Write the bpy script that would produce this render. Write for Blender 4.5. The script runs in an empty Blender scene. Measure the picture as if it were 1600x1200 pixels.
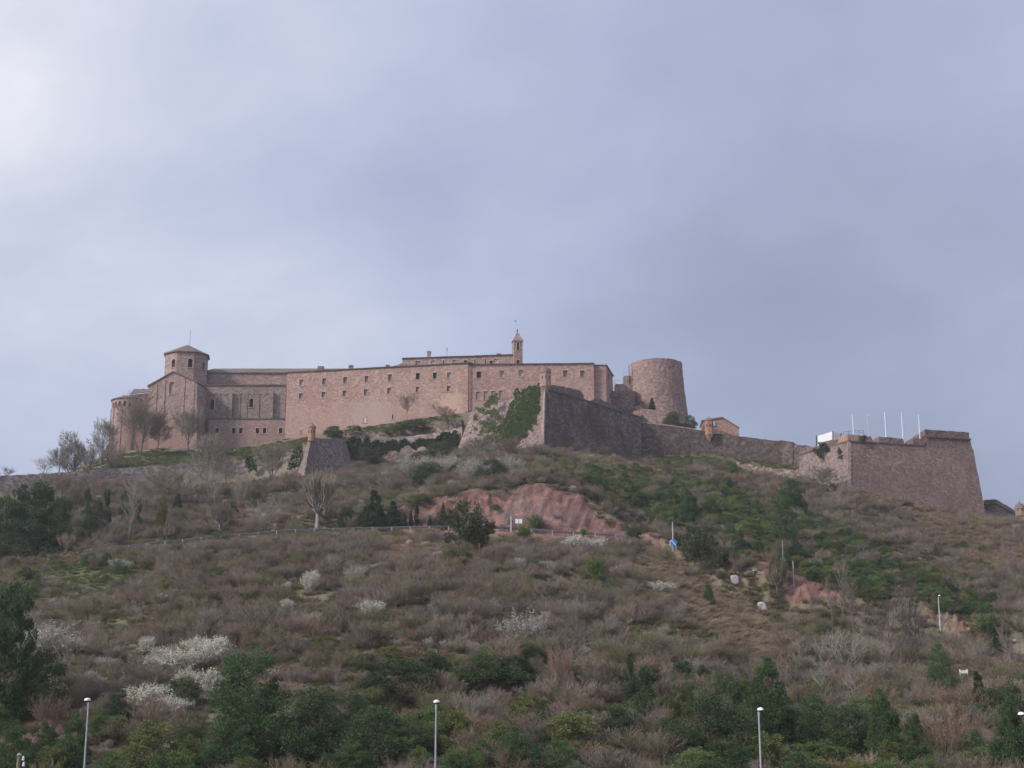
import bpy, bmesh, math, random
import numpy as np
from mathutils import Vector, Matrix

C = bpy.context.scene.collection
SC = bpy.context.scene

# ---------------------------------------------------------------- camera
FPX = 2200.0                       # focal length in pixels of a 1600 px wide frame
PITCH = math.radians(13.0)
CAM = Vector((0.0, 0.0, 1.6))
CP, SP = math.cos(PITCH), math.sin(PITCH)

def uv(px, py):
    """direction through a photo pixel as slopes: u = x/y, v = z/y"""
    xc = (px - 800.0) / FPX
    yc = (600.0 - py) / FPX
    dy = CP - yc * SP
    return xc / dy, (SP + yc * CP) / dy

def P(px, py, Y):
    u, v = uv(px, py)
    return Vector((u * Y, Y, CAM.z + v * Y))

def proj(u, v):
    """slopes -> photo pixel (arrays)"""
    f = CP + v * SP
    return 800.0 + FPX * u / f, 600.0 - FPX * (v * CP - SP) / f

cam_d = bpy.data.cameras.new('camera')
cam_d.sensor_width = 36.0
cam_d.lens = FPX / 1600.0 * 36.0
cam_d.clip_end = 9000.0
cam_d.clip_start = 0.5
cam = bpy.data.objects.new('camera', cam_d)
cam.location = CAM
cam.rotation_euler = (math.pi / 2 + PITCH, 0, 0)
C.objects.link(cam)
SC.camera = cam

# ---------------------------------------------------------------- object helpers
def tag(o, label=None, cat=None, group=None, kind=None):
    if label: o['label'] = label
    if cat: o['category'] = cat
    if group: o['group'] = group
    if kind: o['kind'] = kind
    elif cat: o['kind'] = 'thing'
    return o

def empty(name, loc, rz=0.0, scale=(1, 1, 1)):
    o = bpy.data.objects.new(name, None)
    o.empty_display_size = 0.5
    o.location = loc
    o.rotation_euler = (0, 0, rz)
    o.scale = scale
    C.objects.link(o)
    return o

def link(name, me, mat=None, parent=None, rel=True):
    """mesh given in world space; parent is an unrotated unit-scale empty"""
    if mat is not None and not me.materials:
        me.materials.append(mat)
    o = bpy.data.objects.new(name, me)
    C.objects.link(o)
    if parent is not None:
        o.parent = parent
        if rel:
            o.matrix_parent_inverse = Matrix.Translation(world_of(parent)).inverted()
    return o

def world_of(o):
    # things are pure translations; every building mesh is given in world space, so a mesh parent stands at the origin
    return o.location.copy() if o.type == 'EMPTY' else Vector((0, 0, 0))

class MB:
    """collects polygons"""
    def __init__(s): s.v = []; s.f = []; s.m = []
    def add(s, vs, fs, mi=0):
        b = len(s.v)
        s.v += [tuple(x) for x in vs]
        s.f += [[b + i for i in f] for f in fs]
        s.m += [mi] * len(fs)
    def box(s, o, a, b, c):
        """corner o and three edge vectors"""
        o, a, b, c = map(Vector, (o, a, b, c))
        vs = [o, o + a, o + a + b, o + b, o + c, o + a + c, o + a + b + c, o + b + c]
        s.add(vs, [(3, 2, 1, 0), (4, 5, 6, 7), (0, 1, 5, 4), (1, 2, 6, 5), (2, 3, 7, 6), (3, 0, 4, 7)])
    def cbox(s, c, sx, sy, sz, t=None, n=None):
        t = Vector(t or (1, 0, 0)); n = Vector(n or (0, 1, 0)); z = Vector((0, 0, 1))
        s.box(Vector(c) - t * sx / 2 - n * sy / 2 - z * sz / 2, t * sx, n * sy, z * sz)
    def prism(s, bot, top):
        n = len(bot)
        vs = list(bot) + list(top)
        fs = [tuple(range(n - 1, -1, -1)), tuple(range(n, 2 * n))]
        fs += [(i, (i + 1) % n, n + (i + 1) % n, n + i) for i in range(n)]
        s.add(vs, fs)
    def extrude(s, poly, vec):
        s.prism([Vector(p) for p in poly], [Vector(p) + Vector(vec) for p in poly])
    def lathe(s, c, prof, seg=24, a0=0.0, rag=0.0, rng=None):
        """prof: list of (r, z)"""
        c = Vector(c); vs = []; fs = []
        for k, (r, z) in enumerate(prof):
            for i in range(seg):
                a = a0 + 2 * math.pi * i / seg
                dz = rng.uniform(-rag, rag) if (rag and rng and k in (len(prof) - 2, len(prof) - 3)) else 0
                vs.append(c + Vector((r * math.cos(a), r * math.sin(a), z + dz)))
        for k in range(len(prof) - 1):
            for i in range(seg):
                j = (i + 1) % seg
                fs.append((k * seg + i, k * seg + j, (k + 1) * seg + j, (k + 1) * seg + i))
        fs.append(tuple(range(seg - 1, -1, -1)))
        fs.append(tuple((len(prof) - 1) * seg + i for i in range(seg)))
        s.add(vs, fs)
    def tube(s, pts, r, seg=6):
        pts = [Vector(p) for p in pts]
        rr = r if isinstance(r, (list, tuple)) else [r] * len(pts)
        vs = []; fs = []
        for k, p in enumerate(pts):
            d = (pts[min(k + 1, len(pts) - 1)] - pts[max(k - 1, 0)]).normalized()
            a = d.orthogonal().normalized(); b = d.cross(a)
            for i in range(seg):
                t = 2 * math.pi * i / seg
                vs.append(p + (a * math.cos(t) + b * math.sin(t)) * rr[k])
        for k in range(len(pts) - 1):
            for i in range(seg):
                j = (i + 1) % seg
                fs.append((k * seg + i, k * seg + j, (k + 1) * seg + j, (k + 1) * seg + i))
        fs.append(tuple(range(seg - 1, -1, -1)))
        fs.append(tuple((len(pts) - 1) * seg + i for i in range(seg)))
        s.add(vs, fs)
    def mesh(s, name, recalc=True):
        me = bpy.data.meshes.new(name)
        me.from_pydata(s.v, [], s.f)
        if recalc:
            bm = bmesh.new(); bm.from_mesh(me)
            bmesh.ops.recalc_face_normals(bm, faces=bm.faces)
            bm.to_mesh(me); bm.free()
        me.update()
        return me
    def build(s, name, mat, parent=None, recalc=True):
        return link(name, s.mesh(name, recalc), mat, parent)

# ---------------------------------------------------------------- numpy noise
_rs = np.random.RandomState(5)
_perm = _rs.rand(64, 64, 1)
_tab = _rs.rand(257, 257)
def vnoise(x, y):
    x = np.asarray(x, float); y = np.asarray(y, float)
    xi = np.floor(x).astype(int); yi = np.floor(y).astype(int)
    fx = x - xi; fy = y - yi
    fx = fx * fx * (3 - 2 * fx); fy = fy * fy * (3 - 2 * fy)
    a = _tab[xi & 255, yi & 255]; b = _tab[(xi + 1) & 255, yi & 255]
    c = _tab[xi & 255, (yi + 1) & 255]; d = _tab[(xi + 1) & 255, (yi + 1) & 255]
    return (a * (1 - fx) + b * fx) * (1 - fy) + (c * (1 - fx) + d * fx) * fy
def fbm(x, y, o=4):
    s = 0; a = 0.5; t = 0
    for k in range(o):
        s = s + a * vnoise(x * 2 ** k + 17.3 * k, y * 2 ** k + 9.1 * k); t += a; a *= 0.5
    return s / t

def inpoly(px, py, poly):
    px = np.asarray(px, float); py = np.asarray(py, float)
    r = np.zeros(px.shape, bool)
    n = len(poly)
    for i in range(n):
        x1, y1 = poly[i]; x2, y2 = poly[(i + 1) % n]
        if y1 == y2: continue
        c = ((y1 > py) != (y2 > py)) & (px < (x2 - x1) * (py - y1) / (y2 - y1) + x1)
        r ^= c
    return r

# ---------------------------------------------------------------- terrain
def curve(pts):
    """list of (px,py,Y) -> interpolators over u giving Y and z"""
    us, Ys, zs = [], [], []
    for px, py, Y in pts:
        u, v = uv(px, py)
        us.append(u); Ys.append(Y); zs.append(CAM.z + v * Y)
    us = np.array(us); Ys = np.array(Ys); zs = np.array(zs)
    return lambda u: (np.interp(u, us, Ys), np.interp(u, us, zs))

k3 = curve([(-900, 1260, 88), (0, 1228, 88), (800, 1216, 88), (1600, 1212, 88), (2600, 1240, 88)])
k5 = curve([(-900, 1000, 176), (-300, 925, 181), (0, 896, 184), (60, 888, 185), (140, 866, 186), (300, 849, 188), (450, 835, 190), (600, 831, 191), (700, 829, 191), (800, 831, 191), (870, 837, 190), (960, 842, 189), (1000, 847, 187), (1050, 868, 182), (1110, 910, 174), (1200, 957, 168), (1300, 985, 164), (1400, 1005, 160), (1500, 1025, 155), (1600, 1045, 150), (2500, 1180, 125)])
def k6(u):
    Y, z = k5(u); px, _ = proj(u, 0.1); t = np.clip((px - 1010) / 60, 0, 1)
    return Y + 1.2, z + 0.02 - 1.6 * t
def k7(u):
    Y, z = k6(u); return Y + 6.5, z + 0.1
k8c = curve([(-900, 985, 205), (0, 872, 203), (300, 826, 205), (540, 806, 204), (625, 797, 202), (660, 785, 202.5), (725, 767, 203), (800, 763, 203), (850, 756, 203), (912, 776, 202), (960, 808, 200), (988, 834, 197.5), (1030, 838, 194), (1100, 872, 188), (1200, 895, 180.5), (1230, 898, 181), (1305, 925, 178), (1380, 945, 175), (1435, 950, 173), (1522, 975, 168.5), (1600, 997, 165), (2500, 1130, 142)])
kB = curve([(-900, 860, 243), (-400, 815, 251.3), (0, 782, 255.7), (50, 781, 259.2), (100, 778, 262.2), (140, 774, 264.8), (200, 769, 269.2), (250, 764, 272), (322, 759, 276.7), (388, 753, 279.8), (402, 753, 278), (455, 750, 272), (472, 750, 268), (548, 730, 284.5), (575, 727, 286.6), (610, 722, 287.7), (645, 718, 288.3), (680, 711, 287.8), (714, 705, 286.3), (780, 702, 275), (849, 702, 262), (912, 706, 268), (1002, 716, 283), (1040, 716, 284.2), (1100, 716, 284.8), (1142, 722, 284.2), (1152, 732, 281.0), (1172, 742, 280.0), (1200, 747, 278.0), (1228, 751, 275.2), (1248, 754, 272.5), (1256, 756, 269.5), (1323, 760, 252), (1384, 776, 254), (1442, 794, 256), (1541, 807, 262), (1600, 815, 262), (2500, 900, 255)])
kW = curve([(-900, 820, 250), (-400, 785, 254), (0, 748, 259.9), (50, 745, 263.2), (100, 742, 266.2), (140, 739, 268.6), (200, 735, 273), (250, 731, 275.8), (322, 725, 280.5), (387, 722, 283.5), (400, 722, 283.5), (420, 718, 283.5), (455, 703, 284), (480, 690, 284), (495, 686, 286.5), (545, 690, 289.8), (575, 689, 291), (610, 687, 292), (645, 684, 292.4), (680, 679, 292), (716, 674, 291), (740, 690, 290), (850, 690, 272), (1002, 700, 288.5), (1100, 692, 289), (1140, 700, 288.6), (1152, 721, 284.2), (1200, 727, 283.0), (1240, 733, 281.8), (1256, 740, 276.5), (1323, 745, 260), (1500, 790, 264), (1541, 797, 270), (1600, 809, 268), (2500, 890, 262)])
kF = curve([(-900, 860, 295), (-400, 810, 296), (0, 765, 300), (60, 752, 300), (100, 742, 300), (135, 724, 300), (175, 706, 299), (250, 701, 300), (300, 698, 302), (325, 708, 304), (380, 698, 305.5), (445, 686, 307), (480, 682, 307), (510, 674, 305), (620, 661, 301), (715, 646, 297.5), (740, 641, 297.5), (850, 627, 298), (956, 642, 300), (1002, 652, 302), (1090, 672, 302), (1160, 688, 302), (1240, 700, 302), (1256, 704, 298), (1325, 704, 278), (1448, 706, 278), (1500, 712, 278), (1520, 770, 280), (1545, 802, 284), (1600, 808, 284), (2500, 890, 280)])

NU_IN = 620
u0, u1 = uv(-40, 600)[0], uv(1640, 600)[0]
UG = np.concatenate([np.linspace(-1.3, u0, 60, endpoint=False), np.linspace(u0, u1, NU_IN, endpoint=False), np.linspace(u1, 1.3, 61)])
YG = np.concatenate([np.linspace(3, 60, 24, endpoint=False), np.linspace(60, 145, 120, endpoint=False), np.linspace(145, 210, 190, endpoint=False),
                     np.linspace(210, 310, 150, endpoint=False), np.linspace(310, 360, 20, endpoint=False), np.geomspace(360, 4500, 30)])
def terrain_grid():
    Z = np.zeros((len(UG), len(YG)))
    Y3, z3 = k3(UG); Y5, z5 = k5(UG); Y6, z6 = k6(UG); Y7, z7 = k7(UG); Y8, z8 = k8c(UG)
    Y8 = np.maximum(Y8, Y7 + 0.8)
    YB, zB = kB(UG); YW, zW = kW(UG); YF, zF = kF(UG)
    YW = np.maximum(YW, YB + 1.0); YF = np.maximum(YF, YW + 1.0)
    for i, u in enumerate(UG):
        Ym = 0.5 * (Y3[i] + Y5[i]); zm = 0.5 * (z3[i] + z5[i]) + 1.0
        Yn = 0.5 * (Y8[i] + YB[i]); zn = 0.5 * (z8[i] + zB[i]) + 0.6
        ys = [0, 40, 66, Y3[i], Ym, Y5[i], Y6[i], Y7[i], Y8[i], Yn, YB[i], YW[i], YF[i], YF[i] + 30, 460, 900, 5000]
        zs = [0, -3, -6.2, z3[i], zm, z5[i], z6[i], z7[i], z8[i], zn, zB[i], zW[i], zF[i], zF[i] - 1.5, min(20, zF[i] - 30), -10, -20]
        Z[i] = np.interp(YG, ys, zs)
    X = UG[:, None] * YG[None, :]; Y = np.broadcast_to(YG[None, :], Z.shape)
    # relief noise, none on the road bench and little at the wall feet
    w = np.clip((Y - 60) / 25, 0, 1) * np.clip((330 - Y) / 20, 0, 1)
    rd = np.clip(np.abs(Y - (Y6[:, None] + 3.2)) / 4.5 - 1.0, 0, 1)
    n = (fbm(X / 22 + 40, Y / 22 + 7, 3) - 0.5) * 2.6 + (fbm(X / 5 + 3, Y / 5, 3) - 0.5) * 1.1
    nearwall = np.clip(np.abs(Y - YB[:, None]) / 14, 0.12, 1)
    fort = np.where(Y > YB[:, None], 0.25, 1.0)
    Z = Z + n * w * rd * nearwall * fort
    # gullies in the red cut
    cut = np.clip((Y - Y7[:, None]) / 1.0, 0, 1) * np.clip((Y8[:, None] + 0.5 - Y) / 1.0, 0, 1)
    g = fbm(X / 1.1 + Z * 0.10, Y * 0 + 3.3 + Z / 14, 4) - 0.5
    g2 = np.abs(fbm((X * 0.8 - Z * 0.9) / 3.4 + 5, (X * 0.3 + Z) / 16 + 2, 3) - 0.5)
    g3 = np.abs(fbm((X - Z * 0.5) / 0.9 + 31, Z / 7 + 5, 3) - 0.5)
    led = fbm(X / 14 + 3, (Z - 0.25 * X) / 1.3, 3) - 0.5
    Z = Z + cut * (g * 1.5 + (0.16 - g2) * 2.4 - np.clip(0.09 - g3, 0, 1) * 6.0 + led * 1.1)
    return X, np.array(Y), Z
TX, TY, TZ = terrain_grid()

def tz(x, Y):
    """terrain height (arrays ok)"""
    x = np.asarray(x, float); Y = np.asarray(Y, float)
    u = x / Y
    i = np.clip(np.searchsorted(UG, u) - 1, 0, len(UG) - 2); j = np.clip(np.searchsorted(YG, Y) - 1, 0, len(YG) - 2)
    a = np.clip((u - UG[i]) / (UG[i + 1] - UG[i]), 0, 1); b = np.clip((Y - YG[j]) / (YG[j + 1] - YG[j]), 0, 1)
    return (TZ[i, j] * (1 - a) + TZ[i + 1, j] * a) * (1 - b) + (TZ[i, j + 1] * (1 - a) + TZ[i + 1, j + 1] * a) * b

def ground(px, py, ymin=60.0, ymax=330.0):
    """first terrain point that a photo pixel's ray meets"""
    u, v = uv(px, py)
    ys = np.arange(ymin, ymax, 0.25)
    z = tz(u * ys, ys)
    hit = np.nonzero(CAM.z + v * ys <= z)[0]
    Y = ys[hit[0]] if len(hit) else ymax
    return Vector((u * Y, Y, float(tz(u * Y, Y))))

TV = (TZ - CAM.z) / TY
TPX, TPY = proj(TX / TY, TV)
_wob = (fbm(TX / 2.2 + 9, TY / 2.2, 3) - 0.5)
_wx, _wy = TPX + _wob * 40, TPY + (fbm(TX / 2.6 + 90, TY / 2.6, 4) - 0.5) * 34
RED = [([(622, 801), (640, 789), (690, 776), (725, 768), (800, 764), (845, 757), (853, 757), (912, 776), (960, 808), (992, 840), (985, 848), (600, 838), (610, 815)], 185, 215),
       ([(825, 736), (862, 735), (863, 750), (838, 748)], 200, 260), ([(596, 772), (660, 757), (668, 764), (604, 784)], 195, 240),
       ([(998, 833), (1030, 836), (1046, 856), (1010, 848)], 185, 205), ([(1172, 878), (1205, 880), (1210, 897), (1175, 897)], 175, 200),
       ([(1220, 897), (1260, 905), (1314, 927), (1314, 946), (1230, 942)], 165, 190), ([(1436, 955), (1520, 976), (1526, 988), (1442, 970)], 155, 185),
       ([(1196, 835), (1215, 835), (1215, 852), (1198, 850)], 185, 230), ([(660, 800), (620, 830), (600, 822), (640, 790)], 190, 215),
       ([(20, 1120), (90, 1100), (110, 1150), (40, 1160)], 80, 120), ([(1485, 993), (1522, 998), (1520, 1012), (1488, 1010)], 140, 175)]
GREEN = [([(120, 738), (200, 708), (260, 700), (325, 706), (447, 688), (484, 683), (476, 700), (395, 724), (250, 731)], 255, 312),
         ([(500, 678), (620, 658), (730, 640), (728, 660), (640, 676), (560, 690)], 280, 312),
         ([(1003, 708), (1100, 706), (1165, 712), (1262, 718), (1262, 742), (1195, 746), (1150, 750), (1060, 735)], 240, 300),
         ([(30, 905), (130, 875), (220, 880), (235, 905), (150, 935), (20, 950)], 140, 190),
         ([(1400, 990), (1470, 985), (1480, 1010), (1400, 1010)], 130, 175)]
TAN = [([(850, 705), (1000, 722), (1060, 745), (1010, 752), (900, 735)], 230, 290), ([(1320, 758), (1440, 794), (1600, 812), (1640, 900), (1560, 905), (1470, 850), (1380, 795)], 190, 270),
       ([(1000, 848), (1060, 870), (1130, 925), (1230, 985), (1180, 1030), (1060, 960), (985, 900)], 110, 190), ([(560, 845), (760, 850), (740, 905), (600, 880)], 150, 192),
       ([(360, 790), (470, 790), (460, 832), (360, 835)], 190, 235), ([(1320, 760), (1380, 778), (1370, 790), (1300, 775)], 220, 260)]
def mask(polys, soft=True):
    m = np.zeros(TX.shape)
    for poly, a, b in polys:
        m = np.maximum(m, (inpoly(_wx, _wy, poly) & (TY > a) & (TY < b)).astype(float))
    if soft:
        for _ in range(2):
            m[1:-1, 1:-1] = (m[1:-1, 1:-1] * 2 + m[:-2, 1:-1] + m[2:, 1:-1] + m[1:-1, :-2] + m[1:-1, 2:]) / 6
    return m
MR, MG, MT = mask(RED), mask(GREEN), mask(TAN)
MR = MR * np.clip(1 - (1 - np.clip((TPX - 640) / 190, 0, 1)) * np.clip((fbm(TX / 3.1 + 4, TZ / 1.6 + 8, 4) - 0.60) * 9, 0, 1) * (TPX < 840) * (TPX > 560), 0, 1)
# ---------------------------------------------------------------- node helper
class NT:
    def __init__(s, name, mat=True):
        if mat:
            s.m = bpy.data.materials.new(name); s.m.use_nodes = True
            s.t = s.m.node_tree
            s.b = s.t.nodes['Principled BSDF']
            s.b.inputs['Specular IOR Level'].default_value = 0.2
        else:
            s.t = name
    def n(s, typ, ins=None, **kw):
        nd = s.t.nodes.new(typ)
        for k, v in kw.items(): setattr(nd, k, v)
        for k, v in (ins or {}).items(): s.set(nd.inputs[k], v)
        return nd
    def set(s, sock, v):
        if hasattr(v, 'is_output'): s.t.links.new(v, sock)
        elif isinstance(v, (tuple, list)) and len(v) == 3 and sock.type == 'RGBA': sock.default_value = (*v, 1)
        else: sock.default_value = v
    def math(s, op, a, b=0.0, clamp=False):
        nd = s.n('ShaderNodeMath', operation=op, use_clamp=clamp); s.set(nd.inputs[0], a); s.set(nd.inputs[1], b); return nd.outputs[0]
    def mix(s, f, a, b, mode='MIX'):
        nd = s.n('ShaderNodeMix', data_type='RGBA', blend_type=mode)
        s.set(nd.inputs[0], f); s.set(nd.inputs[6], a); s.set(nd.inputs[7], b); return nd.outputs[2]
    def ramp(s, f, stops, interp='LINEAR'):
        nd = s.n('ShaderNodeValToRGB'); cr = nd.color_ramp; cr.interpolation = interp
        while len(cr.elements) < len(stops): cr.elements.new(0.5)
        for e, (p, c) in zip(cr.elements, stops):
            e.position = p; e.color = (*c, 1) if isinstance(c, (tuple, list)) else (c, c, c, 1)
        s.set(nd.inputs[0], f); return nd.outputs[0]
    def pos(s, sx=1, sy=1, sz=1, off=(0, 0, 0)):
        g = s.n('ShaderNodeNewGeometry')
        m = s.n('ShaderNodeMapping'); s.t.links.new(g.outputs['Position'], m.inputs[0])
        m.inputs['Scale'].default_value = (sx, sy, sz); m.inputs['Location'].default_value = off
        return m.outputs[0]
    def posr(s, rot, scale, off=(0, 0, 0)):
        a = s.n('ShaderNodeMapping'); s.t.links.new(s.pos(), a.inputs[0]); a.inputs['Rotation'].default_value = rot
        b = s.n('ShaderNodeMapping'); s.t.links.new(a.outputs[0], b.inputs[0]); b.inputs['Scale'].default_value = scale; b.inputs['Location'].default_value = off
        return b.outputs[0]
    def noise(s, vec, scale, detail=4, rough=0.6, dist=0.0):
        nd = s.n('ShaderNodeTexNoise'); s.set(nd.inputs['Vector'], vec)
        nd.inputs['Scale'].default_value = scale; nd.inputs['Detail'].default_value = detail
        nd.inputs['Roughness'].default_value = rough; nd.inputs['Distortion'].default_value = dist
        return nd.outputs['Fac']
    def vor(s, vec, scale, feature='F1', out='Color'):
        nd = s.n('ShaderNodeTexVoronoi', feature=feature); s.set(nd.inputs['Vector'], vec); nd.inputs['Scale'].default_value = scale
        return nd.outputs[out]
    def sep(s, c):
        nd = s.n('ShaderNodeSeparateColor'); s.set(nd.inputs[0], c); return nd.outputs
    def bump(s, h, strength=0.5, dist=0.1):
        nd = s.n('ShaderNodeBump'); s.set(nd.inputs['Height'], h); nd.inputs['Strength'].default_value = strength
        nd.inputs['Distance'].default_value = dist
        s.t.links.new(nd.outputs[0], s.b.inputs['Normal'])
    def base(s, c, rough=0.9):
        s.set(s.b.inputs['Base Color'], c); s.set(s.b.inputs['Roughness'], rough)

def simple(name, col, rough=0.7, metal=0.0, var=0.15, scale=3.0):
    t = NT(name)
    f = t.noise(t.pos(), scale, 3)
    t.base(t.ramp(f, [(0.3, tuple(c * (1 - var) for c in col)), (0.7, tuple(min(1, c * (1 + var)) for c in col))]), rough)
    t.b.inputs['Metallic'].default_value = metal
    return t.m

def stone(name, dark, mid, light, stain, stain_amt=0.5, cell=0.55, streak=0.4, lichen=None, seed=0, patch=None, contrast=1.0, foot=None):
    """coursed rubble masonry: stones of varied tone, pale mortar, weathering patches, run-off streaks"""
    t = NT(name)
    p = t.pos(1, 1, 1.35, (seed * 3.1, seed * 1.7, 0))
    cells = t.sep(t.vor(p, 1.0 / cell))[0]
    cells2 = t.sep(t.vor(t.pos(1, 1, 1.25, (7, seed, 3)), 0.55 / cell))[1]
    fine = t.noise(t.pos(), 5.5, 4, 0.7)
    f = t.math('ADD', t.math('MULTIPLY', cells, 0.5), t.math('ADD', t.math('MULTIPLY', cells2, 0.26), t.math('MULTIPLY', fine, 0.24)))
    k = 0.30 / contrast
    col = t.ramp(f, [(0.5 - k, dark), (0.5, mid), (min(0.98, 0.5 + k), light)])
    # courses: a faint banding from rows laid in different seasons
    band = t.noise(t.pos(0.02, 0.02, 0.9, (seed, 0, 0)), 1.0, 3)
    col = t.mix(t.math('MULTIPLY', band, 0.35), col, tuple(0.5 * (a + b) for a, b in zip(mid, light)))
    # large patches of repair and weather
    big = t.noise(t.pos(1, 1, 1.2, (seed * 11, 5, 2)), 0.11, 5, 0.65)
    col = t.mix(t.math('MULTIPLY', t.ramp(big, [(0.46, 0.0), (0.66, 1.0)]), stain_amt), col, stain)
    big2 = t.noise(t.pos(1, 1, 1, (3, seed * 5, 8)), 0.26, 4, 0.7)
    col = t.mix(t.math('MULTIPLY', t.ramp(big2, [(0.55, 0.0), (0.72, 1.0)]), 0.35), col, light)
    st = t.noise(t.pos(0.55, 0.55, 0.045, (seed, 1, 1)), 1.0, 5, 0.7)
    col = t.mix(t.math('MULTIPLY', t.ramp(st, [(0.5, 0.0), (0.68, 1.0)]), streak), col, stain)
    if foot:
        gz = t.n('ShaderNodeNewGeometry'); sx = t.n('ShaderNodeSeparateXYZ'); t.t.links.new(gz.outputs['Position'], sx.inputs[0])
        q = t.math('ADD', t.math('MULTIPLY', t.math('SUBTRACT', sx.outputs[2], foot[0]), 0.55), t.math('MULTIPLY', t.math('SUBTRACT', t.noise(t.pos(1, 1, 1, (2, 2, seed)), 0.35, 4, 0.6), 0.5), 5.0))
        col = t.mix(t.math('MULTIPLY', t.ramp(q, [(0.2, 1.0), (0.8, 0.0)]), 0.5), col, foot[1])
    if lichen:
        l = t.noise(t.pos(1, 1, 0.8, (seed, 4, 9)), 0.5, 5, 0.75)
        col = t.mix(t.math('MULTIPLY', t.ramp(l, [(0.56, 0.0), (0.66, 1.0)]), 0.5), col, lichen)
    if patch:
        for (c, r, pc) in patch:
            g = t.n('ShaderNodeNewGeometry')
            d = t.n('ShaderNodeVectorMath', operation='DISTANCE'); t.t.links.new(g.outputs['Position'], d.inputs[0]); d.inputs[1].default_value = c
            q = t.math('ADD', t.math('DIVIDE', d.outputs['Value'], r), t.math('MULTIPLY', t.math('SUBTRACT', t.noise(t.pos(), 0.9, 4, 0.7), 0.5), 2.2))
            col = t.mix(t.ramp(q, [(0.55, 0.75), (1.0, 0.0)]), col, pc)
    joint = t.vor(p, 1.0 / cell, 'DISTANCE_TO_EDGE', 'Distance')
    jm = t.ramp(joint, [(0.0, 0.0), (0.09, 1.0)])
    col = t.mix(t.math('MULTIPLY', t.math('SUBTRACT', 1.0, jm), 0.35), col, tuple(0.55 * c for c in dark))
    t.base(col, 0.95)
    t.bump(t.math('ADD', t.math('MULTIPLY', jm, 0.5), fine), 0.6, 0.12)
    return t.m

# real-world base colours of the place's reddish sandstone
S_FACADE = stone('sandstone_facade', (0.28, 0.165, 0.135), (0.42, 0.275, 0.23), (0.56, 0.41, 0.35), (0.34, 0.20, 0.165), 0.40, 0.33, 0.5, seed=1, contrast=1.15, foot=(66.2, (0.47, 0.32, 0.275)),
                 patch=[(tuple(P(702, 632, 299)), 3.6, (0.62, 0.44, 0.34)), (tuple(P(705, 650, 299)), 2.6, (0.62, 0.44, 0.34)), (tuple(P(575, 652, 303)), 6, (0.50, 0.37, 0.325))])
S_CHURCH = stone('sandstone_church', (0.215, 0.14, 0.12), (0.355, 0.25, 0.22), (0.50, 0.385, 0.34), (0.28, 0.18, 0.155), 0.4, 0.32, 0.35, seed=2, contrast=1.0, foot=(62.5, (0.33, 0.205, 0.17)))
S_AISLE = stone('sandstone_aisle_weathered', (0.18, 0.13, 0.115), (0.29, 0.22, 0.20), (0.41, 0.33, 0.30), (0.18, 0.135, 0.12), 0.45, 0.34, 0.45, seed=3, contrast=1.15)
S_TOWER = stone('sandstone_round_tower', (0.17, 0.11, 0.097), (0.29, 0.20, 0.175), (0.43, 0.325, 0.29), (0.22, 0.14, 0.12), 0.4, 0.36, 0.3, seed=4, contrast=1.1)
S_BASTION = stone('grey_brown_bastion_rubble', (0.075, 0.055, 0.05), (0.15, 0.11, 0.10), (0.30, 0.23, 0.21), (0.075, 0.052, 0.045), 0.7, 0.36, 0.85, lichen=(0.07, 0.062, 0.045), seed=5, contrast=1.2)
S_BASTION_R = stone('red_brown_bastion_rubble', (0.115, 0.075, 0.068), (0.205, 0.14, 0.127), (0.34, 0.255, 0.23), (0.145, 0.088, 0.076), 0.55, 0.30, 0.35, lichen=(0.125, 0.112, 0.09), seed=6, contrast=1.0)
S_QUOIN = stone('pale_quoin_stone', (0.27, 0.20, 0.18), (0.37, 0.285, 0.26), (0.46, 0.37, 0.34), (0.25, 0.18, 0.16), 0.4, 0.5, 0.3, seed=7)
S_CURTAIN = stone('dark_curtain_rubble', (0.06, 0.046, 0.043), (0.108, 0.084, 0.079), (0.21, 0.168, 0.153), (0.085, 0.062, 0.055), 0.7, 0.4, 0.6, lichen=(0.13, 0.10, 0.06), seed=8, contrast=1.25)
S_RUBBLE = stone('loose_rubble', (0.10, 0.07, 0.06), (0.20, 0.145, 0.128), (0.36, 0.28, 0.25), (0.20, 0.14, 0.115), 0.4, 0.45, 0.1, lichen=(0.12, 0.115, 0.06), seed=9, contrast=1.45)
S_OUTER = stone('outer_wall_rubble', (0.18, 0.135, 0.12), (0.33, 0.265, 0.24), (0.52, 0.44, 0.41), (0.20, 0.14, 0.115), 0.5, 0.42, 0.25, lichen=(0.13, 0.12, 0.075), seed=10, contrast=1.3)
S_SMALL = stone('small_bastion_rubble', (0.12, 0.09, 0.083), (0.225, 0.173, 0.16), (0.36, 0.29, 0.268), (0.185, 0.13, 0.115), 0.5, 0.42, 0.5, seed=11, contrast=1.3)
M_ORANGE = stone('orange_brick', (0.29, 0.16, 0.105), (0.40, 0.235, 0.16), (0.49, 0.32, 0.23), (0.29, 0.18, 0.13), 0.4, 0.25, 0.3, seed=12)
M_PINKBRICK = stone('pink_brick_and_stone', (0.30, 0.18, 0.14), (0.42, 0.27, 0.215), (0.52, 0.36, 0.29), (0.28, 0.19, 0.16), 0.4, 0.25, 0.3, seed=13, contrast=1.2)
M_DOME = stone('grey_dome_render', (0.17, 0.14, 0.13), (0.25, 0.21, 0.195), (0.32, 0.275, 0.255), (0.14, 0.12, 0.11), 0.6, 0.4, 0.4, seed=14)
M_TRIM = stone('dressed_stone_surround', (0.36, 0.25, 0.21), (0.47, 0.345, 0.30), (0.57, 0.45, 0.395), (0.33, 0.23, 0.20), 0.3, 0.7, 0.1, seed=15)
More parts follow.
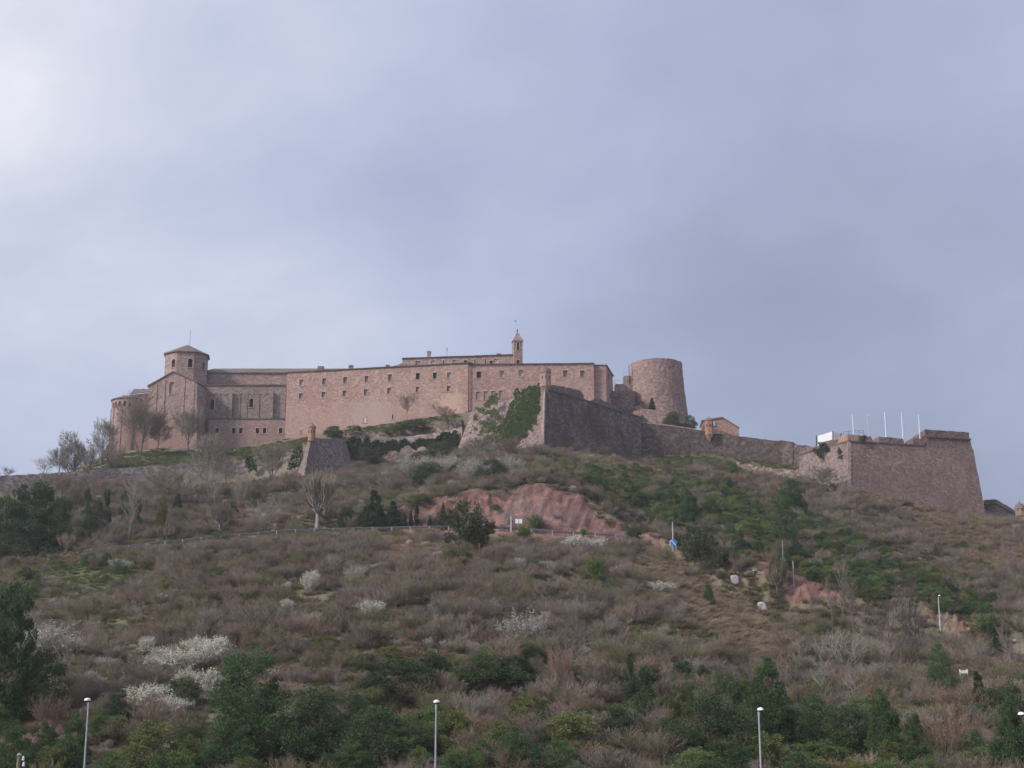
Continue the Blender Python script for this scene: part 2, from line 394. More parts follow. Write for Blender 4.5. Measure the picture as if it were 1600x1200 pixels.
M_STRING = stone('dark_string_course', (0.09, 0.068, 0.062), (0.14, 0.108, 0.10), (0.21, 0.165, 0.15), (0.08, 0.06, 0.055), 0.4, 0.5, 0.3, seed=16)
M_ROOF = stone('weathered_roof_tiles', (0.13, 0.10, 0.088), (0.20, 0.162, 0.142), (0.28, 0.235, 0.205), (0.13, 0.12, 0.10), 0.5, 0.3, 0.2, lichen=(0.17, 0.155, 0.11), seed=17)
M_PANE = simple('blue_grey_window_glass', (0.22, 0.205, 0.228), 0.4)
M_PANE_P = simple('pale_curtained_glass', (0.48, 0.42, 0.42), 0.45)
M_SHUT = simple('pinkish_grey_shutter', (0.31, 0.235, 0.225), 0.7)
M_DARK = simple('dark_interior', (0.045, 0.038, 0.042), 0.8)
M_NICHE = simple('pale_plastered_niche', (0.54, 0.45, 0.41), 0.9)
M_WHITE = simple('white_paint', (0.80, 0.80, 0.80), 0.5, var=0.03)
M_SHEET = simple('white_tarpaulin', (0.86, 0.87, 0.88), 0.6, var=0.03, scale=0.6)
M_STEEL = simple('galvanised_steel', (0.36, 0.38, 0.40), 0.45, 0.6)
M_LAMP = simple('lamp_post_steel', (0.40, 0.43, 0.48), 0.5, 0.25)
M_RAIL = simple('dull_guardrail_steel', (0.105, 0.112, 0.122), 0.6, 0.2, var=0.25, scale=0.4)
M_DARKMETAL = simple('dark_metal', (0.05, 0.055, 0.065), 0.5, 0.3)
M_BLUE = simple('blue_sign_paint', (0.06, 0.22, 0.62), 0.5)
M_CONC = simple('pale_concrete', (0.50, 0.48, 0.46), 0.9, var=0.15, scale=1.5)
M_WOOD = simple('weathered_pole_wood', (0.23, 0.20, 0.16), 0.9)
M_LENS = simple('lamp_bowl', (0.85, 0.86, 0.88), 0.2, var=0.02)
M_ASPH = simple('asphalt', (0.055, 0.054, 0.056), 0.9)
M_WIRE = simple('wire', (0.03, 0.03, 0.032), 0.6)
M_BOULDER = stone('pale_grey_boulder', (0.34, 0.33, 0.33), (0.46, 0.45, 0.45), (0.58, 0.57, 0.57), (0.30, 0.28, 0.27), 0.4, 1.4, 0.3, seed=21)

# ---------------------------------------------------------------- plants: colour runs from the leaf's own "shade" and the plant's own tint
def plant(name, cols, inst=False, rough=0.75, trans=0.30, patchy=0.35):
    t = NT(name)
    a = t.n('ShaderNodeAttribute', attribute_name='shade').outputs['Fac']
    if inst:
        b = t.n('ShaderNodeAttribute', attribute_name='tint', attribute_type='INSTANCER').outputs['Fac']
    else:
        b = t.n('ShaderNodeObjectInfo').outputs['Random']
    pn = t.noise(t.pos(), 0.55, 3)
    f = t.math('ADD', t.math('ADD', t.math('MULTIPLY', a, 0.45), t.math('MULTIPLY', b, 0.55 - patchy * 0.5)), t.math('MULTIPLY', pn, patchy * 0.5))
    n = len(cols)
    col = t.ramp(f, [(0.12 + 0.76 * i / (n - 1), c) for i, c in enumerate(cols)])
    t.base(col, rough)
    t.b.inputs['Specular IOR Level'].default_value = 0.12
    if trans:
        tr = t.n('ShaderNodeBsdfTranslucent'); t.set(tr.inputs['Color'], col)
        mx = t.n('ShaderNodeMixShader'); mx.inputs[0].default_value = trans
        t.t.links.new(t.b.outputs[0], mx.inputs[1]); t.t.links.new(tr.outputs[0], mx.inputs[2])
        t.t.links.new(mx.outputs[0], t.t.nodes['Material Output'].inputs['Surface'])
    return t.m

BARK_GREY = [(0.12, 0.10, 0.09), (0.20, 0.175, 0.155), (0.28, 0.25, 0.225)]
TWIG_DARK = [(0.085, 0.066, 0.066), (0.135, 0.107, 0.105), (0.19, 0.155, 0.15)]
TWIG_OLIVE = [(0.11, 0.105, 0.055), (0.18, 0.17, 0.09), (0.26, 0.245, 0.135)]
GRASS_STRAW = [(0.23, 0.17, 0.115), (0.33, 0.255, 0.175), (0.43, 0.345, 0.25)]
GRASS_OLIVE = [(0.12, 0.125, 0.06), (0.185, 0.185, 0.09), (0.26, 0.255, 0.135)]
GREEN_BELT = [(0.076, 0.114, 0.042), (0.14, 0.198, 0.072), (0.22, 0.288, 0.105)]
OLIVE_BELT = [(0.10, 0.118, 0.04), (0.165, 0.188, 0.066), (0.24, 0.265, 0.10)]
BARK_PALE = [(0.22, 0.20, 0.18), (0.31, 0.285, 0.26), (0.42, 0.39, 0.35)]
BARK_DARK = [(0.05, 0.042, 0.038), (0.085, 0.07, 0.062), (0.12, 0.10, 0.09)]
TWIG_BROWN = [(0.16, 0.125, 0.095), (0.26, 0.21, 0.16), (0.37, 0.305, 0.24)]
TWIG_PURPLE = [(0.14, 0.112, 0.097), (0.23, 0.188, 0.162), (0.33, 0.275, 0.238)]
TWIG_RUST = [(0.16, 0.11, 0.08), (0.25, 0.175, 0.128), (0.35, 0.25, 0.188)]
TWIG_GREY = [(0.20, 0.18, 0.16), (0.30, 0.27, 0.24), (0.41, 0.375, 0.335)]
TWIG_BUD = [(0.12, 0.115, 0.07), (0.18, 0.172, 0.10), (0.24, 0.232, 0.14)]
PINE_DARK = [(0.034, 0.06, 0.03), (0.063, 0.108, 0.046), (0.104, 0.162, 0.062)]
PINE_MID = [(0.041, 0.074, 0.034), (0.078, 0.134, 0.054), (0.122, 0.198, 0.074)]
PINE_LIGHT = [(0.05, 0.09, 0.038), (0.085, 0.14, 0.06), (0.13, 0.20, 0.085)]
FIR_DARK = [(0.027, 0.048, 0.028), (0.046, 0.079, 0.04), (0.076, 0.12, 0.052)]
LEAF_DARK = [(0.039, 0.06, 0.032), (0.073, 0.108, 0.052), (0.122, 0.17, 0.074)]
IVY_GREEN = [(0.073, 0.114, 0.042), (0.122, 0.186, 0.062), (0.195, 0.27, 0.088)]
LEAF_OLIVE = [(0.052, 0.066, 0.03), (0.092, 0.112, 0.048), (0.145, 0.165, 0.07)]
LEAF_BRIGHT = [(0.075, 0.125, 0.03), (0.12, 0.19, 0.045), (0.18, 0.26, 0.07)]
LEAF_YELLOW = [(0.12, 0.125, 0.035), (0.18, 0.18, 0.055), (0.25, 0.245, 0.085)]
PETAL = [(0.52, 0.51, 0.42), (0.68, 0.67, 0.57), (0.82, 0.81, 0.71)]
PETAL_GREY = [(0.36, 0.345, 0.30), (0.50, 0.48, 0.43), (0.63, 0.61, 0.55)]
GRASS_DRY = [(0.17, 0.13, 0.085), (0.26, 0.205, 0.135), (0.36, 0.29, 0.20)]
GRASS_GREEN = [(0.10, 0.12, 0.05), (0.155, 0.18, 0.075), (0.22, 0.235, 0.11)]
_pm = {}
def PM(name, inst=False, **k):
    key = (name, inst)
    if key not in _pm:
        _pm[key] = plant(name.lower() + ('_mass' if inst else ''), globals()[name], inst, **k)
    return _pm[key]

# ---------------------------------------------------------------- ground
def ground_mat():
    t = NT('hillside_soil_and_grass')
    r = t.n('ShaderNodeAttribute', attribute_name='rock').outputs['Fac']
    g = t.n('ShaderNodeAttribute', attribute_name='green').outputs['Fac']
    ta = t.n('ShaderNodeAttribute', attribute_name='tan').outputs['Fac']
    f1 = t.noise(t.pos(), 0.16, 6, 0.65); f2 = t.noise(t.pos(off=(31, 4, 9)), 1.3, 5, 0.7); f3 = t.noise(t.pos(off=(3, 44, 1)), 5.0, 4, 0.7)
    soil = t.ramp(t.math('ADD', t.math('MULTIPLY', f2, 0.6), t.math('MULTIPLY', f3, 0.4)), [(0.3, (0.13, 0.105, 0.08)), (0.5, (0.20, 0.165, 0.125)), (0.7, (0.28, 0.235, 0.18))])
    olive = t.ramp(f3, [(0.3, (0.10, 0.10, 0.05)), (0.7, (0.19, 0.18, 0.095))])
    col = t.mix(t.math('MULTIPLY', t.ramp(t.math('ADD', t.math('MULTIPLY', f1, 0.7), t.math('MULTIPLY', f2, 0.3)), [(0.46, 0.0), (0.60, 1.0)]), 0.6), soil, olive)
    tan = t.ramp(t.math('ADD', t.math('MULTIPLY', f2, 0.5), t.math('MULTIPLY', f3, 0.5)), [(0.3, (0.17, 0.13, 0.09)), (0.5, (0.26, 0.205, 0.145)), (0.7, (0.34, 0.275, 0.20))])
    col = t.mix(t.math('MULTIPLY', ta, 0.8), col, tan)
    grn = t.ramp(t.math('ADD', t.math('MULTIPLY', f2, 0.5), t.math('MULTIPLY', f3, 0.5)), [(0.3, (0.07, 0.075, 0.035)), (0.5, (0.095, 0.105, 0.046)), (0.7, (0.13, 0.132, 0.065))])
    col = t.mix(t.math('MULTIPLY', g, 0.9), col, grn)
    # red marl: dipping beds, pale scars, grey slabs, gully lines running down the face
    beds = t.noise(t.pos(0.6, 0.6, 1.0, (2, 7, 0)), 0.5, 5, 0.7, 0.6)
    fall = t.noise(t.posr((0, -0.45, 0), (2.2, 0.3, 0.17), (12, 2, 5)), 1.0, 6, 0.78)
    fall = t.math('ADD', t.math('MULTIPLY', fall, 0.7), t.math('MULTIPLY', t.noise(t.posr((0, -0.8, 0), (0.9, 0.2, 0.22), (2, 8, 1)), 1.0, 5, 0.75), 0.3))
    rk = t.ramp(t.math('ADD', t.math('MULTIPLY', beds, 0.35), t.math('ADD', t.math('MULTIPLY', fall, 0.40), t.math('MULTIPLY', f3, 0.25))),
                [(0.38, (0.06, 0.030, 0.026)), (0.45, (0.14, 0.073, 0.063)), (0.52, (0.20, 0.113, 0.098)), (0.62, (0.36, 0.24, 0.21))])
    slab = t.noise(t.pos(0.35, 0.35, 0.6, (5, 9, 3)), 0.42, 3, 0.5)
    rk = t.mix(t.math('MULTIPLY', t.ramp(slab, [(0.55, 0.0), (0.63, 1.0)]), 0.55), rk, t.ramp(f3, [(0.3, (0.155, 0.115, 0.108)), (0.7, (0.25, 0.19, 0.178))]))
    sc = t.noise(t.pos(0.5, 0.5, 0.9, (15, 3, 7)), 0.45, 5, 0.7)
    rk = t.mix(t.math('MULTIPLY', t.ramp(sc, [(0.57, 0.0), (0.66, 1.0)]), 0.7), rk, (0.38, 0.215, 0.168))
    edge = t.ramp(t.math('ADD', r, t.math('MULTIPLY', t.math('SUBTRACT', f2, 0.5), 0.9)), [(0.40, 0.0), (0.60, 1.0)])
    col = t.mix(edge, col, rk)
    t.base(col, 0.95)
    t.bump(t.math('ADD', t.math('MULTIPLY', f2, 0.7), t.math('ADD', t.math('MULTIPLY', f3, 0.3), t.math('MULTIPLY', t.math('MULTIPLY', fall, edge), 0.6))), 0.8, 0.35)
    return t.m
M_GROUND = ground_mat()

def sky_world(sun_dir):
    w = bpy.data.worlds.new('World'); SC.world = w; w.use_nodes = True
    t = NT(w.node_tree, False)
    bg = w.node_tree.nodes['Background']
    sky = t.n('ShaderNodeTexSky', sky_type='NISHITA'); sky.sun_disc = False
    sky.sun_elevation = math.asin(sun_dir.z); sky.sun_rotation = math.atan2(sun_dir.x, sun_dir.y)
    sky.air_density = 1.2; sky.dust_density = 1.5
    tc = t.n('ShaderNodeTexCoord').outputs['Generated']
    sx = t.n('ShaderNodeSeparateXYZ'); t.set(sx.inputs[0], tc)
    den = t.math('ADD', t.math('MAXIMUM', sx.outputs[2], 0.0), 0.65)
    cmb = t.n('ShaderNodeCombineXYZ'); t.set(cmb.inputs[0], t.math('DIVIDE', sx.outputs[0], den)); t.set(cmb.inputs[1], t.math('DIVIDE', sx.outputs[1], den))
    m = t.n('ShaderNodeMapping'); t.set(m.inputs[0], cmb.outputs[0]); m.inputs['Location'].default_value = SKY_OFF; m.inputs['Scale'].default_value = (1.5, 1.9, 1); m.inputs['Rotation'].default_value = (0, 0, 0.55)
    c1 = t.noise(m.outputs[0], 1.0, 6, 0.46, 0.45)
    c2 = t.noise(m.outputs[0], 3.4, 6, 0.55, 0.2)
    cl = t.math('ADD', t.math('MULTIPLY', c1, 0.74), t.math('MULTIPLY', c2, 0.26))
    # cloud thins out and glows towards the hidden sun
    vm = t.n('ShaderNodeVectorMath', operation='DOT_PRODUCT'); t.set(vm.inputs[0], tc); vm.inputs[1].default_value = SKY_GLOW
    glow = t.math('POWER', t.math('MAXIMUM', vm.outputs['Value'], 0.0), 9.0)
    vs = t.n('ShaderNodeVectorMath', operation='DOT_PRODUCT'); t.set(vs.inputs[0], tc); vs.inputs[1].default_value = sun_dir
    veil = t.math('POWER', t.math('MAXIMUM', t.math('ADD', t.math('MULTIPLY', vs.outputs['Value'], 0.5), 0.5), 0.0), 4.0)
    glow = t.math('ADD', glow, t.math('MULTIPLY', veil, 1.3))
    f = t.math('ADD', t.math('ADD', t.math('MULTIPLY', t.math('SUBTRACT', cl, 0.5), SKY_CONTR), SKY_LEVEL), t.math('MULTIPLY', glow, SKY_GLOWAMT))
    col = t.ramp(f, [(0.0, (1.72, 1.95, 2.75)), (0.3, (2.3, 2.6, 3.65)), (0.5, (2.9, 3.22, 4.45)), (0.72, (3.85, 4.15, 5.3)), (0.88, (5.0, 5.15, 5.9)), (1.0, (6.6, 6.6, 6.9))])
    t.set(bg.inputs['Color'], t.mix(0.93, sky.outputs[0], col))
    bg.inputs['Strength'].default_value = 0.10
SKY_OFF = (9.2, 4.1, 0.0); SKY_CONTR = 1.6; SKY_LEVEL = 0.425; SKY_GLOWAMT = 0.40
SKY_GLOW = Vector((-0.50, 0.70, 0.52)).normalized()
SUN_DIR = Vector((-0.78, -0.42, 0.62)).normalized()
sky_world(SUN_DIR)
sl = bpy.data.lights.new('sun', 'SUN'); sl.energy = 2.3; sl.angle = math.radians(10.0); sl.color = (1.0, 0.92, 0.855)
so = bpy.data.objects.new('sun', sl); so.rotation_euler = SUN_DIR.to_track_quat('Z', 'Y').to_euler(); C.objects.link(so)
SC.view_settings.view_transform = 'Standard'; SC.view_settings.look = 'None'; SC.view_settings.gamma = 1.0
SC.view_settings.exposure = 0.58
SC.cycles.max_bounces = 5; SC.cycles.diffuse_bounces = 3; SC.cycles.transparent_max_bounces = 4
# ---------------------------------------------------------------- setting: ground and road
def grid_mesh(name, X, Y, Z, attrs):
    nu, ny = X.shape
    me = bpy.data.meshes.new(name)
    me.vertices.add(nu * ny)
    me.vertices.foreach_set('co', np.stack([X, Y, Z], -1).astype(np.float32).ravel())
    idx = np.arange(nu * ny).reshape(nu, ny)
    q = np.stack([idx[:-1, :-1], idx[1:, :-1], idx[1:, 1:], idx[:-1, 1:]], -1).reshape(-1, 4)
    me.loops.add(q.size); me.polygons.add(len(q))
    me.loops.foreach_set('vertex_index', q.ravel().astype(np.int32))
    me.polygons.foreach_set('loop_start', np.arange(0, q.size, 4, dtype=np.int32))
    me.polygons.foreach_set('use_smooth', np.ones(len(q), bool))
    for k, v in attrs.items():
        a = me.attributes.new(k, 'FLOAT', 'POINT'); a.data.foreach_set('value', v.astype(np.float32).ravel())
    me.update(calc_edges=True); me.validate()
    return me
g = link('ground', grid_mesh('ground', TX, TY, TZ, {'rock': MR, 'green': MG, 'tan': MT}), M_GROUND)
tag(g, kind='structure')
# the road on its bench, 2 cm above the soil it is laid on
us = np.linspace(-0.75, 0.75, 300)
Ya, za = k6(us); Yb = Ya + 6.4
rx = np.stack([us * (Ya + 0.1), us * Yb]).T; ry = np.stack([Ya + 0.1, Yb]).T
rz = tz(rx, ry) + 0.03
tag(link('road', grid_mesh('road', rx, ry, rz, {}), M_ASPH), kind='structure')

# ---------------------------------------------------------------- building helpers
class Wall:
    """vertical wall plane through two plan points"""
    def __init__(s, a, b):
        s.a = Vector((a[0], a[1])); s.b = Vector((b[0], b[1])); d = (s.b - s.a).normalized()
        s.t = Vector((d.x, d.y, 0)); s.n = Vector((-d.y, d.x, 0))
        if s.n.y > 0: s.n = -s.n               # outward = towards the viewer's side
    def at(s, px, py):
        u, v = uv(px, py)
        d = s.b - s.a
        # a.x + k d.x = u (a.y + k d.y)
        k = (u * s.a.y - s.a.x) / (d.x - u * d.y)
        y = s.a.y + k * d.y
        return Vector((u * y, y, CAM.z + v * y))
def xy(px, py, Y): p = P(px, py, Y); return (p.x, p.y)

def boolean_cut(o, cutter):
    if not cutter.v: return
    me = cutter.mesh('cutter')
    co = bpy.data.objects.new('cutter', me); C.objects.link(co)
    md = o.modifiers.new('cut', 'BOOLEAN'); md.operation = 'DIFFERENCE'; md.object = co; md.solver = 'EXACT'
    dg = bpy.context.evaluated_depsgraph_get(); dg.update()
    new = bpy.data.meshes.new_from_object(o.evaluated_get(dg))
    o.modifiers.clear()
    old = o.data; mats = [m for m in old.materials]
    o.data = new
    new.materials.clear()
    for m in mats: new.materials.append(m)
    new.polygons.foreach_set('material_index', np.zeros(len(new.polygons), np.int32))
    bpy.data.objects.remove(co); bpy.data.meshes.remove(old)

def arch_pts(w, h, n=8):
    r = w / 2
    pts = [(-r, -h / 2), (r, -h / 2)]
    for i in range(n + 1):
        a = math.pi * i / n
        pts.append((r * math.cos(a), h / 2 - r + r * math.sin(a)))
    return pts

def window(parent, cut, wall, px, py, w, h, glass, arched=False, frame=True, depth=0.32, name='window', trim=None, mullion=False):
    c = wall.at(px, py)
    H = abs(wall.at(px, py - h / 2).z - wall.at(px, py + h / 2).z)
    W = (wall.at(px + w / 2, py) - wall.at(px - w / 2, py)).length
    t, n, z = wall.t, wall.n, Vector((0, 0, 1))
    pl = arch_pts(W, H) if arched else [(-W / 2, -H / 2), (W / 2, -H / 2), (W / 2, H / 2), (-W / 2, H / 2)]
    q = lambda s, k, o: c + t * (s[0] * k) + z * (s[1] * k) + n * o
    cut.extrude([q(s, 1.0, 0.4) for s in pl], -n * (0.4 + depth))
    trim = trim or M_TRIM
    m = MB()
    if arched:
        k1 = arch_pts(W + 0.34, H + 0.30)
        for i in range(1, len(pl) - 1):
            a, b = pl[i], pl[i + 1]; a2, b2 = k1[i], k1[i + 1]
            m.prism([q(a, 1, -0.06), q(b, 1, -0.06), q(b2, 1, -0.06), q(a2, 1, -0.06)], [q(a, 1, 0.035), q(b, 1, 0.035), q(b2, 1, 0.035), q(a2, 1, 0.035)])
        m.cbox(c - z * (H / 2 + 0.09) + n * 0.03, W + 0.4, 0.22, 0.16, t, n)
    else:
        f = 0.15
        m.cbox(c + t * (W / 2 + f / 2) - n * 0.01, f, 0.09, H, t, n)
        m.cbox(c - t * (W / 2 + f / 2) - n * 0.01, f, 0.09, H, t, n)
        m.cbox(c + z * (H / 2 + 0.12) - n * 0.005, W + 2 * f + 0.1, 0.10, 0.235, t, n)
        m.cbox(c - z * (H / 2 + 0.07) + n * 0.02, W + 2 * f + 0.16, 0.16, 0.135, t, n)
    fo = m.build(name, trim, parent)
    g = MB()
    g.extrude([q(s, 1.02, -depth + 0.10) for s in pl], -n * 0.05)
    go = g.build('pane', glass, fo)
    if mullion:
        b = MB(); b.cbox(c - n * (depth - 0.12), 0.07, 0.05, H, t, n); b.cbox(c + z * H * 0.12 - n * (depth - 0.125), W, 0.05, 0.06, t, n)
        b.build('casement', M_SHUT, fo)
    return fo

def ribbon_wall(pts, thick, out=0.0):
    """pts: list of (top Vector, bottom Vector) along the wall; solid wall of the given thickness built away from the camera"""
    m = MB(); n = len(pts); rows = []
    for i, (tp, bt) in enumerate(pts):
        a = pts[max(i - 1, 0)][0]; b = pts[min(i + 1, n - 1)][0]
        d = Vector((b.x - a.x, b.y - a.y, 0)).normalized(); nn = Vector((-d.y, d.x, 0))
        if nn.y < 0: nn = -nn
        rows.append((bt - nn * out, tp - nn * out, tp + nn * thick, Vector((tp.x, tp.y, bt.z)) + nn * thick))
    vs = [p for r in rows for p in r]; fs = []
    for i in range(n - 1):
        o = i * 4
        for k in range(4):
            fs.append((o + k, o + (k + 1) % 4, o + 4 + (k + 1) % 4, o + 4 + k))
    fs.append((0, 1, 2, 3)); fs.append(tuple(range((n - 1) * 4 + 3, (n - 1) * 4 - 1, -1)))
    m.add(vs, fs)
    return m

def rough(me, amp, seed=0, cutlen=1.2):
    """break up long clean edges: subdivide and shift the vertices a little"""
    bm = bmesh.new(); bm.from_mesh(me)
    for _ in range(3):
        es = [e for e in bm.edges if e.calc_length() > cutlen]
        if not es or len(bm.verts) > 40000: break
        bmesh.ops.subdivide_edges(bm, edges=es, cuts=1, use_grid_fill=True)
    r = random.Random(seed)
    for v in bm.verts:
        v.co += Vector((r.uniform(-amp, amp), r.uniform(-amp, amp), r.uniform(-amp, amp)))
    bmesh.ops.triangulate(bm, faces=bm.faces)
    bm.to_mesh(me); bm.free()
    return me

def sentry_box(parent, c, r, zb, zt, mat, corbel=True, seg=10, name='sentry_box', label=None, slits=((0.1,), ()), dome=1.0):
    """domed lookout: tapering corbel, drum with slits, moulded rim, dome with finial"""
    h = zt - zb
    m = MB()
    prof = ([(r * 0.25, zb - 1.5), (r * 0.55, zb - 1.0), (r * 0.9, zb - 0.45), (r * 1.12, zb - 0.12), (r * 1.12, zb + 0.08)] if corbel else [(r, zb - 0.6)])
    prof += [(r, zb + 0.1), (r, zt - 0.12), (r * 1.16, zt - 0.05), (r * 1.16, zt + 0.10), (r * 1.02, zt + 0.14)]
    m.lathe((c.x, c.y, 0), prof, seg)
    body = m.build(name, mat, parent)
    if label: body['label'] = label
    d = MB()
    d.lathe((c.x, c.y, 0), [(r * 1.02, zt + 0.13)] + [(r * 1.0 * math.cos(a) , zt + 0.13 + dome * r * math.sin(a)) for a in [0.25, 0.5, 0.8, 1.1, 1.35]] + [(r * 0.13, zt + 0.13 + dome * r), (r * 0.16, zt + 0.3 + dome * r), (0.03, zt + 0.45 + dome * r)], seg * 2)
    d.build('dome', M_DOME, body)
    s = MB()
    for a in (-2.3, -1.55, -0.8):
        dr = Vector((math.cos(a), math.sin(a), 0)); tt = Vector((-dr.y, dr.x, 0))
        s.cbox(Vector((c.x, c.y, zb + 0.6 * h)) + dr * (r * 0.98), 0.16, 0.10, 0.55, tt, dr)
    s.build('loophole', M_DARK, body)
    return body

# ================================================================= the church
CH = empty('church', P(300, 700, 306))
tag(CH, 'sandstone church with an octagonal crossing tower, rounded apse and blind arcades', 'church')
# crossing tower
oc = P(291.5, 570, 313.0); R8 = 5.05
zt_o = P(291, 549.5, 308.3).z; zb_o = zt_o - 9
a0 = math.radians(32)
twr = MB(); twr.lathe((oc.x, oc.y, 0), [(R8, zb_o), (R8, zt_o)], 8, a0)
tower = twr.build('crossing_tower', S_CHURCH, CH)
rf = MB(); rf.lathe((oc.x, oc.y, 0), [(R8 + 0.1, zt_o - 0.12), (R8 + 0.42, zt_o - 0.05), (R8 + 0.42, zt_o + 0.16), (0.05, P(294, 541.6, 313).z + 0.4)], 8, a0)
rf.build('tower_roof', M_ROOF, CH)
ms = MB(); ms.tube([Vector((oc.x + 0.4, oc.y, zt_o + 1.5)), Vector((oc.x + 0.55, oc.y, P(297, 515, 313).z))], 0.035, 5); ms.build('lightning_rod', M_DARKMETAL, CH)
cut = MB()
def octwall(i):
    a, b = a0 + math.pi / 4 * i, a0 + math.pi / 4 * (i + 1)
    return Wall((oc.x + R8 * math.cos(a), oc.y + R8 * math.sin(a)), (oc.x + R8 * math.cos(b), oc.y + R8 * math.sin(b)))
for i, px, py, w, h in ((4, 271, 567.5, 5.5, 13), (5, 297.3, 567, 7, 14), (6, 318.2, 571.5, 3.6, 12)):
    window(CH, cut, octwall(i), px, py, w, h, M_DARK, arched=True, depth=0.7)
boolean_cut(tower, cut)
# transept with gable
TW = Wall(xy(230, 600, 304.5), xy(308, 600, 303.3))
def tw(px, py): return TW.at(px, py)
gz = -6
gp = [tw(231.5, 735), tw(307.6, 735), tw(307.8, 598.5), tw(271, 582), tw(231.5, 604)]
m = MB(); m.extrude(gp, -TW.n * 9.5)
transept = m.build('transept', S_CHURCH, CH)
cut = MB(); window(CH, cut, TW, 268.5, 606, 8, 19, M_SHUT, arched=True, depth=0.4)
boolean_cut(transept, cut)
m = MB()
for a, b in ((tw(271, 581.4), tw(308.8, 598.2)), (tw(230.4, 604.2), tw(271, 581.4))):
    o = TW.n * 0.25; up = Vector((0, 0, 0.22))
    m.prism([a + o, b + o, b - TW.n * 9.6, a - TW.n * 9.6], [a + o + up, b + o + up, b - TW.n * 9.6 + up, a - TW.n * 9.6 + up])
m.build('transept_roof', M_ROOF, CH)
for px, top in ((240.5, 601), (253, 594), (283.5, 590), (299, 596)):
    m = MB(); a = tw(px, top); b = tw(px, 680); m.box(b - TW.t * 0.22 + TW.n * 0.13, TW.t * 0.42, -TW.n * 0.2, Vector((0, 0, a.z - b.z))); m.build('pilaster', S_CHURCH, CH)
# choir between transept and apse
QW = Wall(xy(205, 615, 305.0), xy(233, 615, 305.6))
m = MB()
m.extrude([QW.at(206, 735), QW.at(233, 735), QW.at(233, 614), QW.at(206, 617)], -QW.n * 8)
choir = m.build('choir', S_CHURCH, CH)
cut = MB()
for px in (213.7, 220.4): window(CH, cut, QW, px, 626, 3.6, 8, M_DARK, arched=True, depth=0.5)
boolean_cut(choir, cut)
m = MB(); e = Vector((0, 0, 0.2))
A, B_, C_, D_ = QW.at(205.4, 616.5) + QW.n * .3, QW.at(233.6, 613.6) + QW.n * .3, QW.at(233.6, 613.6) - QW.n * 4 + Vector((0, 0, 1.5)), QW.at(205.4, 616.5) - QW.n * 4 + Vector((0, 0, 2.0))
m.prism([A, B_, C_, D_], [A + e, B_ + e, C_ + e, D_ + e])
A2, B2, C2 = QW.at(207, 613) - QW.n * 1.0, QW.at(223.5, 602.5) - QW.n * 4, QW.at(231, 603) - QW.n * 7
m.prism([A2 - QW.n * 0, QW.at(216, 613) - QW.n * 1.0, B2 - Vector((0, 0, .2)), QW.at(219, 602.8) - QW.n * 4], [A2 + e, QW.at(216, 613) - QW.n * 1.0 + e, B2 + e, QW.at(219, 602.8) - QW.n * 4 + e])
m.build('choir_roof', M_ROOF, CH)
# apse
ac = P(206.5, 640, 309.2); ar = 4.45
za = P(206, 621.2, 304.8).z
m = MB(); m.lathe((ac.x, ac.y, 0), [(ar, P(200, 740, 305).z), (ar, za)], 40)
apse = m.build('apse', S_CHURCH, CH)
m = MB(); m.lathe((ac.x, ac.y, 0), [(ar + 0.05, za - .2), (ar + 0.25, za - 0.12), (ar + 0.28, za + 0.08), (ar * 0.6, za + 0.9), (0.1, za + 1.5)], 40)
m.build('apse_roof', M_ROOF, CH)
cut = MB()
for k in range(9):
    a = math.radians(-175 + k * 15.5); d = Vector((math.cos(a), math.sin(a), 0)); t = Vector((-d.y, d.x, 0))
    c = Vector((ac.x, ac.y, za - 1.35)) + d * ar
    pl = arch_pts(0.62, 1.25)
    cut.extrude([c + t * s[0] + Vector((0, 0, s[1])) + d * 0.4 for s in pl], -d * 0.95)
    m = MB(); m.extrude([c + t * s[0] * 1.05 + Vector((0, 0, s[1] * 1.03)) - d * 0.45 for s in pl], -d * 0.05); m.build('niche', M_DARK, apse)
    if k % 2 == 0:
        a2 = a + math.radians(7.7); d2 = Vector((math.cos(a2), math.sin(a2), 0)); t2 = Vector((-d2.y, d2.x, 0))
        m = MB(); m.cbox(Vector((ac.x, ac.y, za - 8.5)) + d2 * (ar + 0.02), 0.4, 0.26, 13.4, t2, d2); m.build('pilaster', S_CHURCH, CH)
boolean_cut(apse, cut)
# nave, aisle, base block
AW = Wall(xy(305, 620, 310.0), xy(447.5, 620, 310.2))
NW = Wall(xy(312, 590, 314.5), xy(447.5, 590, 314.5))
BW = Wall(xy(324.5, 680, 308.3), xy(447.5, 680, 308.4))
m = MB(); m.extrude([NW.at(312, 640), NW.at(551, 640), NW.at(551, 578), NW.at(312, 581.8)], -NW.n * 11)
m.build('nave_wall', S_CHURCH, CH)
ev = [NW.at(309.5, 582) + NW.n * .35, NW.at(551.5, 577.5) + NW.n * .35]
rg = [NW.at(327, 575.4) - NW.n * 5.6, NW.at(551, 570.6) - NW.n * 5.6]
rg[0].z = ev[0].z + 2.3; rg[1].z = rg[0].z; ev[1].z = ev[0].z
bk = [p - NW.n * 12 for p in ev]
m = MB(); m.prism([ev[0], ev[1], bk[1], bk[0]], [ev[0] + e, ev[1] + e, bk[1] + e, bk[0] + e])
m.v = []; m.f = []; m.m = []
m.add([ev[0], ev[1], rg[1], rg[0], bk[1], bk[0], ev[0] - e, ev[1] - e, bk[1] - e, bk[0] - e], [(0, 1, 2, 3), (3, 2, 4, 5), (0, 3, 5, 9, 6), (1, 7, 8, 4, 2), (0, 6, 7, 1), (5, 4, 8, 9), (6, 9, 8, 7)])
m.build('nave_roof', M_ROOF, CH)
m = MB()
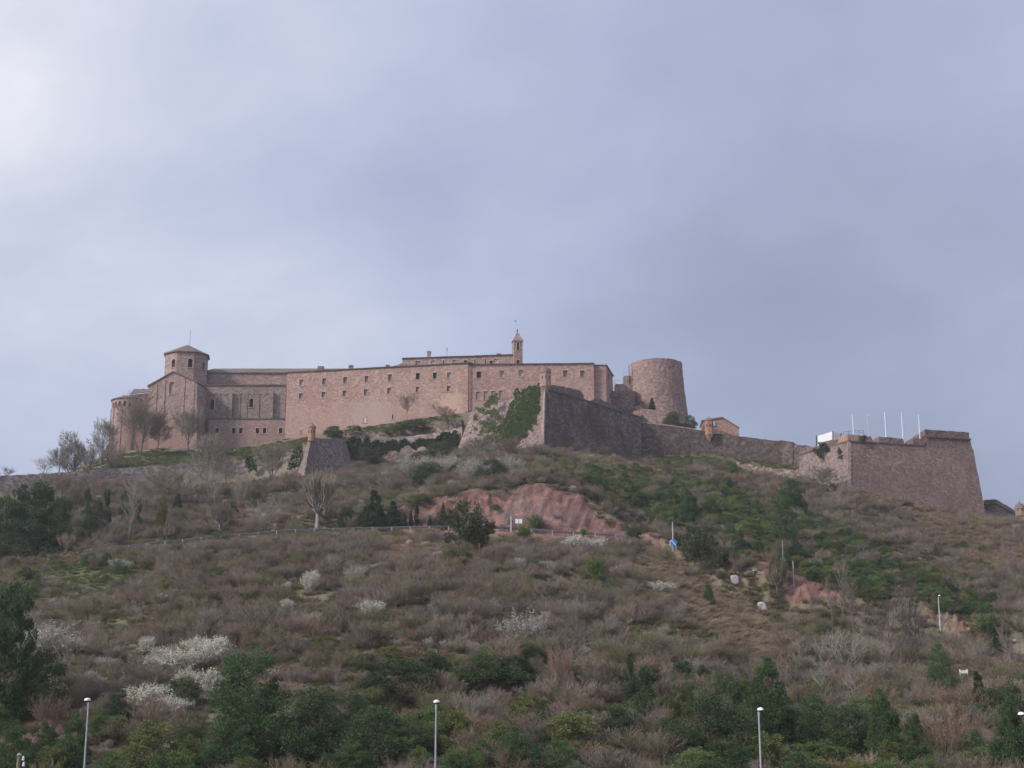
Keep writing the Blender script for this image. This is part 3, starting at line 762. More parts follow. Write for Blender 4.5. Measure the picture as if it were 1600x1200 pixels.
c0 = rg[1] - Vector((1.2, 0, 0)); m.cbox(c0 + Vector((0.2, 0, .2)), 1.0, 1.2, 1.0)
m.build('roof_turret', M_ROOF, CH)
m = MB(); m.cbox(c0 + Vector((-6.5, -2.5, -.6)), 1.4, 0.9, 0.9); m.build('roof_hatch', M_ROOF, CH)
m = MB(); m.extrude([AW.at(305, 735), AW.at(447, 735), AW.at(447, 601.5), AW.at(305, 601.5)], -AW.n * 4.4)
aisle = m.build('aisle', S_AISLE, CH)
cut = MB()
window(CH, cut, AW, 331.6, 632, 6.5, 17, M_DARK, arched=True, depth=0.6)
window(CH, cut, AW, 392.8, 629.3, 6, 14, M_DARK, arched=True, depth=0.6)
boolean_cut(aisle, cut)
m = MB(); a, b = AW.at(304.6, 601.4), AW.at(447, 601.4)
m.box(a + AW.n * 0.22 - Vector((0, 0, .2)), b - a, -AW.n * 4.7, Vector((0, 0, 0.25))); m.build('string_course', M_STRING, CH)
PIL = [316, 324.5, 333, 342.3, 351, 360, 366.5, 373.5, 384.8, 393.8, 403.5, 413, 424, 434, 444.5]
m = MB()
zr = AW.at(350, 618.5).z
for i in range(len(PIL) - 1):
    a = AW.at(PIL[i], 618.5); b = AW.at(PIL[i + 1], 618.5); w = (b - a).length; c = (a + b) / 2; c.z = zr
    for k in range(6):
        t0, t1 = math.pi * k / 6, math.pi * (k + 1) / 6
        f = lambda tt, rr: c + AW.t * (rr * math.cos(tt)) + Vector((0, 0, rr * math.sin(tt)))
        r0, r1 = w / 2 - 0.22, w / 2
        m.prism([f(t0, r0) + AW.n * .10, f(t1, r0) + AW.n * .10, f(t1, r1) + AW.n * .10, f(t0, r1) + AW.n * .10], [f(t0, r0) - AW.n * .05, f(t1, r0) - AW.n * .05, f(t1, r1) - AW.n * .05, f(t0, r1) - AW.n * .05])
m.build('blind_arcade', S_AISLE, CH)
for px in PIL:
    big = px in (360, 424)
    if px in (333, 351, 366.5, 413, 393.8): continue
    m = MB(); a = AW.at(px, 614 if big else 618.5); b = AW.at(px, 655)
    wd, pr = (0.75, 0.75) if big else (0.26, 0.13)
    m.box(b - AW.t * wd / 2 + AW.n * pr - Vector((0, 0, .6)), AW.t * wd, -AW.n * (pr + 0.05), Vector((0, 0, a.z - b.z + .6)))
    m.build('buttress' if big else 'pilaster', S_AISLE, CH)
for px in (344, 402.5):
    m = MB(); c = NW.at(px, 600); c.z = AW.at(px, 601.4).z + 0.9
    m.extrude([c + NW.t * s[0] + Vector((0, 0, s[1])) + NW.n * .06 for s in arch_pts(0.9, 0.75)], -NW.n * .1); m.build('lunette', M_SHUT, CH)
m = MB(); m.extrude([BW.at(324.8, 738), BW.at(447, 738), BW.at(447, 654.5), BW.at(326, 654.5)], -BW.n * 1.9)
basew = m.build('base_wall', S_CHURCH, CH)
cut = MB()
for px in (339.4, 365, 376.3, 402, 413.3, 438.4): window(CH, cut, BW, px, 673, 5.4, 8.6, M_DARK, depth=0.55)
boolean_cut(basew, cut)
m = MB(); a, b = BW.at(324.5, 654.4), BW.at(446.8, 654.4); m.box(a + BW.n * 0.14 - Vector((0, 0, .1)), b - a, -BW.n * 2.2, Vector((0, 0, 0.2))); m.build('string_course', M_STRING, CH)

# ================================================================= the long convent wing
CV = empty('convent_wing', P(690, 660, 300))
tag(CV, 'long pink sandstone wing with two rows of small square windows', 'building')
FW = Wall(xy(447, 600, 308.2), xy(737, 600, 299.0))
GW = Wall(xy(732, 600, 298.6), xy(929, 600, 297.6))
ztop = P(600, 574.6, FW.at(600, 575).y).z
def flat(p, z): return Vector((p.x, p.y, z))
def facade(wall, pa, pb, zt, depth, mat, name):
    a, b = wall.at(pa, 640), wall.at(pb, 640)
    m = MB(); m.extrude([flat(a, 48), flat(b, 48), flat(b, zt), flat(a, zt)], -wall.n * depth)
    return m.build(name, mat, CV)
f1 = facade(FW, 446.6, 734.6, ztop, 11, S_FACADE, 'wall')
cut = MB()
UP = [(470.9, 598), (506.5, 596), (539.5, 594), (572.7, 592), (609.4, 589.6), (652.7, 587.8), (679.4, 587), (701.7, 586.6)]
LO = [(470, 619), (505.4, 616.8), (538.2, 615), (571.5, 612.7), (608.1, 610.4), (652.4, 608.8), (701, 607.2)]
for px, py in UP:
    dk = px in (652.7, 679.4)
    window(CV, cut, FW, px, py, 6.0, 9.6, M_DARK if dk else (M_PANE_P if px in (470.9, 701.7) else M_PANE), mullion=not dk, depth=0.5)
for px, py in LO: window(CV, cut, FW, px, py, 6.0, 9.0, M_PANE if px < 600 else M_SHUT, depth=0.45)
for px, py, w, h in ((613.4, 651.3, 1.9, 7.5), (470.2, 674.5, 1.3, 6.5), (526.6, 668.3, 1.5, 5)): window(CV, cut, FW, px, py, w, h, M_DARK, depth=0.5)
window(CV, cut, FW, 570, 656, 4.6, 9, M_NICHE, depth=0.16)
boolean_cut(f1, cut)
z2 = P(800, 569.6, GW.at(800, 570).y).z
f2 = facade(GW, 733.4, 928.6, z2, 10, S_FACADE, 'wall')
cut = MB()
for px, py, gl in ((748, 585.6, M_DARK), (784.3, 584.3, M_PANE_P), (813.5, 583, M_PANE_P), (883.3, 583.8, M_PANE), (910, 583.8, M_PANE)):
    window(CV, cut, GW, px, py, 7.0, 10.2, gl, mullion=gl is not M_DARK, depth=0.5)
for px, py, h in ((746.8, 618.4, 13), (758.8, 618, 13), (770.8, 617, 12.6), (782.8, 616.2, 12.2)): window(CV, cut, GW, px, py, 6.8, h, M_SHUT, depth=0.3)
window(CV, cut, GW, 766, 605, 1.5, 1.5, M_DARK, depth=0.5)
boolean_cut(f2, cut)
# cornices
for wall, pa, pb, zt in ((FW, 446.3, 734.6, ztop), (GW, 733.2, 929, z2)):
    a, b = flat(wall.at(pa, 600), zt), flat(wall.at(pb, 600), zt)
    m = MB(); m.box(a + wall.n * 0.28, b - a, -wall.n * 11.5, Vector((0, 0, 0.2)))
    rr = rough(m.mesh('cornice'), 0.03, 3, 1.5); link('cornice', rr, M_STRING, CV)
    m = MB(); a = a + Vector((0, 0, .2)); b = b + Vector((0, 0, .2)); mid = Vector((0, 0, 0.9)) - wall.n * 5
    m.add([a, b, b - wall.n * 10.5, a - wall.n * 10.5, a + mid, b + mid], [(0, 1, 5, 4), (3, 4, 5, 2), (0, 4, 3), (1, 2, 5), (0, 3, 2, 1)])
    m.build('roof', M_ROOF, CV)
m = MB(); p0 = flat(GW.at(732.6, 600), z2 + .3) + GW.n * .35; p1 = flat(p0, P(732, 648, 299).z)
m.tube([p0, p1], 0.13, 8); m.cbox(p0, 0.7, 0.5, 0.5); m.build('downpipe', M_DARKMETAL, CV)
m = MB(); m.cbox(flat(FW.at(604, 600), ztop + .45) - FW.n * .6, 0.9, 0.6, 0.5); m.build('roof_vent', M_STRING, CV)
# end pavilion, set back, with its side turned to the tower
E1 = Wall(xy(928, 600, 298.6), xy(948, 600, 298.6))
pa, pb = E1.at(928, 600), E1.at(947.3, 600); z3 = P(938, 571.2, 298.6).z
pc = P(957.5, 600, 306.5)
m = MB(); m.prism([flat(pa, 48), flat(pb, 48), flat(pc, 48), flat(pc + Vector((-9, 2, 0)), 48), flat(pa + Vector((0, 9, 0)), 48)],
                  [flat(pa, z3), flat(pb, z3), flat(pc, z3 - 0.6), flat(pc + Vector((-9, 2, 0)), z3), flat(pa + Vector((0, 9, 0)), z3)])
m.build('end_pavilion', S_FACADE, CV)
m = MB(); o = Vector((0, 0, .18)); q = [flat(pa, z3) + Vector((0, -.2, 0)), flat(pb, z3) + Vector((.2, -.2, 0)), flat(pc, z3 - .6) + Vector((.3, 0, 0)), flat(pc + Vector((-9, 2, 0)), z3), flat(pa + Vector((0, 9, 0)), z3)]
m.prism(q, [x + o for x in q]); m.build('cornice', M_STRING, CV)
SW = Wall((pb.x, pb.y), (pc.x, pc.y))
for px, py in ((951, 589), (953.5, 616)):
    c = flat(SW.at(px, py), P(px, py, 302).z); m = MB(); m.cbox(c, 0.7, 0.12, 1.1, SW.t, SW.n); m.build('window', M_DARK, CV)

# ================================================================= set-back upper storey and belfry
UPB = empty('upper_building', P(720, 570, 305))
tag(UPB, 'low upper storey set back above the long wing, with a pointed belfry at its end', 'building')
UW = Wall(xy(628, 565, 309), xy(803, 565, 305.5))
zu = P(640, 560.2, UW.at(640, 560).y).z
a, b = UW.at(628.6, 565), UW.at(803.5, 565)
m = MB(); m.extrude([flat(a, 70), flat(b, 70), flat(b, zu), flat(a, zu)], -UW.n * 9)
uw = m.build('wall', S_CHURCH, UPB)
cut = MB()
for px, py, w, h, gl in ((653, 568, 8, 8, M_PANE), (677, 567.2, 7.5, 8, M_PANE_P), (693, 566.5, 2, 8, M_DARK), (710.8, 566.4, 8, 8, M_PANE_P), (727, 566, 4.5, 6, M_DARK), (742, 565.4, 1.8, 9, M_DARK), (758.4, 565, 1.8, 9, M_DARK), (767.5, 567, 5, 6.5, M_DARK), (775, 565.4, 8, 9, M_PANE_P)):
    window(UPB, cut, UW, px, py, w, h, gl, mullion=w > 7)
boolean_cut(uw, cut)
m = MB(); a2, b2 = flat(UW.at(628, 565), zu), flat(b, zu); m.box(a2 + UW.n * .3, b2 - a2, -UW.n * 9.6, Vector((0, 0, 0.18)))
link('cornice', rough(m.mesh('cornice'), 0.03, 4, 1.5), M_STRING, UPB)
m = MB(); a2 = a2 + Vector((0, 0, .18)); b2 = b2 + Vector((0, 0, .18)); mid = Vector((0, 0, 0.7)) - UW.n * 4.5
m.add([a2, b2, b2 - UW.n * 9, a2 - UW.n * 9, a2 + mid, b2 + mid], [(0, 1, 5, 4), (3, 4, 5, 2), (0, 4, 3), (1, 2, 5), (0, 3, 2, 1)]); m.build('roof', M_ROOF, UPB)
l0, l1 = UW.at(612, 574), UW.at(628.6, 574); m = MB()
m.extrude([flat(l0, 70), flat(l1, 70), flat(l1, P(627, 567, l1.y).z), flat(l0, P(613, 573, l0.y).z)], -UW.n * 8); m.build('lean_to', S_CHURCH, UPB)
m = MB(); c = flat(UW.at(669, 560), zu) - UW.n * 1.0; m.cbox(c + Vector((0, 0, .75)), 0.82, 0.7, 1.7); m.cbox(c + Vector((0, 0, 1.66)), 1.0, 0.9, 0.18)
m.build('chimney', S_CHURCH, UPB)
m = MB(); c = flat(UW.at(696.3, 556), zu) - UW.n * 1.5; m.tube([c, c + Vector((0.1, 0, 2.6))], 0.035, 5)
for k, w in ((2.45, .5), (2.2, .7), (1.95, .4)): m.tube([c + Vector((-w / 2, 0, k)), c + Vector((w / 2, 0.1, k))], 0.02, 4)
m.build('antenna', M_DARKMETAL, UPB)
m = MB(); m.cbox(flat(UW.at(778.5, 556), zu + .4) - UW.n * .8, 0.9, 0.7, 0.4); m.build('roof_vent', M_STRING, UPB)
# belfry
BWL = Wall(xy(802.6, 540, 304.5), xy(816.8, 540, 304.9))
ba, bb = BWL.at(802.8, 545), BWL.at(816.6, 545); zb_ = P(809, 532.4, 304.6).z
m = MB(); m.extrude([flat(ba, 70), flat(bb, 70), flat(bb, zb_), flat(ba, zb_)], -BWL.n * 2.0)
bel = m.build('belfry', S_CHURCH, UPB)
cut = MB(); window(UPB, cut, BWL, 809.3, 541, 3.4, 12, M_DARK, depth=0.6); window(UPB, cut, BWL, 809.6, 565.4, 4.6, 6, M_DARK, depth=0.5)
boolean_cut(bel, cut)
cc = (flat(ba, zb_) + flat(bb, zb_)) / 2 - BWL.n * 1.0; hw = (bb - ba).length / 2
m = MB(); m.cbox(cc + Vector((0, 0, .06)), hw * 2 + .36, 2.36, 0.22, BWL.t, BWL.n)
ap = Vector((cc.x, cc.y, P(811, 517.2, 305.5).z)); q = [cc + BWL.t * (sx * (hw + .12)) + BWL.n * (sy * 1.12) + Vector((0, 0, .16)) for sx, sy in ((-1, 1), (1, 1), (1, -1), (-1, -1))]
m.add(q + [ap], [(0, 1, 4), (1, 2, 4), (2, 3, 4), (3, 0, 4), (3, 2, 1, 0)])
sp = m.build('spire', S_QUOIN, bel)
m = MB(); m.lathe((ap.x, ap.y, 0), [(0.10, ap.z - .25), (0.14, ap.z), (0.17, ap.z + .18), (0.05, ap.z + .36), (0.02, ap.z + 0.7)], 8); m.build('finial', M_DARKMETAL, bel)
m = MB(); m.extrude([flat(bb, 70), flat(bb + BWL.t * .6, 70), flat(bb, P(817, 566, 305).z)], -BWL.n * 1.9); m.build('buttress', S_CHURCH, UPB)

# ================================================================= round tower
RT = empty('round_tower', P(1028, 655, 312))
tag(RT, 'massive round stone tower, slightly tapering and cut off flat at the top', 'tower')
tc = P(1026.0, 600, 312.5); rt0 = 5.9; zt = P(1026, 559.8, 306.6).z
m = MB()
prof = [(7.75, 58), (6.95, P(1, 652, 312).z), (6.75, P(1, 640, 312).z), (6.45, P(1, 622, 312).z), (6.2, P(1, 605, 312).z), (6.02, P(1, 588, 312).z), (rt0, zt - 0.9), (rt0, zt)]
m.lathe((tc.x, tc.y, 0), prof, 72)
me = m.mesh('tower')
bm = bmesh.new(); bm.from_mesh(me); rr = random.Random(8)
bmesh.ops.subdivide_edges(bm, edges=[e_ for e_ in bm.edges if e_.calc_length() > 1.0], cuts=2, use_grid_fill=True)
for v in bm.verts:
    if v.co.z > zt - 0.3: v.co.z += rr.uniform(-0.10, 0.10)
    d = Vector((v.co.x - tc.x, v.co.y - tc.y, 0))
    if d.length > 1: v.co += d.normalized() * rr.uniform(-0.05, 0.05)
bm.to_mesh(me); bm.free()
link('drum', me, S_TOWER, RT)
m = MB(); c = tc + Vector((-6.6, -1.0, 0))
m.cbox(flat(c, P(977, 594, 311).z - 1), 2.2, 3, 3.6); m.build('stair_head', S_TOWER, RT)
m = MB()
for dx in (-1.05, 0.1, 1.0): m.tube([flat(c + Vector((dx, -1.4, 0)), P(977, 589, 311).z), flat(c + Vector((dx, -1.4, 0)), P(977, 583.5, 311).z)], 0.03, 5)
m.tube([flat(c + Vector((-1.05, -1.4, 0)), P(977, 583.5, 311).z), flat(c + Vector((1.0, -1.4, 0)), P(977, 583.5, 311).z)], 0.03, 5); m.build('railing', M_STEEL, RT)
m = MB(); m.box(P(984, 600, 311) + Vector((-0.25, -1.2, -3)), (0.12, 0, 0), (0, 0.4, 0), (0, 0, 7.2)); m.build('downpipe', M_DARKMETAL, RT)

# terraces and stair blocks between the wing and the tower: one stepped masonry block
ST = empty('stepped_terrace', P(975, 640, 303))
tag(ST, 'stepped stone terrace walls and stair between the long wing and the round tower', 'terrace')
def pblock(px0, px1, pt, pb_, Y0, depth, mat, name, par, slope=0.0, tilt=0.0):
    a, b, c, d = P(px0, pb_, Y0), P(px1, pb_, Y0), P(px1, pt + slope, Y0), P(px0, pt, Y0)
    a = Vector((d.x - tilt, Y0, a.z)); b = Vector((c.x + tilt, Y0, b.z))
    m = MB(); m.extrude([a, b, c, d], (0, depth, 0)); return m.build(name, mat, par)
pblock(961.5, 985, 600, 640, 306, 4, S_CHURCH, 'upper_step', ST)
pblock(955, 991.5, 611, 668, 304, 3.5, S_BASTION_R, 'terrace_wall', ST)
pblock(992.5, 1004, 634, 668, 303, 2.2, S_BASTION_R, 'side_wall', ST)
m = MB()
q = [P(958.5, 609, 306) , P(960.5, 594, 306), P(962, 594, 306)]
m.tube(q, 0.04, 5); m.tube([P(961, 600, 306), P(963, 594.5, 306), P(970, 594.5, 306)], 0.03, 5); m.build('handrail', M_STEEL, ST)

CB = empty('casemate_block', P(1018, 665, 296))
tag(CB, 'squat sloping masonry block below the round tower, a small fir on top', 'casemate')
a, b, c, d = P(1001, 672, 293), P(1042, 672, 293), P(1035.5, 641, 294), P(1001.5, 638.5, 294)
m = MB(); off = Vector((0, 7, 0)); m.extrude([a, b, c, d], off); link('wall', rough(m.mesh('wall'), 0.05, 2), S_TOWER, CB)
pblock(991, 1001.2, 641.5, 660, 295, 4, M_PINKBRICK, 'brick_pier', CB)

# ================================================================= big central bastion
BB = empty('central_bastion', P(849, 706, 262))
tag(BB, 'big arrow-shaped bastion in the middle, one flank hung with ivy and one dark', 'bastion')
tA, tL, tR = P(851.5, 607, 263.8), P(737, 643.5, 289), P(1001.5, 653, 284.5)
bA, bL, bR = P(848.5, 716, 260.4), P(708, 722, 283), P(1003, 735, 281)
tBL, tBR = P(745, 641, 298), P(1003, 646, 297)
bBL, bBR = flat(tBL, 44), flat(tBR, 44)
m = MB(); m.prism([bA, bR, bBR, bBL, bL], [tA, tR, tBR, tBL, tL])
link('wall', rough(m.mesh('wall'), 0.045, 7, 1.6), S_BASTION, BB)
def lerp(a, b, t): return a + (b - a) * t
# left flank and salient angle: paler stone facing, a skin 8 cm proud
def skin(quad, off, thick=0.12):
    n_ = (quad[1] - quad[0]).cross(quad[3] - quad[0]).normalized()
    if n_.y > 0: n_ = -n_
    m = MB(); m.extrude([p + n_ * off for p in quad], -n_ * thick); return m
link('facing', rough(skin([bL, bA, tA, tL], 0.06, 0.3).mesh('facing'), 0.03, 5, 1.6), S_SMALL, BB)
m = MB(); w1, w2 = 0.0130, 0.0115
for k in range(26):
    t0, t1 = k / 26, (k + 1) / 26 - 0.002
    wa = 0.021 if k % 2 else 0.018; wb = 0.009 if k % 2 else 0.012
    p0, p1 = lerp(bA, tA, t0), lerp(bA, tA, t1)
    l0_, l1_ = lerp(p0, lerp(bL, tL, t0), wa), lerp(p1, lerp(bL, tL, t1), wa)
    r0_, r1_ = lerp(p0, lerp(bR, tR, t0), wb), lerp(p1, lerp(bR, tR, t1), wb)
    f = Vector((0, -0.11, 0)); g_ = Vector((0, 0.4, 0))
    m.add([l0_ + f, p0 + f * 1.4, r0_ + f, r1_ + f, p1 + f * 1.4, l1_ + f, l0_ + g_, r0_ + g_, r1_ + g_, l1_ + g_], [(0, 1, 4, 5), (1, 2, 3, 4), (0, 6, 7, 2, 1), (5, 4, 3, 8, 9), (0, 5, 9, 6), (2, 7, 8, 3)])
m.build('quoins', S_QUOIN, BB)
# cordon and parapets
for (a, b) in ((tA, tR),):
    m = ribbon_wall([(a + Vector((0, 0, .22)), a - Vector((0, 0, .12))), (b + Vector((0, 0, .22)), b - Vector((0, 0, .12)))], 0.3, 0.18); m.build('cordon', M_STRING, BB)
def along(px, py_up=0):           # point of the right flank's upper edge under a photo column
    w_ = Wall((tA.x, tA.y), (tR.x, tR.y)); p = w_.at(px, 630); k = (p.x - tA.x) / (tR.x - tA.x); return lerp(tA, tR, k)
pp = [(855, 600.0), (880, 603.5), (905, 609.5), (911.5, 616)]
m = ribbon_wall([(Vector((along(px).x, along(px).y, P(px, py, along(px).y).z)) + Vector((0.12, .3, 0)), along(px) + Vector((0.12, .3, 0.1))) for px, py in pp], 2.6)
link('parapet', rough(m.mesh('parapet'), 0.05, 3, 1.0), S_BASTION_R, BB)
pp = [(921, 627), (930.5, 621.5), (932.5, 621.5), (950, 628.5), (966, 637), (972, 643)]
m = ribbon_wall([(Vector((along(px).x, along(px).y, P(px, py, along(px).y).z)) + Vector((0.12, .3, 0)), along(px) + Vector((0.12, .3, 0.0))) for px, py in pp], 2.2)
link('parapet', rough(m.mesh('parapet'), 0.05, 4, 1.0), S_BASTION_R, BB)
# parapet of the left flank
ptl = [(lerp(tL, tA, k) + Vector((0, .35, h)), lerp(tL, tA, k) + Vector((0, .35, -.2))) for k, h in ((0.0, 0.3), (0.25, 0.4), (0.42, 0.9), (0.6, 0.7), (0.8, 0.5), (0.96, 0.7))]
link('parapet', rough(ribbon_wall(ptl, 1.6).mesh('parapet'), 0.06, 6, 1.0), S_BASTION_R, BB)
sb = P(852.4, 600, 264.6)
sentry_box(BB, Vector((sb.x, sb.y - 0.25, 0)), 1.02, P(1, 602.5, 264).z, P(1, 581.5, 264).z, M_PINKBRICK, label='domed sentry box of pinkish brick on the salient angle', seg=8)

# low ledge of masonry in front of the dark flank
LW = empty('ruined_ledge', P(866, 708, 255)); tag(LW, 'short broken stone ledge at the foot of the dark bastion flank', 'wall')
q = [(846, 704, 709), (858, 700.5, 709), (867, 701, 712), (873, 703, 716)]
m = ribbon_wall([(P(a, t_, 257.5), P(a, b_ + 6, 257)) for a, t_, b_ in q], 1.2); link('wall', rough(m.mesh('wall'), 0.08, 1, .8), S_RUBBLE, LW)

# ================================================================= right-hand curtain wall
CW = empty('curtain_wall', P(1100, 715, 284)); tag(CW, 'long dark rubble curtain wall running from the middle bastion towards the flagpole bastion', 'wall')
ct = [(1000.5, 659.5, 285.5), (1040, 664, 286), (1080, 669.5, 286.5), (1102, 674, 286.5), (1116, 677, 286.5), (1150, 681, 286), (1163, 682.5, 286), (1190, 686, 285.5), (1215, 689, 285), (1222, 687.8, 285), (1238, 690, 284), (1241, 694, 284), (1253, 695.5, 282.5), (1264, 696.5, 282)]
m = ribbon_wall([(P(a, b_, Y), P(a, b_ + 70, Y - 1.0)) for a, b_, Y in ct], 2.0)
link('wall', rough(m.mesh('wall'), 0.06, 9, 1.3), S_CURTAIN, CW)
m = ribbon_wall([(P(a, b_ - 0.3, Y) + Vector((0, 0, .05)), P(a, b_ + 1.2, Y)) for a, b_, Y in ct[:3]], 1.8, 0.1); m.build('coping', S_QUOIN, CW)
sc = P(1108, 660, 285.6)
bx = sentry_box(CW, Vector((sc.x, sc.y, 0)), 0.86, P(1, 678, 285.6).z, P(1, 657, 285.6).z, M_ORANGE, corbel=True, seg=6, label='slim ochre brick sentry box standing out from the curtain wall', dome=0.5)
# house behind it
HS = empty('gabled_house', P(1132, 680, 292)); tag(HS, 'small gabled stone house behind the curtain wall beside the ochre sentry box', 'house')
hw = [P(1098, 690, 292), P(1156, 692, 292), P(1153.5, 668, 292), P(1128.5, 652.6, 292), P(1098, 657.5, 292)]
m = MB(); m.extrude(hw, (0.5, 7, 0)); m.build('wall', M_PINKBRICK, HS)
m = MB()
for a, b in ((hw[3], hw[2]), (hw[4], hw[3])):
    f = Vector((0, -.25, 0)); g_ = Vector((0.5, 7.2, 0)); up = Vector((0, 0, .18)); ex = (b - a).normalized() * 0.25
    m.prism([a + f - ex * (a is hw[4]), b + f + ex * (b is hw[2]), b + g_ + ex * (b is hw[2]), a + g_ - ex * (a is hw[4])], [a + f + up - ex * (a is hw[4]), b + f + up + ex * (b is hw[2]), b + g_ + up + ex * (b is hw[2]), a + g_ + up - ex * (a is hw[4])])
m.build('roof', M_ORANGE, HS)
m = MB(); m.cbox(P(1115.5, 662, 291.9), 0.5, 0.3, 1.0); m.build('window', M_PANE_P, HS)
m = MB(); q = [(1112, 668, 678), (1128, 673, 680), (1143, 679, 684), (1150, 683, 686)]
m = ribbon_wall([(P(a, t_, 289.5), P(a, b_ + 10, 289.5)) for a, t_, b_ in q], 0.8); m.build('yard_wall', S_BASTION_R, HS)
# rubble terrace wall lower right
RW = empty('ruined_terrace_wall', P(1215, 745, 277)); tag(RW, 'low ruined rubble wall below the dark curtain wall, overgrown on top', 'wall')
q = [(1150, 721, 282), (1160, 722.5, 281.5), (1172, 725, 281), (1186, 729.5, 280), (1200, 730, 279), (1212, 733.5, 277.5), (1228, 733, 276), (1243, 735, 274.5), (1254, 733, 273), (1262, 738, 272)]
m = ribbon_wall([(P(a, b_, Y), P(a, b_ + 26, Y - .8)) for a, b_, Y in q], 1.6)
link('wall', rough(m.mesh('wall'), 0.16, 19, 0.8), S_RUBBLE, RW)

# ================================================================= flagpole bastion
RB = empty('flagpole_bastion', P(1324, 762, 252)); tag(RB, 'large red-brown bastion with battered faces and merlons, flagpoles along its top', 'bastion')
tA2, tL2, tM2, tR2 = P(1324.8, 690, 255.5), P(1250, 711, 274.5), P(1449, 697, 258), P(1519.5, 689, 263.5)
bA2, bL2, bM2, bR2 = P(1323.2, 775, 251.2), P(1248, 770, 271.5), P(1452, 808, 252.6), P(1544, 822, 259)
tM2 = lerp(tA2, tR2, (P(1449, 690, 258).x - tA2.x) / (tR2.x - tA2.x)); tM2.z = P(1449, 696.8, tM2.y).z
tRB, tLB = P(1500, 690, 284), P(1262, 709, 284)
bRB, bLB = flat(P(1516, 690, 288), 20), flat(tLB, 20)
tR2l = Vector((tR2.x, tR2.y, tM2.z))
m = MB(); m.prism([bA2, lerp(bA2, bR2, 0.62), bR2, bRB, bLB, bL2], [tA2, tM2, tR2l, flat(tRB, tM2.z), flat(tLB, tM2.z), tL2])
link('wall', rough(m.mesh('wall'), 0.05, 17, 1.6), S_BASTION_R, RB)
link('facing', rough(skin([bL2, bA2, tA2, tL2], 0.06, 0.3).mesh('facing'), 0.03, 15, 1.6), S_SMALL, RB)
m = MB()
for k in range(24):
    t0, t1 = k / 24, (k + 1) / 24 - 0.002
    wa = 0.06 if k % 2 else 0.05; wb = 0.024 if k % 2 else 0.03
    p0, p1 = lerp(bA2, tA2, t0), lerp(bA2, tA2, t1)
    l0_, l1_ = lerp(p0, lerp(bL2, tL2, t0), wa), lerp(p1, lerp(bL2, tL2, t1), wa)
    r0_, r1_ = lerp(p0, lerp(bR2, tR2l, t0), wb), lerp(p1, lerp(bR2, tR2l, t1), wb)
    f = Vector((0, -0.11, 0)); g_ = Vector((0, 0.4, 0))
    m.add([l0_ + f, p0 + f * 1.4, r0_ + f, r1_ + f, p1 + f * 1.4, l1_ + f, l0_ + g_, r0_ + g_, r1_ + g_, l1_ + g_], [(0, 1, 4, 5), (1, 2, 3, 4), (0, 6, 7, 2, 1), (5, 4, 3, 8, 9), (0, 5, 9, 6), (2, 7, 8, 3)])
m.build('quoins', S_QUOIN, RB)
up = Vector((0, 0, .2)); dn = Vector((0, 0, .12))
ribbon_wall([(tL2 + up, tL2 - dn), (tA2 + up, tA2 - dn)], 0.3, 0.16).build('cordon', M_STRING, RB)
ribbon_wall([(tA2 + up, tA2 - dn), (tM2 + up, tM2 - dn)], 0.3, 0.16).build('cordon', M_STRING, RB)
# raised corner
W2 = Wall((tA2.x, tA2.y), (tR2.x, tR2.y))
hA, hB = W2.at(1449, 690), W2.at(1518.6, 690); zh0 = tM2.z + .02; zh1 = P(1480, 684.5, 261.5).z; zh2 = P(1480, 672, 261.5).z
m = MB(); q = [hA, hB, Vector((hB.x - 1.6, hB.y + 14, 0)), Vector((hA.x, hA.y + 14, 0))]
m.prism([flat(p, zh0) for p in q], [flat(p + (Vector((-.25, .25, 0)) if i in (1, 2) else Vector((0, .25, 0))), zh1) for i, p in enumerate(q)])
link('raised_corner', rough(m.mesh('raised_corner'), 0.04, 18, 1.5), S_BASTION_R, RB)
m = MB(); q2 = [q[0] + Vector((-.15, -.02, 0)), q[1] + Vector((-.1, -.02, 0)), q[2] + Vector((-.1, 0, 0)), q[3] + Vector((-.15, 0, 0))]
m.prism([flat(p, zh1) for p in q2], [flat(p, zh1 + .3) for p in q2]); m.build('cordon', M_STRING, RB)
m = MB(); q3 = [q[0] + Vector((-.25, .22, 0)), q[1] + Vector((-.35, .22, 0)), q[2] + Vector((-.3, 0, 0)), q[3] + Vector((-.25, 0, 0))]
m.prism([flat(p, zh1 + .3) for p in q3], [flat(p, zh2) for p in q3])
link('parapet', rough(m.mesh('parapet'), 0.06, 21, 1.0), S_BASTION_R, RB)
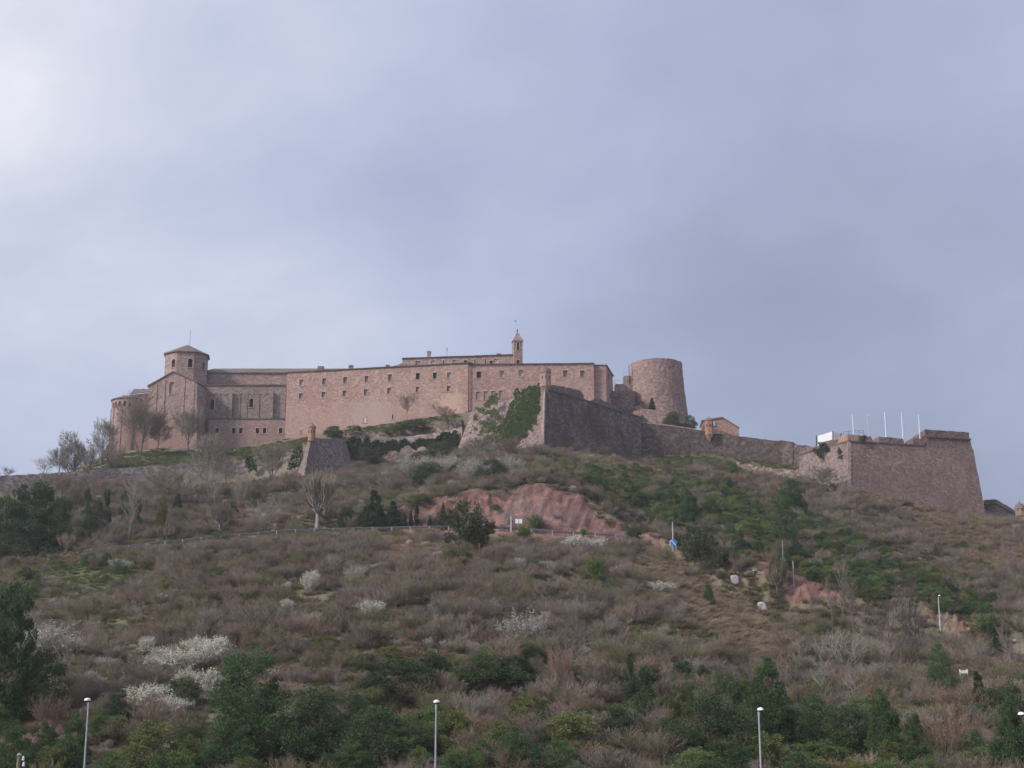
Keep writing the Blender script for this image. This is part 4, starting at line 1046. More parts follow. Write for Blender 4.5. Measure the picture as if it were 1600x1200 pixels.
# merlons with brick cheeks
def merlon(p0, p1, ptop, drop=1.0):
    a, b = W2.at(p0, 690), W2.at(p1, 690)
    za_, zb2 = tM2.z + .2, P((p0 + p1) / 2, ptop, a.y).z
    m = MB(); n_ = -W2.n
    m.prism([flat(a, za_ - .3) + n_ * .3, flat(b, za_ - .3) + n_ * .3, flat(b, za_ - .3) + n_ * 3.4, flat(a, za_ - .3) + n_ * 3.4],
            [flat(lerp(a, b, .02), zb2) + n_ * .45, flat(lerp(a, b, .97), zb2 - .1) + n_ * .45, flat(lerp(a, b, .93), zb2 - .3) + n_ * 3.2, flat(lerp(a, b, .06), zb2 - .2) + n_ * 3.2])
    o = link('merlon', rough(m.mesh('merlon'), 0.07, int(p0), 0.8), S_BASTION_R, RB)
    m = MB(); c = b + W2.t * 0.02
    m.prism([flat(c, za_ - .3) + n_ * .5, flat(c + W2.t * .25, za_ - .3) + n_ * .6, flat(c + W2.t * .25, za_ - .3) + n_ * 3, flat(c, za_ - .3) + n_ * 3],
            [flat(c - W2.t * .12, zb2 - .3) + n_ * .6, flat(c + W2.t * .05, zb2 - .35) + n_ * .7, flat(c + W2.t * .05, zb2 - .4) + n_ * 3, flat(c - W2.t * .12, zb2 - .4) + n_ * 3])
    m.build('brick_cheek', M_PINKBRICK, o)
    return o
merlon(1326, 1365, 678.3); merlon(1375, 1415, 681.5); merlon(1428, 1447, 684.0)
W3 = Wall((tL2.x, tL2.y), (tA2.x, tA2.y))
q = [(1310, 682.5), (1318, 680), (1325.5, 678.3)]
link('parapet', rough(ribbon_wall([(Vector((W3.at(a, 690).x, W3.at(a, 690).y + .3, P(a, t_, W3.at(a, 690).y).z)), Vector((W3.at(a, 690).x, W3.at(a, 690).y + .3, P(a, t_ + 14, W3.at(a, 690).y).z))) for a, t_ in q], 2.5).mesh('parapet'), .05, 33, .9), M_PINKBRICK, RB)
q = [(1251, 699), (1262, 698), (1278, 696.5), (1285, 691), (1296, 687.5), (1309, 686)]
link('parapet', rough(ribbon_wall([(Vector((W3.at(a, 690).x, W3.at(a, 690).y + .4, P(a, t_, W3.at(a, 690).y).z)), Vector((W3.at(a, 690).x, W3.at(a, 690).y + .4, P(a, t_ + 16, W3.at(a, 690).y).z))) for a, t_ in q], 2.0).mesh('parapet'), .08, 34, .9), S_BASTION_R, RB)
# flagpoles
POLES = [(1334.3, 649, 684, 'behind the brick-edged angle, next to the white hoarding'), (1358.5, 650, 688, 'faint and pinkish, second from the white hoarding'), (1385.3, 645.5, 688, 'standing over the middle merlon, third of five'), (1411.8, 646.5, 690, 'at the end of the middle merlon, fourth of five'), (1438.4, 649, 690, 'closest to the raised corner of the bastion')]
for px, pt, pb_, lb in POLES:
    Y = 262.5
    a, b = P(px, pb_ + 8, Y), P(px, pt, Y)
    o = empty('flagpole', a); tag(o, 'bare white flagpole ' + lb, 'flagpole', 'white flagpoles on the bastion')
    m = MB(); m.tube([a, Vector((a.x, a.y, b.z))], [0.10, 0.06], 8); m.build('pole', simple('faded_pink_paint', (0.55, 0.45, 0.46), .6) if px == 1358.5 else M_WHITE, o)
    m = MB(); m.lathe((a.x, a.y, 0), [(0.02, b.z), (0.09, b.z + .06), (0.09, b.z + .12), (0.02, b.z + .2)], 8); m.build('finial', M_WHITE, o)
# white hoarding
HB = empty('white_hoarding', P(1290, 700, 270)); tag(HB, 'white sheet hoarding on dark posts beside the flagpole bastion', 'hoarding')
def sheet(p0, t0, p1, t1, pb0, pb1, Y0, Y1, mat):
    a, b, c, d = P(p0, pb0, Y0), P(p1, pb1, Y1), P(p1, t1, Y1), P(p0, t0, Y0)
    m = MB(); m.extrude([a, b, c, d], (0, 0.08, 0)); return m.build('sheet', mat, HB)
sheet(1276.3, 681.5, 1300.5, 674.2, 705, 705, 271, 270, M_SHEET)
sheet(1301.5, 674.8, 1313.5, 677.8, 705, 705, 270.1, 275, M_SHEET)
for px, t_, Y in ((1275.6, 680.5, 270.9), (1301.2, 673.2, 269.8), (1314.2, 676.6, 275)):
    m = MB(); m.tube([P(px, 706, Y), P(px, t_, Y)], 0.09, 6); m.build('post', M_DARKMETAL, HB)
RL = empty('railing', P(1325, 690, 266)); tag(RL, 'thin dark metal railing behind the angle of the flagpole bastion', 'railing')
m = MB(); tops = [(1317.5, 674.5), (1326, 673.5), (1334, 673), (1342, 673), (1349.5, 672.5)]
for px, t_ in tops: m.tube([P(px, 690, 264), P(px, t_, 264)], 0.03, 5)
m.tube([P(a, b_ + .2, 264) for a, b_ in tops], 0.03, 5); m.build('rail', M_DARKMETAL, RL)
m = MB()
m.tube([P(a, b_ + 3, 264.1) for a, b_ in tops], 0.02, 5); m.build('middle_rail', M_DARKMETAL, RL)

# outwork beyond the flagpole bastion
OW = empty('low_outwork', P(1560, 812, 268)); tag(OW, 'low stone outwork with a falling coping beyond the flagpole bastion', 'wall')
a = [P(1537, 781.5, 270), P(1556.5, 780, 268), P(1592, 801, 278), P(1580, 795, 285), P(1537, 783, 282)]
m = MB(); m.prism([flat(p, 30) for p in a], a); link('wall', rough(m.mesh('wall'), .05, 41, 1.2), S_TOWER, OW)
ribbon_wall([(P(1537, 787.5, 269.9), P(1537, 789.5, 269.9)), (P(1556.6, 786.5, 267.9), P(1556.6, 788.5, 267.9)), (P(1592, 806.5, 277.9), P(1592, 808, 277.9))], .3, .12).build('cordon', M_STRING, OW)
EB = empty('end_bastion', P(1600, 815, 266)); tag(EB, 'pinkish bastion angle with a red-domed sentry box, cut by the photo edge', 'bastion')
a = [P(1591.5, 800, 265), P(1640, 795, 262), P(1660, 800, 275), P(1600, 800, 276)]; b = [P(1590.5, 830, 263.8), P(1642, 830, 261), flat(a[2], 30), flat(a[3], 30)]
m = MB(); m.prism(b, a); link('wall', rough(m.mesh('wall'), .04, 42, 1.2), S_TOWER, EB)
c = P(1594, 800, 265)
sb_ = sentry_box(EB, Vector((c.x, c.y, 0)), 0.95, P(1, 800, 264).z, P(1, 793.5, 264).z, M_PINKBRICK, corbel=False, seg=10)

# ================================================================= small bastion and ivy-grown wall
SB = empty('small_bastion', P(470, 752, 268)); tag(SB, 'small steep bastion with an orange sentry box on its sharp corner', 'bastion')
tA3, tL3, tR3 = P(486.5, 684, 272.0), P(481.5, 688, 276), P(545, 687.5, 287)
bA3, bL3, bR3 = P(470.5, 766, 266.5), P(452, 768, 270.5), P(560, 752, 281)
m = MB(); m.prism([bA3, bR3, flat(P(545, 690, 291), 30), flat(P(484, 690, 287), 30), bL3], [tA3, tR3, flat(P(545, 687, 291), tR3.z), flat(P(486, 687, 287), tA3.z), tL3])
link('wall', rough(m.mesh('wall'), .05, 51, 1.2), S_SMALL, SB)
c = P(487, 680, 272.6)
sentry_box(SB, Vector((c.x, c.y, 0)), 0.74, P(1, 684, 272.6).z - .1, P(1, 668.5, 272.6).z, M_ORANGE, corbel=False, seg=12, label='small orange brick sentry box with a grey dome', dome=.8)
IW = empty('ivy_grown_wall', P(640, 715, 287)); tag(IW, 'retaining wall half hidden by ivy between the small bastion and the middle bastion', 'wall')
q = [(540, 687, 287.5), (575, 685.5, 288.5), (610, 684, 289.5), (645, 681, 290), (680, 676, 289.5), (722, 667.5, 288)]
link('wall', rough(ribbon_wall([(P(a, b_, Y), P(a, b_ + 62, Y - 1.2)) for a, b_, Y in q], 1.8).mesh('wall'), .07, 52, 1.2), S_OUTER, IW)
TR = empty('rubble_retaining_wall', P(600, 680, 294)); tag(TR, 'low reddish rubble wall holding the grass bank under the long wing', 'wall')
q = [(528, 679, 293), (545, 676, 293.5), (570, 676, 294), (600, 675, 294.5), (632, 673.5, 294.5), (655, 669, 294), (672, 665, 293.5), (694, 661, 293), (722, 656, 292)]
link('wall', rough(ribbon_wall([(P(a, b_, Y), P(a, b_ + 18, Y - .6)) for a, b_, Y in q], 1.2).mesh('wall'), .12, 53, .9), S_RUBBLE, TR)
RU = empty('ruined_wall_stub', P(607, 722, 272)); tag(RU, 'stub of a broken pinkish wall among the scrub below the ivy', 'wall')
q = [(594.5, 716), (597, 713.5), (602, 714), (606, 711), (611, 712), (613, 707.5), (617.5, 706.5), (619, 711), (621.5, 716)]
link('wall', rough(ribbon_wall([(P(a, b_, 276), P(a, 738, 275.5)) for a, b_ in q], 1.0).mesh('wall'), .1, 54, .7), S_RUBBLE, RU)
# outer wall on the left
OL = empty('outer_wall', P(200, 765, 268)); tag(OL, 'long low weathered outer wall below the church, bare trees in front', 'wall')
q = [(-420, 782, 253), (-200, 765, 254.5), (-60, 749, 256), (0, 743.5, 257.5), (50, 741, 261), (100, 738, 264), (140, 735.5, 266.5), (170, 732, 269), (200, 731.5, 271), (250, 727.5, 273.8), (290, 725, 276.5), (322, 721.5, 278.5), (350, 719.5, 280), (388.5, 717.5, 281.5)]
link('wall', rough(ribbon_wall([(P(a, b_, Y), P(a, b_ + 62, Y - 1.0)) for a, b_, Y in q], 1.5).mesh('wall'), .1, 55, 1.2), S_OUTER, OL)
# ---------------------------------------------------------------- plant prototypes, all of unit height and about unit width
def tri_mesh(name, parts, mat):
    """parts: list of (verts Nx3, faces Mx3, shade N)"""
    vs, fs, sh = [], [], []; b = 0
    for v, f, s in parts:
        vs.append(v); fs.append(f + b); sh.append(s); b += len(v)
    v = np.concatenate(vs).astype(np.float32); f = np.concatenate(fs).astype(np.int32); s = np.concatenate(sh).astype(np.float32)
    me = bpy.data.meshes.new(name)
    me.vertices.add(len(v)); me.vertices.foreach_set('co', v.ravel())
    me.loops.add(f.size); me.polygons.add(len(f))
    me.loops.foreach_set('vertex_index', f.ravel())
    me.polygons.foreach_set('loop_start', np.arange(0, f.size, 3, dtype=np.int32))
    a = me.attributes.new('shade', 'FLOAT', 'POINT'); a.data.foreach_set('value', s)
    me.update(calc_edges=True)
    me.materials.append(mat)
    return me

def unit(v): return v / (np.linalg.norm(v, axis=-1, keepdims=True) + 1e-9)

def leaves(pts, L, W, r, up=0.3, dirs=None):
    n = len(pts)
    d = unit(r.normal(size=(n, 3)) + np.array([0, 0, up])) if dirs is None else unit(dirs + 0.5 * r.normal(size=(n, 3)))
    s = unit(np.cross(d, r.normal(size=(n, 3))))
    k = (0.6 + 0.8 * r.rand(n, 1))
    a = pts - d * L * k * 0.5; b = pts + s * W * k; c = pts + d * L * k * 0.5; e = pts - s * W * k
    v = np.stack([a, b, c, e], 1).reshape(-1, 3)
    i = np.arange(n)[:, None] * 4
    f = np.concatenate([i + np.array([[0, 1, 2]]), i + np.array([[0, 2, 3]])], 0)
    return v, f, np.repeat(r.rand(n), 4)

def twigs(segs, r, mn=0.0):
    """segs: array (n, 8): p0, p1, r0, r1 -> three-sided tapering tubes"""
    s = np.array(segs, float); n = len(s)
    p0, p1, r0, r1 = s[:, :3], s[:, 3:6], np.maximum(s[:, 6:7], mn), np.maximum(s[:, 7:8], mn * 0.7)
    d = unit(p1 - p0); a = unit(np.cross(d, np.where(np.abs(d[:, 2:3]) > 0.9, [[1., 0, 0]], [[0, 0, 1.]]))); b = np.cross(d, a)
    ring = [a, -0.5 * a + 0.866 * b, -0.5 * a - 0.866 * b]
    v = np.stack([p0 + q * r0 for q in ring] + [p1 + q * r1 for q in ring], 1).reshape(-1, 3)
    i = np.arange(n)[:, None] * 6
    f = np.concatenate([i + np.array([t]) for t in ((0, 1, 4), (0, 4, 3), (1, 2, 5), (1, 5, 4), (2, 0, 3), (2, 3, 5))], 0)
    return v, f, np.repeat(r.rand(n), 6)

def grow(r, p, d, L, rad, lev, levels, nch, ang, ratio, wig, up, out, nseg=3, start=0.3, taper=0.5):
    p = np.array(p, float); d = unit(np.array(d, float)); nodes = []
    for k in range(nseg):
        d = unit(d + r.normal(size=3) * wig + np.array([0, 0, up]))
        q = p + d * L / nseg
        ra = rad * (1 - (1 - taper) * k / nseg); rb = rad * (1 - (1 - taper) * (k + 1) / nseg)
        out.append((*p, *q, ra, rb, lev)); nodes.append((p, q, d, rb)); p = q
    if lev < levels:
        n = nch[lev]
        az = r.rand() * 6.28
        for c in range(n):
            t = start + (1 - start) * (c + r.rand()) / n
            k = min(int(t * nseg), nseg - 1); a, b, dd, rb = nodes[k]; f = t * nseg - k
            o = a + (b - a) * min(f, 1)
            s1 = unit(np.cross(dd, [0.3, 0.2, 1.0])); s2 = np.cross(dd, s1)
            az += 2.4 + r.normal() * 0.4
            an = ang[lev] * (0.75 + 0.5 * r.rand())
            nd = dd * math.cos(an) + (s1 * math.cos(az) + s2 * math.sin(az)) * math.sin(an)
            grow(r, o, nd, L * ratio[lev] * (0.7 + 0.6 * r.rand()) * (1.1 - 0.4 * t), rb * 0.62, lev + 1, levels, nch, ang, ratio, wig * 1.1, up, out, nseg, 0.25, 0.45)

def fit(arrs, w=1.0, h=1.0):
    """scale point arrays together so the plant is h high and w wide, foot at the origin"""
    allp = np.concatenate([a for a in arrs])
    top = np.percentile(allp[:, 2], 99.7); rad = np.percentile(np.hypot(allp[:, 0], allp[:, 1]), 98)
    return np.array([w / 2 / rad, w / 2 / rad, h / top])

def proto_bare(seed, levels=3, nch=(6, 6, 5), trunk=0.018, ang=(0.75, 0.7, 0.7), ratio=(0.6, 0.6, 0.55), up=0.10, wig=0.10, start=0.3, split=1, twig_min=0.0022, stems=1, lean=0.0):
    r = np.random.RandomState(seed); out = []
    for k in range(stems):
        a = k * 2.4 + r.rand(); ln = lean * (0.4 + 0.8 * r.rand())
        grow(r, (0.03 * math.cos(a) * (stems > 1), 0.03 * math.sin(a) * (stems > 1), 0), (ln * math.cos(a), ln * math.sin(a), 1), (0.75 + 0.2 * r.rand()) if stems > 1 else 0.9, trunk * (1 if stems == 1 else 0.6), 0, levels, nch, ang, ratio, wig, up, out, 4, start)
    s = np.array(out); sc = fit([s[:, 3:6]])
    s[:, :3] *= sc; s[:, 3:6] *= sc
    s[0, 2] = -0.03
    lev = s[:, 8]
    t = s[lev <= split][:, :8]; c = s[lev > split][:, :8]
    return twigs(t, r), twigs(c, r, twig_min), c[:, 3:6], c[:, 3:6] - c[:, :3]

class Proto:
    """list of parts: (part name, mesh)"""
    def __init__(s, parts): s.parts = parts
PR = {}
def proto_tree(key, parts): PR.setdefault(key, []).append(Proto(parts))

def bare_tree(key, n, bark, twig, seed, **kw):
    for i in range(n):
        a, b, _, _ = proto_bare(seed + i, **kw)
        proto_tree(key, [('trunk', tri_mesh('trunk', [a], PM(bark))), ('crown', tri_mesh('crown', [b], PM(twig, trans=0)))])
bare_tree('bare', 3, 'BARK_GREY', 'TWIG_BROWN', 100, levels=3, nch=(10, 10, 9), twig_min=0.0032)
bare_tree('bare_grey', 2, 'BARK_GREY', 'TWIG_GREY', 110, levels=3, nch=(9, 8, 8), twig_min=0.0028)
bare_tree('bare_big', 2, 'BARK_GREY', 'TWIG_BROWN', 120, levels=3, nch=(8, 12, 14), ang=(0.85, 0.7, 0.7), ratio=(0.75, 0.55, 0.5), start=0.25, twig_min=0.0020, up=0.16, trunk=0.024, stems=3, lean=0.5)
bare_tree('sapling', 3, 'BARK_PALE', 'TWIG_PURPLE', 130, levels=2, nch=(18, 8), ang=(0.55, 0.6), ratio=(0.38, 0.5), up=0.14, split=0, trunk=0.014, start=0.2, twig_min=0.0036)
bare_tree('sapling_dark', 3, 'BARK_GREY', 'TWIG_DARK', 135, levels=2, nch=(20, 9), ang=(0.55, 0.6), ratio=(0.40, 0.5), up=0.14, split=0, trunk=0.014, start=0.12, twig_min=0.004)
bare_tree('birch', 2, 'BARK_PALE', 'TWIG_GREY', 140, levels=2, nch=(18, 7), ang=(0.6, 0.6), ratio=(0.38, 0.5), up=0.12, split=0, trunk=0.014, start=0.25, twig_min=0.0022)
bare_tree('thicket', 3, 'BARK_GREY', 'TWIG_PURPLE', 150, levels=2, nch=(11, 6), ang=(0.5, 0.6), ratio=(0.45, 0.5), up=0.06, split=0, trunk=0.014, stems=11, lean=0.55, start=0.25, twig_min=0.0032)
bare_tree('thicket_brown', 3, 'BARK_GREY', 'TWIG_BROWN', 160, levels=2, nch=(11, 6), ang=(0.5, 0.6), ratio=(0.45, 0.5), up=0.03, split=0, trunk=0.014, stems=11, lean=0.75, start=0.2, twig_min=0.0032)
bare_tree('thicket_grey', 2, 'BARK_PALE', 'TWIG_GREY', 170, levels=2, nch=(8, 5), ang=(0.5, 0.6), ratio=(0.45, 0.5), up=0.06, split=0, trunk=0.013, stems=8, lean=0.5, start=0.3, twig_min=0.0026)
bare_tree('thicket_olive', 2, 'BARK_GREY', 'TWIG_OLIVE', 172, levels=2, nch=(11, 6), ang=(0.5, 0.6), ratio=(0.45, 0.5), up=0.03, split=0, trunk=0.014, stems=11, lean=0.75, start=0.2, twig_min=0.0034)
bare_tree('thicket_rust', 2, 'BARK_GREY', 'TWIG_RUST', 175, levels=2, nch=(11, 6), ang=(0.5, 0.6), ratio=(0.45, 0.5), up=0.05, split=0, trunk=0.014, stems=10, lean=0.7, start=0.2, twig_min=0.0034)
bare_tree('dead', 2, 'BARK_DARK', 'BARK_DARK', 178, levels=2, nch=(9, 5), ang=(0.7, 0.7), ratio=(0.4, 0.5), up=0.06, split=0, trunk=0.02, start=0.35, twig_min=0.004)

def budding(key, n, bark, leaf, seed, nl, L, W, **kw):
    """bare frame with a veil of young leaves"""
    for i in range(n):
        r = np.random.RandomState(seed + 50 + i)
        a, b, tips, dr = proto_bare(seed + i, **kw)
        k = r.randint(0, len(tips), nl)
        p = tips[k] - dr[k] * r.rand(nl, 1) + r.normal(size=(nl, 3)) * 0.012
        lv = leaves(p, L, W, r, 0.4)
        proto_tree(key, [('trunk', tri_mesh('trunk', [a], PM(bark))), ('twigs', tri_mesh('twigs', [b], PM('TWIG_GREY', trans=0))), ('crown', tri_mesh('crown', [lv], PM(leaf)))])
B_TREE = dict(levels=3, nch=(11, 9, 9), twig_min=0.0026, start=0.15, ratio=(0.7, 0.6, 0.55))
budding('bud_tree', 3, 'BARK_GREY', 'TWIG_BUD', 200, 7000, 0.016, 0.005, **B_TREE)
budding('willow', 3, 'BARK_GREY', 'LEAF_OLIVE', 210, 8000, 0.034, 0.010, levels=3, nch=(6, 6, 5), stems=4, lean=0.5, trunk=0.012, start=0.1, twig_min=0.0015)
budding('bright_bush', 3, 'BARK_GREY', 'LEAF_BRIGHT', 220, 4200, 0.05, 0.014, levels=2, nch=(9, 6), stems=8, lean=0.6, trunk=0.008, start=0.1, split=0, twig_min=0.002)
budding('yellow_bush', 2, 'BARK_GREY', 'LEAF_YELLOW', 230, 1500, 0.04, 0.010, levels=2, nch=(9, 6), stems=8, lean=0.55, trunk=0.008, start=0.1, split=0, twig_min=0.002)
budding('blossom', 3, 'BARK_DARK', 'PETAL', 240, 5600, 0.030, 0.012, levels=2, nch=(11, 7), stems=9, lean=0.75, trunk=0.008, start=0.12, split=0, twig_min=0.0022)
budding('blossom_grey', 3, 'BARK_DARK', 'PETAL_GREY', 250, 4500, 0.026, 0.010, levels=2, nch=(11, 7), stems=9, lean=0.85, trunk=0.008, start=0.12, split=0, twig_min=0.0024)

def clump_crown(r, K, env, nl, cl, flat, L, W, up):
    """leaves gathered in clumps whose centres follow an envelope: env(t) = radius at height t"""
    P_, D_ = [], []
    cs = []
    while len(cs) < K:
        t = r.rand(); rad = env(t)
        if r.rand() * 0.5 > rad: continue
        a = r.rand() * 6.283; rr = rad * (0.35 + 0.65 * math.sqrt(r.rand()))
        cs.append(np.array([rr * math.cos(a), rr * math.sin(a), t]))
    per = nl // K
    for c in cs:
        sz = cl * (0.55 + 0.9 * r.rand())
        n = int(per * (0.6 + 0.8 * r.rand()))
        q = unit(r.normal(size=(n, 3))) * (r.rand(n, 1) ** 0.45) * sz * np.array([1, 1, flat])
        q[:, 2] -= np.hypot(q[:, 0], q[:, 1]) * 0.25 * (1 - flat)
        P_.append(c + q); D_.append(unit(q + 0.4 * unit(c - np.array([0, 0, 0.4])) * sz))
    p = np.concatenate(P_); d = np.concatenate(D_)
    return leaves(p, L, W, r, up, d), np.array(cs)

def limbs(r, cs, trunk_h, tr, lean=0.03):
    segs = []; pts = [np.zeros(3)]
    for k in range(1, 7): pts.append(np.array([lean * r.normal(), lean * r.normal(), 0]) * k / 3 + np.array([0, 0, trunk_h * k / 6]))
    pts[0][2] = -0.03
    for k in range(6): segs.append((*pts[k], *pts[k + 1], tr * (1 - 0.13 * k), tr * (1 - 0.13 * (k + 1))))
    for c in cs:
        z = np.clip(c[2] - 0.10 - 0.2 * math.hypot(c[0], c[1]), 0.08, trunk_h); k = min(int(z / trunk_h * 6), 5)
        a = pts[k] + (pts[k + 1] - pts[k]) * (z / trunk_h * 6 - k); m = (a + c) / 2 + np.array([0, 0, -0.02]) + r.normal(size=3) * 0.01
        w = tr * 0.28
        segs += [(*a, *m, w, w * .7), (*m, *c, w * .7, w * .3)]
    return twigs(segs, r)

def leafy(key, n, leaf, bark, seed, env, K, nl, cl, flat, L, W, up=0.2, trunk_h=0.85, tr=0.02):
    for i in range(n):
        r = np.random.RandomState(seed + i)
        lv, cs = clump_crown(r, K, env, nl, cl, flat, L, W, up)
        proto_tree(key, [('trunk', tri_mesh('trunk', [limbs(r, cs, trunk_h, tr)], PM(bark))), ('crown', tri_mesh('crown', [lv], PM(leaf)))])
pine_env = lambda t: 0.0 if t < 0.06 else 0.48 * min(1, (t - 0.06) / 0.16) * (1 - max(0, (t - 0.24)) / 0.79) ** 0.8
dome_env = lambda t: 0.0 if t < 0.05 else 0.47 * math.sqrt(max(0, 1 - ((t - 0.42) / 0.6) ** 2))
bush_env = lambda t: 0.47 * math.sqrt(max(0, 1 - (t / 1.0) ** 2)) + 0.02
cone_env = lambda t: 0.0 if t < 0.03 else 0.46 * (1 - t) ** 0.85 * min(1, t / 0.08)
cyp_env = lambda t: 0.42 * min(1, (t + 0.05) / 0.2) * (1 - t ** 2.2)
leafy('pine', 3, 'PINE_MID', 'BARK_DARK', 300, pine_env, 95, 17000, 0.12, 0.6, 0.030, 0.0055, 0.3)
leafy('pine_dark', 3, 'PINE_DARK', 'BARK_DARK', 310, pine_env, 90, 16000, 0.125, 0.65, 0.032, 0.007, 0.3)
leafy('pine_light', 2, 'PINE_LIGHT', 'BARK_DARK', 320, pine_env, 75, 14000, 0.12, 0.7, 0.034, 0.0055, 0.5)
leafy('pine_round', 2, 'PINE_MID', 'BARK_DARK', 330, dome_env, 70, 9000, 0.12, 0.6, 0.034, 0.006, 0.5)
leafy('belt_bush', 2, 'GREEN_BELT', 'BARK_DARK', 336, dome_env, 70, 9000, 0.13, 0.7, 0.036, 0.010, 0.4)
leafy('belt_olive', 2, 'OLIVE_BELT', 'BARK_DARK', 338, bush_env, 70, 9000, 0.13, 0.85, 0.034, 0.010, 0.4, trunk_h=0.6)
leafy('bright_pine', 2, 'LEAF_BRIGHT', 'BARK_DARK', 335, dome_env, 60, 8000, 0.12, 0.6, 0.034, 0.006, 0.6)
broad_env = lambda t: 0.0 if t < 0.04 else 0.48 * math.sqrt(max(0, 1 - ((t - 0.34) / 0.67) ** 2)) * (0.82 + 0.18 * math.sin(t * 23))
leafy('pine_broad', 3, 'PINE_DARK', 'BARK_DARK', 315, broad_env, 100, 17000, 0.12, 0.6, 0.032, 0.0075, 0.3)
leafy('pine_broad_mid', 2, 'PINE_MID', 'BARK_DARK', 325, broad_env, 110, 19000, 0.115, 0.6, 0.028, 0.0055, 0.3)
leafy('fir', 2, 'FIR_DARK', 'BARK_DARK', 340, cone_env, 110, 14000, 0.10, 0.6, 0.034, 0.012, 0.1)
leafy('cypress', 2, 'FIR_DARK', 'BARK_DARK', 350, cyp_env, 80, 8000, 0.12, 1.2, 0.05, 0.02, 0.8)
leafy('yellow_cypress', 1, 'LEAF_YELLOW', 'BARK_DARK', 355, cyp_env, 70, 7000, 0.12, 1.2, 0.04, 0.014, 0.8)
leafy('bush_dark', 3, 'LEAF_DARK', 'BARK_DARK', 360, bush_env, 80, 13000, 0.13, 0.85, 0.028, 0.009, 0.3, trunk_h=0.6)
leafy('bush_olive', 3, 'LEAF_OLIVE', 'BARK_DARK', 370, bush_env, 80, 12000, 0.13, 0.85, 0.026, 0.008, 0.4, trunk_h=0.6)
leafy('bush_light', 2, 'PINE_LIGHT', 'BARK_DARK', 380, bush_env, 45, 6000, 0.14, 0.9, 0.045, 0.008, 0.9, trunk_h=0.6)
leafy('ivy_tree', 2, 'LEAF_DARK', 'BARK_DARK', 390, lambda t: 0.40 * (0.6 + 0.4 * math.sin(t * 9)) * (1 - t ** 4), 80, 11000, 0.12, 1.0, 0.034, 0.014, 0.2)
# pollarded plane: stout pale trunk, gnarled limbs ending in knuckles that throw a brush of thin shoots
for i in range(3):
    r = np.random.RandomState(400 + i); out = []; segs = []; shoots = []
    th = 0.30
    for k in range(3): segs.append((0.01 * k, 0, th * k / 3 - (0.03 if k == 0 else 0), 0.01 * (k + 1), 0, th * (k + 1) / 3, 0.05 - 0.006 * k, 0.044 - 0.006 * k))
    nl = 9
    for k in range(nl):
        a = 6.283 * k / nl + r.normal() * 0.2; el = 0.0 + 0.42 * r.rand(); p = np.array([0.03, 0, th - 0.02])
        d = np.array([math.cos(a) * math.cos(el), math.sin(a) * math.cos(el), math.sin(el)]); rad = 0.026
        for j in range(4):
            d = unit(d + r.normal(size=3) * 0.22 + np.array([0, 0, 0.10])); q = p + d * 0.115
            segs.append((*p, *q, rad, rad * 0.86)); rad *= 0.86
            if j >= 1:
                d2 = unit(d + r.normal(size=3) * 0.7 + np.array([0, 0, .3])); q2 = q + d2 * 0.075
                segs.append((*q, *q2, rad * .8, rad * .75))
                for _ in range(14):
                    d3 = unit(d2 * 0.5 + np.array([0, 0, 0.9]) + r.normal(size=3) * 0.28); shoots.append((*q2, *(q2 + d3 * (0.12 + 0.24 * r.rand())), 0.006, 0.0035))
            p = q
        for _ in range(20):
            d3 = unit(d * 0.4 + np.array([0, 0, 0.9]) + r.normal(size=3) * 0.28); shoots.append((*p, *(p + d3 * (0.14 + 0.24 * r.rand())), 0.006, 0.0035))
    s = np.array(segs); h = np.array(shoots); sc = fit([s[:, 3:6], h[:, 3:6]])
    for A in (s, h): A[:, :3] *= sc; A[:, 3:6] *= sc
    proto_tree('plane', [('trunk', tri_mesh('trunk', [twigs(s, r)], PM('BARK_PALE'))), ('crown', tri_mesh('crown', [twigs(h, r)], PM('TWIG_BROWN', trans=0)))])
    lv = leaves(h[r.randint(0, len(h), 1500), 3:6] + r.normal(size=(1500, 3)) * 0.03, 0.03, 0.009, r)
    proto_tree('plane_bud', [('trunk', PR['plane'][-1].parts[0][1]), ('shoots', PR['plane'][-1].parts[1][1]), ('crown', tri_mesh('crown', [lv], PM('TWIG_BUD')))])

_cnt = {}; PLACED = []
def put(kind, px, py, w, h, label, cat='tree', name=None, group=None, sink=0.0, loc=None):
    """one plant: foot at photo pixel (px,py), w x h pixels there"""
    i = _cnt.get(kind, 0); _cnt[kind] = i + 1
    pr = PR[kind][i % len(PR[kind])]
    p = loc or ground(px, py)
    k = p.y / FPX * 1.03
    rr = random.Random(int(px * 7 + py * 13))
    nm = name or {'bush': 'bush', 'shrub': 'shrub', 'tree': 'tree', 'pine': 'pine_tree', 'conifer': 'conifer_tree', 'sapling': 'sapling', 'thicket': 'bare_shrub', 'blossom bush': 'blossoming_shrub', 'cypress': 'cypress_tree'}.get(cat, 'tree')
    o = empty(nm, (p.x, p.y, p.z - sink * h * k), rr.uniform(0, 6.283), (w * k, w * k, h * k))
    tag(o, label, cat, group)
    bushy = cat in ('bush', 'shrub', 'thicket', 'blossom bush')
    for pn, me in pr.parts:
        if bushy: pn = {'trunk': 'stems', 'crown': 'blossom' if cat == 'blossom bush' else ('twigs' if kind.startswith('thicket') else 'foliage')}.get(pn, pn)
        c = bpy.data.objects.new(pn, me); C.objects.link(c); c.parent = o
    PLACED.append((p.x, p.y, w * k / 2))
    return o
